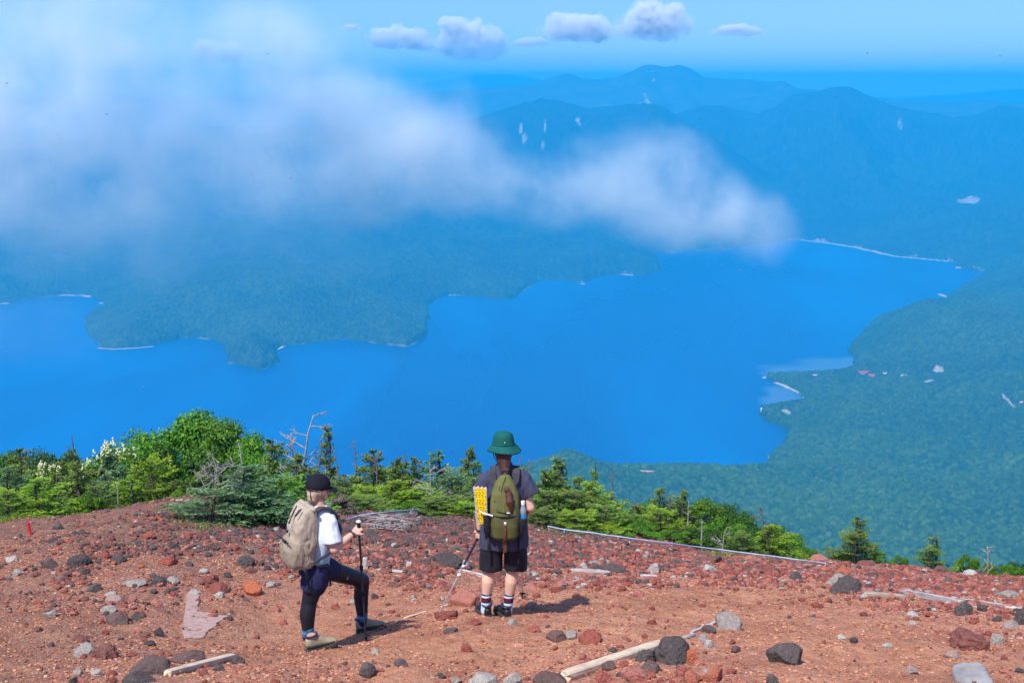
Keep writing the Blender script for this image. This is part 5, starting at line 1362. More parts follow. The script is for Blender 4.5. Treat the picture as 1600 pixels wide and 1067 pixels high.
V, Fc = rev(prof_hat, (.0, .012, 1.440), 40, (0, -.06), (1.0, 1.1), .04)
V = np.array(V); V = V + unit(V - np.array([0, .012, 1.42])) * (fbm3(V * np.array([16, 16, 7]), 3, 5) * .008)[:, None]
hat = part('bucket_hat', np_mesh('bucket_hat', V, Fc, True), M_HATG, person)
V, Fc = rev([(.0985, .002), (.1000, .003), (.0992, .014), (.0965, .015)], (.0, .012, 1.440), 40, (0, -.06), (1.0, 1.1)); part('hat_band', np_mesh('hat_band', V, Fc, True), M_HATG, hat)
V, Fc = rev([(.1455, -.048), (.1495, -.049), (.1480, -.055), (.145, -.054)], (.0, .012, 1.440), 40, (0, -.06), (1.0, 1.1), .04); part('brim_trim', np_mesh('brim_trim', V, Fc, True), M_STRAP, hat)
e = Blob().ell((.012, -.100, 1.478), (.006, .004, .006)); part('stud', e.mesh('stud'), M_SILVER, hat)
part('chin_cord', tubemesh('chin_cord', [[((-.082, .01, 1.40), .003), ((-.088, .02, 1.34), .003), ((-.06, .06, 1.29), .003)]], 6), M_STRAP, hat)
# hair: mass under the hat and a braid falling over the pack
B = Blob(); B.ell((.0, -.022, 1.400), (.084, .082, .090)); B.limb([(.0, -.05, 1.36), (.010, -.095, 1.27), (.016, -.15, 1.20)], [.070, .046, .030])
q = np.array([.012, -.088, 1.31]); pts = [q]
for i in range(9):
    z = 1.31 - .024 * (i + 1); y = -.10 - .018 * (i + 1) if i < 6 else -.245 - .004 * i
    B.ell((.014 + .004 * i + (.008 if i % 2 else -.008), max(y, -.268), z), (.024, .022, .021))
B.limb([(.045, -.268, 1.11), (.055, -.285, 1.05), (.066, -.285, .965)], [.024, .036, .008], 12)
part('hair', B.mesh('hair', 0.005, 1, 0.004, 40, seed=5, wz=.3), M_HAIR, person)
# wrist strap
part('wrist_band', tubemesh('wrist_band', [[(np.array(wrL) + np.array((.026 * math.cos(a), .026 * math.sin(a), .004 * math.sin(a))), .008) for a in np.linspace(0, 6.2, 14)]], 6), M_STRAP, person)

# olive backpack
pk = eb('backpack', (.012, -.18, .722))
tag(pk, 'olive green daypack with drawstring top worn by the hiker in the green hat', 'backpack')
def rel(p, o=(.012, -.18, .72)): return np.array(p, float) - np.array(o)
B = Blob()
B.loft([((0, .01, .0), (.085, 0, 0), (0, .065, 0)), ((0, .0, .03), (.118, 0, 0), (0, .090, 0)), ((0, -.005, .14), (.130, 0, 0), (0, .098, 0)), ((0, -.005, .27), (.128, 0, 0), (0, .094, 0)),
        ((0, .0, .37), (.115, 0, 0), (0, .084, 0)), ((0, .008, .45), (.085, 0, 0), (0, .066, 0)), ((0, .015, .505), (.042, 0, 0), (0, .040, 0)), ((0, .018, .53), (.022, 0, 0), (0, .02, 0))], 28, 2.6)
bodyp = part('pack_body', B.mesh('pack_body', 0.006, 2, 0.010, 17, seed=12, wz=.6), M_OLIVE2, pk)
B = Blob()
B.loft([((0, -.012, -.002), (.080, 0, 0), (0, .060, 0)), ((0, -.022, .03), (.113, 0, 0), (0, .088, 0)), ((0, -.026, .12), (.122, 0, 0), (0, .094, 0)), ((0, -.018, .205), (.118, 0, 0), (0, .090, 0))], 26, 2.8)
part('front_pocket', B.mesh('front_pocket', 0.006, 2, 0.006, 12, seed=14), M_OLIVE, pk)
def arc(z0, sag, w=.112, y=-.108, n_=14, k=0.55):
    return [((w * math.sin(t), y + (1 - math.cos(t)) * .075, z0 - sag * math.cos(t * k * 2) + sag), .0055) for t in np.linspace(-1.45, 1.45, n_)]
part('piping', tubemesh('piping', [[((.118 * math.sin(t), -.104 + (1 - math.cos(t)) * .10, .285 - .05 * math.cos(t)), .006) for t in np.linspace(-1.5, 1.5, 18)]], 6), M_STRAP, pk)
part('zip', tubemesh('zip', [[((.124 * math.sin(t), -.116 + (1 - math.cos(t)) * .10, .205), .006) for t in np.linspace(-1.5, 1.5, 18)]], 6), M_STRAP, pk)
part('reflective_tab', Blob().ell((.030, -.112, .238), (.016, .005, .005)).mesh('tab'), M_WHITEP, pk)
for sx in (-1, 1): part('cord_tab', Blob().ell((.080 * sx, -.072, .318), (.012, .008, .010)).mesh('cord_tab'), M_STRAP, pk)
part('drawcord', tubemesh('drawcord', [[((-.03, -.02, .50), .003), ((-.045, -.062, .43), .003), ((-.055, -.082, .36), .003)], [((.01, -.03, .51), .003), ((-.02, -.068, .44), .003), ((-.045, -.085, .35), .003)],
    [((-.03, -.0, .52), .004), ((0, -.028, .545), .004), ((.03, -.0, .52), .004)]], 6), M_STRAP, pk)
part('buckle', Blob().loft([((.005, -.120, .135), (.012, 0, 0), (0, .006, 0)), ((.005, -.122, .165), (.014, 0, 0), (0, .006, 0))], 8, 5).mesh('buckle'), M_SILVER, pk)
part('leather_tab', band_mesh('leather_tab', [(.004, -.122, .14), (.003, -.126, .10), (.000, -.124, .055), (-.002, -.116, .02)], (0, -1, 0), .020, .004), M_CORK, pk)
part('leather_tail', band_mesh('leather_tail', [(-.002, -.102, .005), (-.003, -.085, -.03), (.002, -.080, -.07), (.005, -.078, -.095)], (0, -1, 0), [.030, .034, .03, .012], .004), M_CORK, pk)
for sx in (-1, 1):
    x = sx * .140
    B = Blob(); B.loft([((x, .0, .06), (.030, 0, 0), (0, .055, 0)), ((x * 1.07, -.005, .12), (.036, 0, 0), (0, .062, 0)), ((x * 1.07, -.005, .195 if sx < 0 else .17), (.038, 0, 0), (0, .062, 0))], 16, 2.6)
    part('side_pocket', B.mesh('side_pocket', 0.006, 2, 0.003, 20), M_BLACKCLOTH, pk)
    sh = shL if sx < 0 else shR
    pts = [rel((sh[0] * .62, -.105, 1.17)), rel((sh[0] * .66, -.085, 1.225)), rel((sh[0] * .66, -.02, 1.262)), rel((sh[0] * .66, .05, 1.235)), rel((sh[0] * .68, .115, 1.13)), rel((sh[0] * .75, .14, 1.0)), rel((sh[0] * .95, .09, .88)), rel((sh[0] * 1.0, -.03, .82))]
    pts = [rel((sh[0] * .42, -.125, 1.135))] + pts
    part('shoulder_strap', band_mesh('shoulder_strap', pts, [(0, -1, .2), (0, -.9, .4), (0, -.6, .8), (0, 0, 1), (0, .7, .7), (0, 1, .2), (0, 1, 0), (0, .6, -.4), (sx, 0, -.2)], .052, .012), M_GREYSTRAP, pk)
    part('loose_strap', band_mesh('loose_strap', [rel((-.125 if sx < 0 else .128, -.10, .76)), rel((-.130 if sx < 0 else .130, -.142, .66)), rel((-.130 if sx < 0 else .128, -.142, .56)), rel((-.132 if sx < 0 else .125, -.138, .52 if sx < 0 else .50))], (0, -1, 0), .018, .003), M_STRAP, pk)
part('grab_loop', tubemesh('grab_loop', [[((-.025, .03, .50), .006), ((-.02, .02, .55), .006), ((.02, .02, .55), .006), ((.025, .03, .50), .006)]], 6), M_GREYSTRAP, pk)
part('mat_strap', band_mesh('mat_strap', [(-.215, -.03, .235), (-.20, -.075, .235), (-.15, -.082, .222), (-.10, -.092, .21)], (0, -1, 0), .010, .004), M_WHITEP, pk)

# yellow folding mat in the side pocket
mt = eb('sleeping_mat', (-.178, -.18, .845)); mt.scale = (.95, 1, SB * .88)
tag(mt, 'yellow egg-crate foam sitting mat folded in the left side pocket of the olive pack', 'foam mat')
V, Fc = [], []; nx, nz = 15, 30
def matpt(i, j):
    u = i / (nx - 1); v = j / (nz - 1); top = .315 + .018 * abs(((u * 3.0) % 1) * 2 - 1) + .018 * (u < 0) ; tw = 1 + .45 * v
    x = (u - .5) * .072 * tw - .022 * v; z = v * top + .010 * (v) * (1 - u)
    y = -.030 - .006 * math.sin(i * math.pi / 2 * 1.0 + (j % 4 > 1) * math.pi) * math.cos(j * math.pi / 2)
    return x, y, z
for j in range(nz):
    for i in range(nx): V.append(matpt(i, j))
n0 = len(V)
for j in range(nz):
    for i in range(nx): x, y, z = matpt(i, j); V.append((x, .028, z))
for k_, s_ in ((0, 1), (n0, -1)):
    for j in range(nz - 1):
        for i in range(nx - 1):
            a = k_ + j * nx + i; Fc.append((a, a + 1, a + nx + 1, a + nx) if s_ > 0 else (a, a + nx, a + nx + 1, a + 1))
edge = [i for i in range(nx)] + [j * nx + nx - 1 for j in range(1, nz)] + [(nz - 1) * nx + i for i in range(nx - 2, -1, -1)] + [j * nx for j in range(nz - 2, 0, -1)]
for a, b in zip(edge, edge[1:] + edge[:1]): Fc.append((b, a, a + n0, b + n0))
part('foam', np_mesh('foam', V, Fc), M_YEL, mt)
dots = Blob()
for j in range(9):
    for i in range(3 + (j % 2)):
        v = (j + .6) / 9.4; u = (i + (.5 if j % 2 == 0 else .1) + .15) / 3.6
        x, y, z = matpt(min(u, 1) * (nx - 1), v * (nz - 1)); dots.add(ico(1)[0] * np.array([.0065, .0035, .0040]) + np.array([x, -.0385, z]), ico(1)[1])
part('dimples', dots.mesh('dimples'), M_SOLE, mt)
lines = []
for e_ in (0, nx - 1): lines.append([(np.array(matpt(e_, j)) + np.array([0.004 if e_ else -.004, .004, 0]), .0065 if j % 3 else .0095) for j in range(nz)])
lines.append([(np.array(matpt(i, nz - 1)) + np.array([0, .004, .004]), .006) for i in range(nx)])
part('silver_edge', tubemesh('silver_edge', lines, 5), M_FOAMG, mt)

# bottle in the other side pocket
bo = eb('water_bottle', (.167, -.185, .825))
tag(bo, 'white-capped bottle of blue drink in the side pocket of the olive pack', 'bottle')
V, Fc = rev([(.001, 0), (.028, .002), (.031, .02), (.031, .085), (.029, .10)], (0, 0, 0), 20); o = part('drink', np_mesh('drink', V, Fc, True), M_WATER, bo)
V, Fc = rev([(.029, .10), (.031, .115), (.028, .135), (.018, .158), (.013, .168), (.013, .18)], (0, 0, 0), 20); part('neck', np_mesh('neck', V, Fc, True), M_CLEAR, bo)
V, Fc = rev([(.0165, .172), (.017, .176), (.017, .200), (.015, .205), (.001, .205)], (0, 0, 0), 16); part('cap', np_mesh('cap', V, Fc, True), M_WHITEP, bo)

def pole(name, top, tip, secs, label, grip_mat, colors):
    """trekking pole: grip, shaft sections, locks, basket and tip"""
    top, tip = Vector(top), Vector(tip); o = empty(name, tip); tag(o, label, 'trekking pole', 'trekking poles')
    T = np.array(top - tip); L = np.linalg.norm(T); d = T / L
    def at_(f): return d * L * f
    part('grip', tubemesh('grip', [[(at_(.90), .013), (at_(.93), .016), (at_(.95), .0135), (at_(.975), .016), (at_(1.0), .014)]], 10), grip_mat, o)
    part('grip_top', Blob().ell(at_(1.0) + np.array([0, 0, .006]), (.021, .018, .013)).mesh('grip_top'), colors[3], o)
    for (f0, f1, r_), cm in zip(secs, colors): part('shaft', tubemesh('shaft', [[(at_(f0), r_), (at_((f0 + f1) / 2), r_), (at_(f1), r_)]], 8), cm, o)
    for f0, f1, r_ in secs[:-1]: part('lock', Blob().loft([(at_(f1 - .012), np.array([.014, 0, 0]), np.array([0, .014, 0])), (at_(f1 + .022), np.array([.016, 0, 0]), np.array([0, .016, 0]))], 10, 3).mesh('lock'), M_WHITEP if colors[4] else M_STRAP, o)
    V, Fc = rev([(.010, .0), (.030, .004), (.032, .008), (.012, .014)], tuple(at_(.045)), 16); part('basket', np_mesh('basket', V, Fc, True), M_STRAP, o)
    part('tip', tubemesh('tip', [[(np.zeros(3), .006), (at_(.03), .010), (at_(.07), .011)]], 8), M_STRAP, o)
    return o
hL = base + Vector((wrL[0] - .004, wrL[1] + .045, (wrL[2] - .065) * SB))
tipg = ground_at(682, 967)
dirp = (hL - tipg).normalized()
pole('trekking_pole', hL + dirp * .05, tipg + Vector((0, 0, .005)), [(.05, .50, .0075), (.50, .60, .0085), (.60, .90, .0100)],
     'silver and blue pole slanting down from the left hand of the standing hiker', M_STRAP, (M_SILVER, M_SILVER, M_POLEB, M_STRAP, True))
hR = base + Vector((wrR[0] - .03, wrR[1] + .075, (wrR[2] - .02) * SB)); tipg = ground_at(816, 934)
dirp = (hR - tipg).normalized()
pole('trekking_pole', hR + dirp * .05, tipg + Vector((0, 0, .005)), [(.05, .50, .0075), (.50, .60, .0085), (.60, .90, .0100)],
     'pole planted upright in front of the standing hiker, showing below the shorts', M_STRAP, (M_SILVER, M_SILVER, M_POLEB, M_STRAP, False))

# ------------------------------------------------------------------ the hiker in the black cap, one foot forward
gA = ground_at(488, 1011); AY = gA.y
baseA = Vector((at(488, 1011, AY).x, AY, gA.z))
pa = empty('person', baseA)
tag(pa, 'hiker in black cap, white shirt and black tights, one knee bent', 'person', 'hikers on the path')
def A(px, py, dy): return np.array(at(px, py, AY + dy) - baseA)
fa = rad(32); f = np.array([math.cos(fa), math.sin(fa), 0]); s = np.array([math.sin(fa), -math.cos(fa), 0]); u = np.array([0, 0, 1.0])
pel = A(490, 884, .08); hpR = pel + s * .080 - u * .01; hpL = pel - s * .080 - u * .01
# the near (right) leg is the straight rear one, the far (left) leg steps forward
knA = A(483, 941, .02); anA = A(481, 990, .0)
heelF = ground_at(563, 988); FY = heelF.y
knF = np.array(at(566, 906, FY + .0) - baseA); anF = np.array(at(566, 967, FY - .0) - baseA); hf = np.array(heelF - baseA)
chest = A(503, 826, .05); neckb = A(500, 793, .06); shr = neckb + s * .145 - u * .062 + f * .01; shl = neckb - s * .145 - u * .062
elr = A(522, 858, -.10); wrr = A(552, 833, .02); hc = A(498, 762, .08)
Bd = Blob()
Bd.limb([hpR, hpR * .5 + knA * .5, knA, knA * .6 + anA * .4 - f * .012, anA], [.080, .070, .053, .054, .036])
Bd.limb([hpL, hpL * .5 + knF * .5, knF, knF * .6 + anF * .4 - f * .012, anF], [.080, .068, .054, .054, .036])
def ring(c, a, b): return (c, s * a, f * b)
Bd.loft([ring(pel - u * .07, .12, .085), ring(pel + u * .0, .145, .10), ring(pel * .6 + chest * .4, .115, .08), ring(chest - u * .02, .135, .092), ring(neckb - u * .08, .145, .085), ring(neckb - u * .03, .09, .06), ring(neckb + u * .02, .05, .05)], 24)
Bd.limb([neckb - u * .03, hc - u * .06 - f * .01], [.050, .048])
Bd.limb([shr, elr], [.034, .036]); Bd.limb([elr, elr * .6 + wrr * .4, wrr], [.037, .034, .024])
ell_ = shl + f * .10 - u * .24; wll = ell_ + f * .20 + u * .03
Bd.limb([shl, ell_], [.046, .036]); Bd.limb([ell_, wll], [.036, .024])
hd = unit(A(563, 823, .07) - wrr); hand(Bd, wrr, hd, (.25, .8, -.45), 0.95, 1); hand(Bd, wll, f, -u, .8, 1)
ff = rad(48); hfv = np.array([math.cos(ff), math.sin(ff), -.18])
P_, M_ = head(Bd, hc - u * .01, hfv, (.1, .1, 1), .97)
part('body', Bd.mesh('body', 0.0055, 2), M_SKIN, pa); eyes(pa, P_, .97, baseA)
# shirt
B = Blob()
B.loft([ring(pel - u * .02, .158, .115), ring(pel + u * .04, .152, .112), ring(pel * .55 + chest * .45, .145, .108), ring(chest - u * .02, .158, .110), ring(chest + u * .06, .165, .108), ring(neckb - u * .075, .158, .096), ring(neckb - u * .035, .115, .075), ring(neckb - u * .0, .070, .062), ring(neckb + u * .022, .058, .056)], 28, 2.2)
sleeve(B, [shr * .80 + neckb * .20, shr * .88 + elr * .12, shr * .55 + elr * .45, shr * .22 + elr * .78], [.055, .064, .068, .074])
B.limb([shl * .85 + neckb * .15, shl * .5 + ell_ * .5], [.050, .056], 16)
part('t_shirt', hgt(B.mesh('t_shirt', 0.006, 2, 0.014, 20, seed=21), pel[2] - .03, neckb[2]), M_WHITETEE, pa)
# tights
B = Blob()
B.limb([hpR, hpR * .5 + knA * .5, knA, knA * .6 + anA * .4 - f * .012, anA * .93 + knA * .07], [.090, .082, .064, .064, .046])
B.limb([hpL, hpL * .5 + knF * .5, knF, knF * .6 + anF * .4 - f * .012, anF * .90 + knF * .10], [.090, .082, .065, .065, .047])
B.loft([ring(pel - u * .08, .12, .09), ring(pel + u * .0, .15, .105), ring(pel + u * .05, .13, .09)], 24)
tg = part('tights', B.mesh('tights', 0.006, 3, 0.003, 16, seed=4), M_TIGHT, pa)
# navy overshorts
B = Blob()
B.loft([ring(pel + u * .045, .150, .108), ring(pel - u * .01, .160, .118), ring(pel - u * .06, .150, .115)], 26, 2.2)
B.limb([hpR - u * .0, hpR * .60 + knA * .40], [.102, .112], 18); B.limb([hpL, hpL * .64 + knF * .36], [.100, .100], 18)
part('shorts', B.mesh('shorts', 0.006, 2, 0.010, 18, seed=33), M_NAVY, pa)
for an, kn in ((anA, knA), (anF, knF)):
    B = Blob(); top = an * .80 + kn * .20; B.limb([top, an, an - u * .03], [.0500, .0470, .044], 16)
    part('sock', hgt(B.mesh('sock', 0.006, 1), an[2] - .05, top[2] + .035), M_SOCKA, pa)
mats = (M_KHAKI, M_SOLE, M_PURPLE, M_PURPLE, M_SOLE)
hA = np.array(ground_at(478, 1018) - baseA) + u * .0
shoe(pa, hA - f * .0 - u * .002, hA + f + u * 0.02, mats, L=.275, hgt_=.115)
fd = np.array([.95, .30, .08])
shoe(pa, hf - unit(fd) * .035 - u * .004, hf + fd, mats, L=.270, hgt_=.115)
# small script on the thigh
def lettering(text, size, loc, rot, mat, parent, name='lettering'):
    cu = bpy.data.curves.new(name, 'FONT'); cu.body = text; cu.size = size; cu.extrude = 0.0012; cu.align_x = 'CENTER'; cu.shear = 0.25
    tmp = bpy.data.objects.new('tmp', cu); COL.objects.link(tmp); me = bpy.data.meshes.new_from_object(tmp.evaluated_get(bpy.context.evaluated_depsgraph_get())); bpy.data.objects.remove(tmp)
    o = bpy.data.objects.new(name, me); COL.objects.link(o); me.materials.clear(); me.materials.append(mat); o.location = loc; o.rotation_euler = rot; o.parent = parent; return o
lp = hpL * .38 + knF * .62
lettering('C3fit', .052, Vector(lp) + Vector((0.0, -.083, -.018)), (rad(90), 0, rad(8)), M_WHITEP, tg)
# cap
def oriented(V, c, M3): return (np.array(V) @ np.array(M3).T) + np.array(c)
V, Fc = rev([(.001, .098), (.03, .095), (.058, .082), (.080, .058), (.093, .025), (.097, -.010), (.095, -.022), (.088, -.018), (.086, .01), (.07, .06), (.001, .088)], (0, 0, 0), 36, (0, .0), (.93, 1.15))
cap_ = part('cap', np_mesh('cap', oriented(V, P_(0, -.012, .030), M_), Fc, True), M_HATB, pa)
B = Blob(); B.loft([((0, .085, -.010), (.070, 0, 0), (0, .004, .001)), ((0, .125, -.016), (.066, 0, 0), (0, .004, .001)), ((0, .160, -.030), (.045, 0, 0), (0, .004, .001)), ((0, .172, -.036), (.02, 0, 0), (0, .003, 0))], 18, 2.5)
bv = np.concatenate(B.V); bv2 = []
nb_ = 18; 
V = []; Fc = []; ni, nj = 13, 6
for k_ in (0, 1):
    for j in range(nj):
        for i in range(ni):
            a = (i / (ni - 1) - .5) * 2.1; r0 = .088 + .078 * j / (nj - 1) * math.cos(a * .75); V.append((r0 * math.sin(a) * .92, r0 * math.cos(a) * 1.08, -.006 - .026 * (j / (nj - 1)) + .018 * (1 - abs(a) ** 2 * .9) - k_ * .004))
for j in range(nj - 1):
    for i in range(ni - 1): a = j * ni + i; Fc += [(a, a + 1, a + ni + 1, a + ni), (a + ni * nj, a + ni + ni * nj, a + ni + 1 + ni * nj, a + 1 + ni * nj)]
ed = list(range(ni)) + [j * ni + ni - 1 for j in range(1, nj)] + [(nj - 1) * ni + i for i in range(ni - 2, -1, -1)] + [j * ni for j in range(nj - 2, 0, -1)]
for a, b in zip(ed, ed[1:] + ed[:1]): Fc.append((b, a, a + ni * nj, b + ni * nj))
part('peak', np_mesh('peak', oriented(V, P_(0, -.012, .022), M_), Fc, True), M_HATB, cap_)
part('cap_strap', tubemesh('cap_strap', [[(P_(.082 * math.sin(a), -.098 * math.cos(a), -.012), .006) for a in np.linspace(-.9, .9, 9)], [(P_(.012, -.100, -.012), .005), (P_(.02, -.098, -.05), .005), (P_(.026, -.09, -.085), .004)]], 6), M_STRAP, cap_)
B = Blob(); B.ell(P_(0, -.022, -.014), (.078, .078, .066), M_); B.limb([P_(0, -.050, -.045), P_(0, -.050, -.070)], [.054, .046])
for q_ in (-1, 1): B.limb([P_(.070 * q_, .01, -.02), P_(.067 * q_, .028, -.060), P_(.060 * q_, .032, -.080)], [.016, .015, .008], 10)
part('hair', B.mesh('hair', 0.005, 1, 0.004, 45, seed=6, wz=.3), M_BLOND, pa)
part('wrist_band', tubemesh('wrist_band', [[(wrr - hd * .012 + unit(np.cross(hd, u)) * .029 * math.cos(a) + unit(np.cross(np.cross(hd, u), hd)) * .029 * math.sin(a), .008) for a in np.linspace(0, 6.2, 14)]], 6), M_POLEB, pa)

# taupe roll-top pack, hanging behind the back
pc = A(469, 884, -.045); pt = A(476, 795, -.04)
pkA = empty('backpack', baseA + Vector(pc))
tag(pkA, 'large taupe roll-top hiking pack worn by the hiker in the black cap', 'backpack')
ax = pt - pc; Lp = np.linalg.norm(ax); ax = ax / Lp; bf = unit(f - ax * (f @ ax)); bs = np.cross(bf, ax); 
def K(a, b, h): return bs * a + bf * b + ax * h
B = Blob()
B.loft([(K(0, -.01, .0), bs * .105, bf * .080), (K(0, -.01, .03), bs * .122, bf * .100), (K(0, -.012, .16), bs * .132, bf * .112), (K(0, -.010, .30), bs * .130, bf * .102), (K(0, -.004, .41), bs * .126, bf * .090), (K(0, .004, .475), bs * .118, bf * .066), (K(0, .016, .51), bs * .108, bf * .040)], 30, 3.2)
part('pack_body', B.mesh('pack_body', 0.006, 2, 0.018, 17, seed=41, wz=.6), M_TAN, pkA)
B = Blob()
B.loft([(K(0, -.035, .012), bs * .115, bf * .080), (K(0, -.042, .05), bs * .130, bf * .098), (K(0, -.046, .15), bs * .137, bf * .108), (K(0, -.036, .235), bs * .131, bf * .096)], 28, 3.0)
part('mesh_pocket', B.mesh('mesh_pocket', 0.006, 2, 0.016, 30, seed=43, wz=.25), M_TAN2, pkA)
part('roll_top', Blob().limb([K(-.125, .02, .505), K(.125, .02, .505)], [.017, .017], 10).mesh('roll_top', .006, 1, .004, 20), M_TAN, pkA)
part('compression_cord', tubemesh('compression_cord', [[(K(.02, -.08, .515), .006), (K(.04, -.125, .44), .006), (K(.03, -.140, .38), .009)], [(K(.09, -.07, .51), .006), (K(.085, -.115, .45), .006)], [(K(-.10, -.165, .235), .005), (K(.0, -.175, .245), .005), (K(.10, -.165, .235), .005)]], 6), M_STRAP, pkA)
for (a, b, h) in ((.02, -.145, .31), (-.07, -.125, .44), (.06, -.175, .24)): part('cord_lock', Blob().ell(K(a, b, h), (.010, .008, .013)).mesh('cord_lock'), M_STRAP, pkA)
for sgn, sh in ((1, shr), (-1, shl)):
    n0_ = neckb + s * .075 * sgn; o_ = pc
    pts = [n0_ - f * .125 - u * .09, n0_ - f * .100 - u * .02, n0_ - f * .03 + u * .012, n0_ + f * .05 + u * .000, n0_ + f * .115 - u * .075, n0_ + f * .118 + s * .03 * sgn - u * .17, n0_ + f * .075 + s * .085 * sgn - u * .27, n0_ - f * .02 + s * .09 * sgn - u * .34, n0_ - f * .12 + s * .055 * sgn - u * .40]
    part('shoulder_strap', band_mesh('shoulder_strap', [p_ - o_ for p_ in pts], [-f, -f * .7 + u, u, u + f * .4, f + u * .4, f, f + s * sgn, s * sgn, s * sgn], [.070, .070, .068, .062, .056, .05, .035, .02, .02], .016), M_GREYSTRAP, pkA)
part('hip_strap', band_mesh('hip_strap', [K(.13, .08, .03), K(.16, .16, .05), pel + s * .168 - pc + u * .06, pel + s * .160 + f * .06 - pc + u * .0, pel + s * .158 + f * .07 - pc - u * .09, pel + s * .158 + f * .075 - pc - u * .135], [s, s, s, s, s, s], .018, .004), M_STRAP, pkA)
part('loose_strap', band_mesh('loose_strap', [K(.12, -.0, .0), K(.125, .01, -.06), K(.115, .04, -.14), K(.11, .10, -.22)], s, .020, .003), M_STRAP, pkA)
part('loose_strap', band_mesh('loose_strap', [K(-.13, -.06, .02), K(-.135, -.06, -.03), K(-.13, -.055, -.065)], -bf, .016, .003), M_STRAP, pkA)
# its pole
tp = Vector(wrr + hd * .065) + baseA; tipg = ground_at(572, 1002)
dirp = (tp - tipg).normalized()
pole('trekking_pole', tp + dirp * .055, tipg + Vector((0, 0, .005)), [(.05, .40, .0075), (.40, .62, .0085), (.62, .90, .0095)],
     'dark green pole held upright by the hiker in the black cap', M_STRAP, (M_POLEB, M_POLEB, M_POLEG, M_WHITEP, False))
print('people', time.time() - T0)

# ================================================================== TIMBER, RAIL, SLAB, STAKES
def wood_mat(name, a, b, c, grain=22.0):
    m, nt, out = new_mat(name); n = N(nt); co = n.coord('Object')
    mp = n.node('ShaderNodeMapping'); n.put(mp.inputs[0], co); mp.inputs['Scale'].default_value = (0.08, 1, 1)
    g = n.noise(mp.outputs[0], grain * 3, 5, 0.7, 0.3)
    cc = n.ramp(g, [(0.30, a), (0.5, b), (0.72, c)]); cc = n.mix(n.ramp(n.noise(co, 6.0, 4), [(0.45, 0.0), (0.7, 0.35)]), cc, (0.36, 0.20, 0.14))
    n.bsdf(out, cc, 0.9, n.bump(g, 0.7, 0.006), 0.12); return m
M_WOODG = wood_mat('weathered_grey_timber', (0.18, 0.155, 0.14), (0.46, 0.43, 0.41), (0.66, 0.64, 0.63))
M_WOODC = wood_mat('cream_timber', (0.42, 0.31, 0.20), (0.66, 0.53, 0.38), (0.78, 0.67, 0.52))
M_WOODB = wood_mat('brown_timber', (0.14, 0.10, 0.075), (0.33, 0.27, 0.21), (0.50, 0.44, 0.37))
def beam(p0, p1, thick, label, mat, name='timber', seed=1, rag=0.12, lift=0.35, flatk=0.8, cat='timber', group=None):
    a = ground_at(*p0); b = ground_at(*p1); T = thick * a.y / F
    a.z += T * lift; b.z += T * lift
    ax = b - a; L = ax.length; d = np.array(ax / L); r = np.random.RandomState(seed); n_ = max(6, int(L / 0.06)); k = 12
    s = unit(np.cross(d, [0, 0, 1.0])); u_ = np.cross(s, d)
    if u_[2] < 0: u_ = -u_
    th = np.arange(k) * 2 * math.pi / k; ct = np.sign(np.cos(th)) * np.abs(np.cos(th)) ** .55; st = np.sign(np.sin(th)) * np.abs(np.sin(th)) ** .55
    prof_r = 1 + r.normal(0, rag * .5, k); V = []
    for i in range(n_):
        t = i / (n_ - 1); e = 1.0 if 0 < i < n_ - 1 else .88
        w = prof_r * (1 + rag * .35 * (fbm3(np.stack([np.cos(th) * 2, np.sin(th) * 2, np.full(k, t * L * 4 + seed)], 1), 2, seed)))
        V.append(d[None] * (t * L + r.normal(0, T * .12 if i in (0, n_ - 1) else 0, k))[:, None] + (s[None] * (ct * w)[:, None] * .5 + u_[None] * (st * w)[:, None] * .5 * flatk) * T * e)
    Fc = []
    for i in range(n_ - 1):
        for j in range(k): q = i * k + j; z = i * k + (j + 1) % k; Fc += [(q, z, z + k), (q, z + k, q + k)]
    V = np.concatenate(V + [np.array([d * 0, d * L])]); m0 = n_ * k
    for j in range(k): Fc += [(m0, (j + 1) % k, j), (m0 + 1, (n_ - 1) * k + j, (n_ - 1) * k + (j + 1) % k)]
    # long axis along local x so the grain follows the timber
    R = np.stack([d, s, u_], 1); V = V @ R
    o = link(name, np_mesh(name, V, Fc, False), mat, loc=a); o.rotation_euler = Matrix(R.tolist()).to_euler()
    return tag(o, label, cat, group)
beam((883, 1063), (1034, 1012), 24, 'long cream half-round log running up from the bottom edge, stones lying on it', M_WOODC, 'log', 3, .06, .30, .8, 'log')
beam((1062, 1003), (1083, 994), 9, 'pale broken piece of edging behind the largest black boulder', M_WOODG, seed=4)
beam((1080, 990), (1118, 974), 6, 'thin pale plank leading to the blocky grey boulder', M_WOODG, seed=5)
beam((262, 1056), (364, 1029), 15, 'short cream log lying among stones in the lower left', M_WOODC, 'log', 6, .10, .35, .8, 'log')
beam((1348, 932), (1412, 937), 12, 'square tan timber right of the big dark boulder', M_WOODB, seed=7, rag=.05, flatk=.9)
beam((1410, 927), (1502, 945), 11, 'splintered white-grey timber, the longest of the trail edging', M_WOODG, seed=8, rag=.25)
beam((1488, 937), (1569, 949), 8, 'split grey timber overlapping the longest one', M_WOODG, seed=9, rag=.3)
beam((1500, 947), (1540, 953), 6, 'thin white sliver of timber under the split one', M_WOODG, seed=10, rag=.3)
beam((1570, 951), (1612, 957), 9, 'grey timber cut by the right edge of the picture', M_WOODG, seed=11, rag=.2)
beam((894, 894), (962, 898), 9, 'grey weathered plank running into the humped dark rock', M_WOODG, seed=12, rag=.08)
beam((1001, 901), (1026, 902), 6, 'short grey plank under the white pyramid stone', M_WOODG, seed=13)
beam((718, 893), (757, 902), 7, 'splintered pale timber between the pole and the standing hiker', M_WOODG, seed=14, rag=.3)
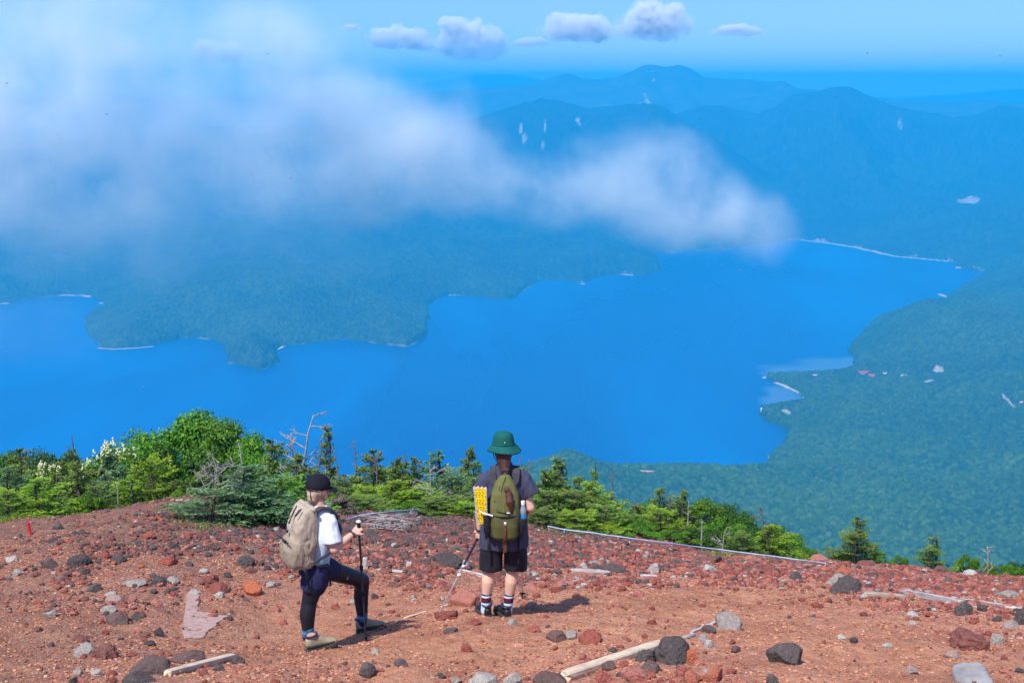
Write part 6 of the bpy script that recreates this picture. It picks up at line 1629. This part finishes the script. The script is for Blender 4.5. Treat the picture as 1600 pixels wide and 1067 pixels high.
beam((832, 903), (850, 909), 5, 'little white plank right of the standing hiker', M_WOODG, seed=15)
beam((613, 893), (631, 895), 5, 'small white plank below the short stakes', M_WOODG, seed=16)
beam((590, 891), (604, 891), 4, 'tiny pale plank right of the upright pole', M_WOODG, seed=17)
beam((632, 966), (704, 944), 4, 'half-buried tan lath reaching the pink and grey boulder', M_WOODC, seed=18, lift=.1)
beam((880, 916), (904, 908), 6, 'whitish chip of timber below the grey plank', M_WOODG, seed=19, rag=.4)
def stake(px, py, wpx, hpx, label, mat=None, name='wooden_stake', seed=1, lean=(0, 0)):
    g = ground_at(px, py); k = g.y / F; W = wpx * k; H = hpx * k; r = np.random.RandomState(seed); V = []; Fc = []; n_ = 10
    rows = [(-.15, 1.05), (0, 1.0), (.4, .95), (.8, .9), (.97, .82)]
    for f_, q in rows:
        for j in range(n_): a = j * 2 * math.pi / n_; w = W * .5 * q * (1 + r.normal(0, .06)); V.append((math.cos(a) * w + lean[0] * f_ * H, math.sin(a) * w * .9 + lean[1] * f_ * H, f_ * H + (r.normal(0, .08) * H * (f_ > .9))))
    for i in range(len(rows) - 1):
        for j in range(n_): a = i * n_ + j; b = i * n_ + (j + 1) % n_; Fc += [(a, b, b + n_), (a, b + n_, a + n_)]
    V.append((lean[0] * H, lean[1] * H, H * .96)); t = len(V) - 1
    for j in range(n_): Fc.append((t, (len(rows) - 1) * n_ + j, (len(rows) - 1) * n_ + (j + 1) % n_))
    o = link(name, np_mesh(name, V, Fc), mat or M_WOODG, loc=g); return tag(o, label, 'stake')
stake(571, 888, 9, 18, 'grey wooden stake right beside the upright green pole', seed=1)
stake(639, 888, 10, 11, 'short pale stake between the two hikers', seed=2)
stake(728, 888, 11, 15, 'pale split stake next to the black lava boulder', seed=3)
stake(640, 803, 7, 16, 'pointed grey stub at the end of the left rail', seed=4, lean=(.3, 0))
stake(659, 806, 18, 16, 'broad brown cut stump beside the grey stub', M_WOODB, 'tree_stump', 5)
stake(826, 902, 6, 16, 'thin grey stake right of the black shorts', M_WOODB, seed=6)
m_red = flat_mat('red_paint', (0.62, 0.02, 0.03), 0.5, 0.3)
st = stake(48, 835, 5, 20, 'small red marker stake on the left slope', m_red, 'marker_stake', 7, (-.15, 0))

# low rail with wire netting along the crest
m_rail = flat_mat('painted_rail', (0.40, 0.46, 0.62), 0.5, 0.4, 60, 0.3, 0.3)
m_wire = flat_mat('galvanised_wire', (0.30, 0.28, 0.30), 0.5, 0.4, None, 0.3, 0.2, 0.3)
def low_fence(pts, label, drop, seed):
    P = []
    for px, py in pts:
        g = ground_at(px, py + drop); P.append(np.array(at(px, py, g.y)))
    o = empty('low_fence', Vector(P[0])); tag(o, label, 'fence')
    P = [p - P[0] for p in P]; fine = []
    for a, b in zip(P, P[1:]):
        k = max(2, int(np.linalg.norm(b - a) / .25))
        for i in range(k): fine.append(a * (1 - i / k) + b * (i / k))
    fine.append(P[-1]); r = np.random.RandomState(seed); fine = [p + np.array([0, 0, r.normal(0, .0015)]) for p in fine]
    part('rail', tubemesh('rail', [[(p, .010) for p in fine]], 8), m_rail, o)
    for p in P[1:-1:2] + [P[-1]]: part('post', tubemesh('post', [[(p + np.array([0, .01, .01]), .012), (p + np.array([0, .01, -.30]), .012)]], 8), m_rail, o)
    L = []; arr = np.array(fine); tot = len(arr) - 1; steps = int(tot * 5)
    for i in range(steps):
        t = i / 5; j = min(int(t), tot - 1); a = arr[j] * (1 - (t - j)) + arr[j + 1] * (t - j); t2 = min(t + 1.2, tot); j2 = min(int(t2), tot - 1); b = arr[j2] * (1 - (t2 - j2)) + arr[j2 + 1] * (t2 - j2)
        for q, w in ((a, b), (b, a)): L.append([(q, .0022), (w - np.array([0, 0, .20]), .0022)])
    part('netting', tubemesh('netting', L, 3), m_wire, o)
    return o
low_fence([(856, 822), (882, 827), (925, 832), (966, 838), (1010, 844), (1050, 849), (1090, 854), (1130, 859), (1170, 864), (1210, 869), (1246, 874), (1290, 880)],
          'low pale blue rail with wire netting along the crest right of the hikers', 9, 1)
low_fence([(540, 812), (562, 805), (590, 801), (620, 798), (652, 796)], 'short low rail running from the raised hand to the grey stub', 12, 2)

# pale flat slab flush with the path
def slab(pix, label, th=0.008):
    P = [ground_at(px, py) for px, py in pix]; c = sum(P, Vector()) / len(P); fine = []
    r = np.random.RandomState(3); A_ = np.array([[q.x - c.x, q.y - c.y, 1] for q in P]); pl = np.linalg.lstsq(A_, np.array([q.z - c.z for q in P]), rcond=None)[0]
    for a, b in zip(P, P[1:] + P[:1]):
        for i in range(6): q = a.lerp(b, i / 6) - c; fine.append((q.x + r.normal(0, .008), q.y + r.normal(0, .012)))
    bm = bmesh.new(); z = lambda x, y: pl[0] * x + pl[1] * y + pl[2]
    top = [bm.verts.new((x, y, z(x, y) + th)) for x, y in fine]; bot = [bm.verts.new((x * 1.02, y * 1.02, z(x, y) - .15)) for x, y in fine]; n_ = len(fine)
    f_ = bm.faces.new(top); [bm.faces.new((top[i], bot[i], bot[(i + 1) % n_], top[(i + 1) % n_])) for i in range(n_)]
    bmesh.ops.triangulate(bm, faces=[f_]); bmesh.ops.recalc_face_normals(bm, faces=bm.faces); me = bpy.data.meshes.new('stone_slab'); bm.to_mesh(me); bm.free()
    m, nt, out = new_mat('pale_slab'); n = N(nt); co = n.coord('Object')
    n.bsdf(out, n.ramp(n.noise(co, 16.0, 6, 0.75), [(0.3, (0.36, 0.20, 0.155)), (0.5, (0.45, 0.30, 0.255)), (0.7, (0.52, 0.40, 0.36))]), .95, n.bump(n.noise(co, 50.0, 5, .7), .6, .01), .05)
    return tag(link('stone_slab', me, m, loc=c), label, 'rock')
slab([(292, 926), (311, 928), (309, 956), (357, 961), (340, 977), (324, 985), (318, 997), (287, 997), (288, 960)], 'flat pinkish-white angular slab flush with the soil left of the hikers')
m, nt, out = new_mat('white_block_stone'); n = N(nt); co = n.coord('Object')
n.bsdf(out, n.ramp(n.noise(co, 7.0, 5, .7), [(.3, (.16, .15, .145)), (.6, (.29, .285, .285)), (.8, (.38, .38, .385))]), .9, n.bump(n.noise(co, 30, 4), .6, .01), .1)
gs = ground_at(1519, 1064); B = Blob(); kk = gs.y / F
W_ = 31 * kk; B.loft([((0, 0, -.12), (W_, 0, 0), (0, W_ * .8, 0)), ((0, .0, .02), (W_, 0, 0), (0, W_ * .8, 0)), ((-.01, .02, .055), (W_ * .9, 0, .01), (0, W_ * .75, .02)), ((-.01, .03, .068), (W_ * .82, 0, .01), (0, W_ * .66, .02))], 28, 4.5)
tag(link('rock', B.mesh('rock', .012, 1, .012, 9, False, seed=5), m, loc=gs), 'white square slab of stone at the bottom right corner', 'rock')

# ------------------------------------------------------------------ buildings and clearings by the lake
def wall_roof(px, py, wpx, depth, h, label, roof_col, wall_col, z0=None, rot=0.0, name='building', group=None):
    hit = land_at(px, py); k = hit[1] / F; W = wpx * k
    o = empty(name, hit, rot); tag(o, label, 'building', group)
    zb = -14; B = Blob(); x, y = W / 2, depth / 2
    V = [(sx * x, sy * y, z) for z in (zb, h) for sx, sy in ((-1, -1), (1, -1), (1, 1), (-1, 1))] + [(-x, 0, h + depth * .28), (x, 0, h + depth * .28)]
    Fq = [(0, 1, 5), (0, 5, 4), (1, 2, 6), (1, 6, 5), (2, 3, 7), (2, 7, 6), (3, 0, 4), (3, 4, 7), (4, 8, 7), (5, 6, 9)]
    part('wall', np_mesh('wall', V, Fq), flat_mat('plaster', wall_col, .8), o)
    e = 1.0; yy = y + e; zz = h - e * .56; t = .5
    V = [(-x - e, -yy, zz), (x + e, -yy, zz), (x + e, 0, h + depth * .28 + .05), (-x - e, 0, h + depth * .28 + .05), (x + e, yy, zz), (-x - e, yy, zz)]
    V += [(a, b, c + t) for a, b, c in V]
    Fq = [(6, 7, 8), (6, 8, 9), (9, 8, 10), (9, 10, 11), (0, 1, 7), (0, 7, 6), (4, 5, 11), (4, 11, 10), (0, 6, 9), (0, 9, 3), (3, 9, 11), (3, 11, 5), (1, 2, 8), (1, 8, 7), (2, 4, 10), (2, 10, 8), (0, 3, 2), (0, 2, 1), (3, 5, 4), (3, 4, 2)]
    part('roof', np_mesh('roof', V, Fq), flat_mat('roof_sheet', roof_col, .6), o)
    nw = max(2, int(W / 6)); 
    for i in range(min(nw, 10)):
        wx = -x + W * (i + .5) / min(nw, 10); part('window', np_mesh('window', [(wx - .9, -y - .04, h - 3.0), (wx + .9, -y - .04, h - 3.0), (wx + .9, -y - .04, h - 1.4), (wx - .9, -y - .04, h - 1.4)], [(0, 1, 2, 3)]), M_GLASSY, o)
    return o
M_GLASSY = flat_mat('dark_glass', (0.03, 0.04, 0.05), .15, .6)
wall_roof(1007, 740, 42, 13, 6, 'long low lakeside building with a pink roof in the forest below the crest', (0.62, 0.30, 0.26), (0.70, 0.60, 0.52), rot=-.20)
wall_roof(1352, 587, 17, 16, 8, 'largest red-roofed building among trees near the sand spit', (0.62, 0.05, 0.06), (0.6, 0.5, 0.45), rot=.1, group='red-roofed buildings')
wall_roof(1364, 590, 13, 15, 8, 'red-roofed building right of the largest one', (0.60, 0.05, 0.05), (0.6, 0.5, 0.45), rot=-.4, group='red-roofed buildings')
wall_roof(1344, 584, 8, 12, 6, 'small red-roofed building left of the largest one', (0.60, 0.07, 0.07), (0.6, 0.5, 0.45), rot=.3, group='red-roofed buildings')
wall_roof(1383, 586, 7, 12, 5, 'pale grey hut just right of the red roofs', (0.5, 0.5, 0.52), (0.6, 0.58, 0.55), name='hut')
wall_roof(1412, 589, 9, 12, 5, 'grey-roofed hut farther right of the red roofs', (0.42, 0.45, 0.48), (0.6, 0.58, 0.55), name='hut')
wall_roof(1191, 641, 5, 10, 5, 'tiny white hut on the lake point', (0.85, 0.85, 0.86), (0.85, 0.85, 0.86), name='hut')
wall_roof(1275, 589, 9, 9, 4, 'low pale shed near the sand spit', (0.6, 0.56, 0.5), (0.6, 0.56, 0.5), name='hut')
wall_roof(1596, 632, 6, 12, 5, 'pink-walled hut at the right edge of the forest', (0.62, 0.42, 0.38), (0.6, 0.45, 0.4), name='hut')
wall_roof(1566, 608, 5, 10, 4, 'small grey hut in the forest at the right', (0.5, 0.47, 0.47), (0.5, 0.47, 0.47), name='hut', rot=.6)

# ------------------------------------------------------------------ insects in the air before the camera
m_ins = flat_mat('insect', (0.02, 0.02, 0.03), .4, .4)
m_wing, nt, out = new_mat('insect_wing'); n = N(nt); b_ = n.bsdf(out, (.35, .38, .42), .3); b_.inputs['Alpha'].default_value = .55
def insect(px, py, Y, rz, label, sc=1.0):
    o = empty('dragonfly', at(px, py, Y), rz); o.scale = (sc,) * 3; tag(o, label, 'dragonfly', 'dragonflies over the lake')
    part('body', bodym, m_ins, o) if not bodym.materials else _re('body', bodym, o)
    for nm, sx, y in (('wing', 1, .002), ('wing', -1, .002), ('wing', 1, -.003), ('wing', -1, -.003)):
        w = bpy.data.objects.new(nm, wingm); COL.objects.link(w); w.parent = o; w.location = (0, y, .001); w.scale = (sx, 1, 1); w.rotation_euler = (0, -.5 * sx, 0)
def _re(nm, me, o):
    q = bpy.data.objects.new(nm, me); COL.objects.link(q); q.parent = o
bodym = tubemesh('insect_body', [[((0, .010, 0), .0024), ((0, .004, 0), .0030), ((0, -.004, 0), .0016), ((0, -.022, -.001), .0012)]], 6)
wingm = np_mesh('insect_wing', [(0, .002, 0), (.020, .004, 0), (.024, .0, 0), (.018, -.003, 0), (0, -.002, 0)] + [(0, .002, .0004), (.020, .004, .0004), (.024, .0, .0004), (.018, -.003, .0004), (0, -.002, .0004)],
                [(0, 1, 2), (0, 2, 3), (0, 3, 4), (5, 7, 6), (5, 8, 7), (5, 9, 8), (0, 5, 6), (0, 6, 1), (1, 6, 7), (1, 7, 2), (2, 7, 8), (2, 8, 3), (3, 8, 9), (3, 9, 4)]); wingm.materials.append(m_wing)
for i, (px, py, Y, wh) in enumerate([(665, 130, 14, 'in the thick cloud bank'), (167, 179, 14, 'in the pale left cloud bank'), (10, 131, 15, 'at the left edge of the sky'), (61, 38, 20, 'high in the left cloud'),
        (418, 85, 16, 'between the two cloud banks'), (340, 202, 18, 'in the thin veil of cloud'), (454, 279, 16, 'left of the thick cloud bank, low'), (153, 284, 15, 'low in the pale left cloud bank'),
        (1356, 84, 15, 'above the right mountain ridge'), (1326, 102, 20, 'just over the summit of the nearer right ridge'), (1563, 88, 15, 'in the sky near the right edge'), (1418, 104, 22, 'over the saddle of the right ridge'),
        (545, 79, 20, 'above the thick cloud bank'), (1155, 424, 16, 'over the far end of the lake'), (225, 605, 17, 'over the lake at the lower left'), (636, 543, 20, 'over the tip of the wooded peninsula')]):
    insect(px, py, Y, i * 1.3, 'tiny dark dragonfly hovering ' + wh, .9)
print('details', time.time() - T0)

# ================================================================== AIR: haze, mist, clouds
HAZE_TOP = 292.0
m_haze = bpy.data.materials.new('haze'); m_haze.use_nodes = True
nt = m_haze.node_tree; nt.nodes.clear(); out = nt.nodes.new('ShaderNodeOutputMaterial')
pv = nt.nodes.new('ShaderNodeVolumePrincipled')
pv.inputs['Color'].default_value = (0.022, 0.56, 1.0, 1)
pv.inputs['Density'].default_value = 1.0e-4
pv.inputs['Anisotropy'].default_value = 0.0
nt.links.new(pv.outputs[0], out.inputs['Volume'])
def box_mesh(name, lo, hi):
    V = [(x, y, z) for x in (lo[0], hi[0]) for y in (lo[1], hi[1]) for z in (lo[2], hi[2])]
    return np_mesh(name, V, [(0, 1, 3, 2), (4, 6, 7, 5), (0, 4, 5, 1), (2, 3, 7, 6), (0, 2, 6, 4), (1, 5, 7, 3)])
tag(link('haze', box_mesh('haze', (-16000, -400, LAKE_Z - 13), (16000, 35000, HAZE_TOP)), m_haze), 'blue summer haze filling the air over the lake', 'haze', kind='stuff')

def cloud_mat(name, k, thick, soft, col):
    m_ = bpy.data.materials.new(name); m_.use_nodes = True
    nt = m_.node_tree; nt.nodes.clear(); out = nt.nodes.new('ShaderNodeOutputMaterial'); n = N(nt)
    pv = nt.nodes.new('ShaderNodeVolumePrincipled')
    pv.inputs['Color'].default_value = col
    pv.inputs['Anisotropy'].default_value = -0.2
    co = n.coord('Object'); geo = n.node('ShaderNodeNewGeometry'); pos = geo.outputs['Position']
    def vnode(scale, detail, rough, col=False):
        q = n.node('ShaderNodeTexNoise'); n.put(q.inputs['Vector'], pos); q.inputs['Scale'].default_value = scale; q.inputs['Detail'].default_value = detail; q.inputs['Roughness'].default_value = rough
        return q.outputs['Color' if col else 'Fac']
    wp = n.node('ShaderNodeVectorMath', operation='SUBTRACT'); n.put(wp.inputs[0], vnode(0.0032 * k, 5, 0.62, True)); wp.inputs[1].default_value = (0.5, 0.5, 0.5)
    wp2 = n.node('ShaderNodeVectorMath', operation='SCALE'); n.put(wp2.inputs[0], wp.outputs[0]); wp2.inputs['Scale'].default_value = 1.7
    sc = n.node('ShaderNodeVectorMath', operation='SCALE'); n.put(sc.inputs[0], co); sc.inputs['Scale'].default_value = 1.28
    ad = n.node('ShaderNodeVectorMath', operation='ADD'); n.put(ad.inputs[0], sc.outputs[0]); n.put(ad.inputs[1], wp2.outputs[0])
    ln = n.node('ShaderNodeVectorMath', operation='LENGTH'); n.put(ln.inputs[0], ad.outputs[0])
    ln0 = n.node('ShaderNodeVectorMath', operation='LENGTH'); n.put(ln0.inputs[0], co)
    def sstep(v, lo, hi):
        m = n.node('ShaderNodeMapRange'); m.interpolation_type = 'SMOOTHSTEP'; n.put(m.inputs[0], v); m.inputs['From Min'].default_value = lo; m.inputs['From Max'].default_value = hi; return m.outputs[0]
    body_ = sstep(n.math('SUBTRACT', 1.0, ln.outputs['Value']), -0.05, soft)
    edge_ = sstep(n.math('SUBTRACT', 1.0, ln0.outputs['Value']), 0.0, 0.18)
    bil = n.math('MAXIMUM', n.math('ADD', 0.42, n.math('MULTIPLY', n.math('SUBTRACT', vnode(0.0075 * k, 6, 0.66), 0.5), 3.0)), 0.02)
    dens = n.math('MULTIPLY', n.math('MULTIPLY', body_, edge_), n.math('MULTIPLY', bil, n.node('ShaderNodeObjectInfo').outputs['Alpha']))
    n.put(pv.inputs['Density'], n.math('MULTIPLY', dens, thick))
    nt.links.new(pv.outputs[0], out.inputs['Volume'])
    return m_
m_mist = cloud_mat('mist', 1.0, 0.0125, 0.50, (0.93, 0.97, 0.985, 1))
m_cum = cloud_mat('cumulus', 0.6, 0.0095, 0.24, (1.0, 1.0, 0.99, 1))
bm = bmesh.new(); bmesh.ops.create_icosphere(bm, subdivisions=3, radius=1.0)
me_puff = bpy.data.meshes.new('mist_bank'); bm.to_mesh(me_puff); bm.free(); me_puff.materials.append(m_mist)
me_cum = me_puff.copy(); me_cum.materials.clear(); me_cum.materials.append(m_cum)
def puff(px, py, Y, rx, rz, dens, tilt=0, ry=None, label=None, me=None, name='drifting_cloud'):
    o = bpy.data.objects.new(name, me or me_puff); COL.objects.link(o)
    o.location = at(px, py, Y); k = Y / F
    o.scale = (rx * k, (ry or min(rx, rz) * 0.9) * k, rz * k)
    o.rotation_euler = (0, rad(tilt), 0)
    o.color = (1, 1, 1, dens)
    return tag(o, label or 'soft white bank of cloud drifting between the summit and the lake', 'cloud', 'banks of drifting cloud', 'stuff')
puff(585, 215, 2100, 230, 185, 1.0, label='thick white bank of cloud drifting over the middle of the lake')
puff(540, 300, 2150, 230, 95, 0.60, label='ragged lower edge of the thick cloud bank')
puff(715, 255, 2200, 165, 125, 0.70, 10, label='right shoulder of the thick cloud bank')
puff(870, 295, 2200, 230, 82, 0.95, label='neck of cloud between the thick bank and its tail')
puff(1045, 285, 2300, 200, 125, 1.0, 12, label='white head of the cloud tail below the wooded ridge')
puff(1165, 345, 2350, 130, 90, 0.90, 35, label='drooping end of the cloud tail by the far shore')
puff(10, 150, 1900, 240, 290, 1.25, label='tall pale bank of cloud filling the left edge of the sky')
puff(90, 320, 1950, 290, 120, 0.85, label='foot of the tall left cloud bank')
puff(180, 60, 2000, 220, 180, 0.6, label='upper part of the left cloud, fading towards the gap')
puff(330, 215, 2000, 340, 250, 0.48, label='thin grey veil of cloud between the two thick banks')
puff(450, 75, 2000, 180, 150, 0.85, label='dim wisp of cloud rising above the thick bank')
puff(260, 380, 2200, 460, 110, 0.30, label='thin veil of cloud low over the wooded peninsula')

# cumulus far beyond the haze
def cumulus(px, py, Y, w, h, seed, label):
    rnd = random.Random(seed); k = Y / F
    root = empty('cumulus_cloud', at(px, py, Y)); tag(root, label, 'cloud', 'small cumulus clouds over the horizon', 'stuff')
    def lobe(dx, dz, rx, rz, d):
        o = bpy.data.objects.new('cloud_lobe', me_cum); COL.objects.link(o); o.parent = root
        o.location = (dx * k, rnd.uniform(-.1, .1) * w * k, dz * k); o.scale = (rx * k, rx * .9 * k, rz * k); o.color = (1, 1, 1, d)
    lobe(0, -h * .08, w * .80, h * .50, .30)
    nl = 2 if w < 50 else 5
    for i in range(nl):
        u_ = (i + .5) / nl * 2 - 1 + rnd.uniform(-.15, .15)
        lobe(u_ * w * .36, -u_ * u_ * h * .10 + rnd.uniform(.02, .22) * h, w * (.75 / nl + .12), h * rnd.uniform(.42, .62), 1.0)
    return root
puff(800, 84, 42000, 340, 26, 0.010, ry=150, label='faint flat sheet of cloud joining the far cumulus')
puff(1430, 78, 42000, 330, 20, 0.012, ry=150, label='faint flat sheet of cloud low in the right of the sky')
puff(1250, 100, 42500, 260, 14, 0.012, ry=150, label='faint streak of cloud above the right ridge')
puff(60, 520, 3000, 230, 110, 0.07, label='barely visible mist over the left end of the lake')
for a in [(325, 84, 44000, 60, 46, 1, 'small pair of cumulus heads left of all, half behind the drifting cloud'),
          (356, 84, 44500, 44, 38, 2, 'small round cumulus just right of the leftmost one'),
          (548, 43, 43000, 26, 12, 8, 'tiny flat cumulus scrap near the top'),
          (622, 60, 44000, 90, 38, 3, 'low ragged cumulus left of the tall ones'),
          (735, 66, 45000, 100, 66, 4, 'tallest cumulus of the middle group, with a lumpy head'),
          (655, 72, 44800, 46, 18, 15, 'small flat cumulus scrap between the two middle clouds'),
          (828, 66, 44600, 50, 16, 16, 'thin flat cumulus scrap left of the broad one'),
          (1150, 48, 45500, 70, 18, 17, 'faint flat cloud scrap right of the largest cumulus'),
          (706, 38, 44500, 38, 26, 9, 'little cumulus knob on the shoulder of the tall tower'),
          (905, 46, 44000, 110, 46, 5, 'broad cumulus with a flat base over the blue range'),
          (1022, 34, 43500, 100, 66, 6, 'largest cumulus, reaching the top of the sky')]:
    cumulus(*a)
print('done', time.time() - T0)
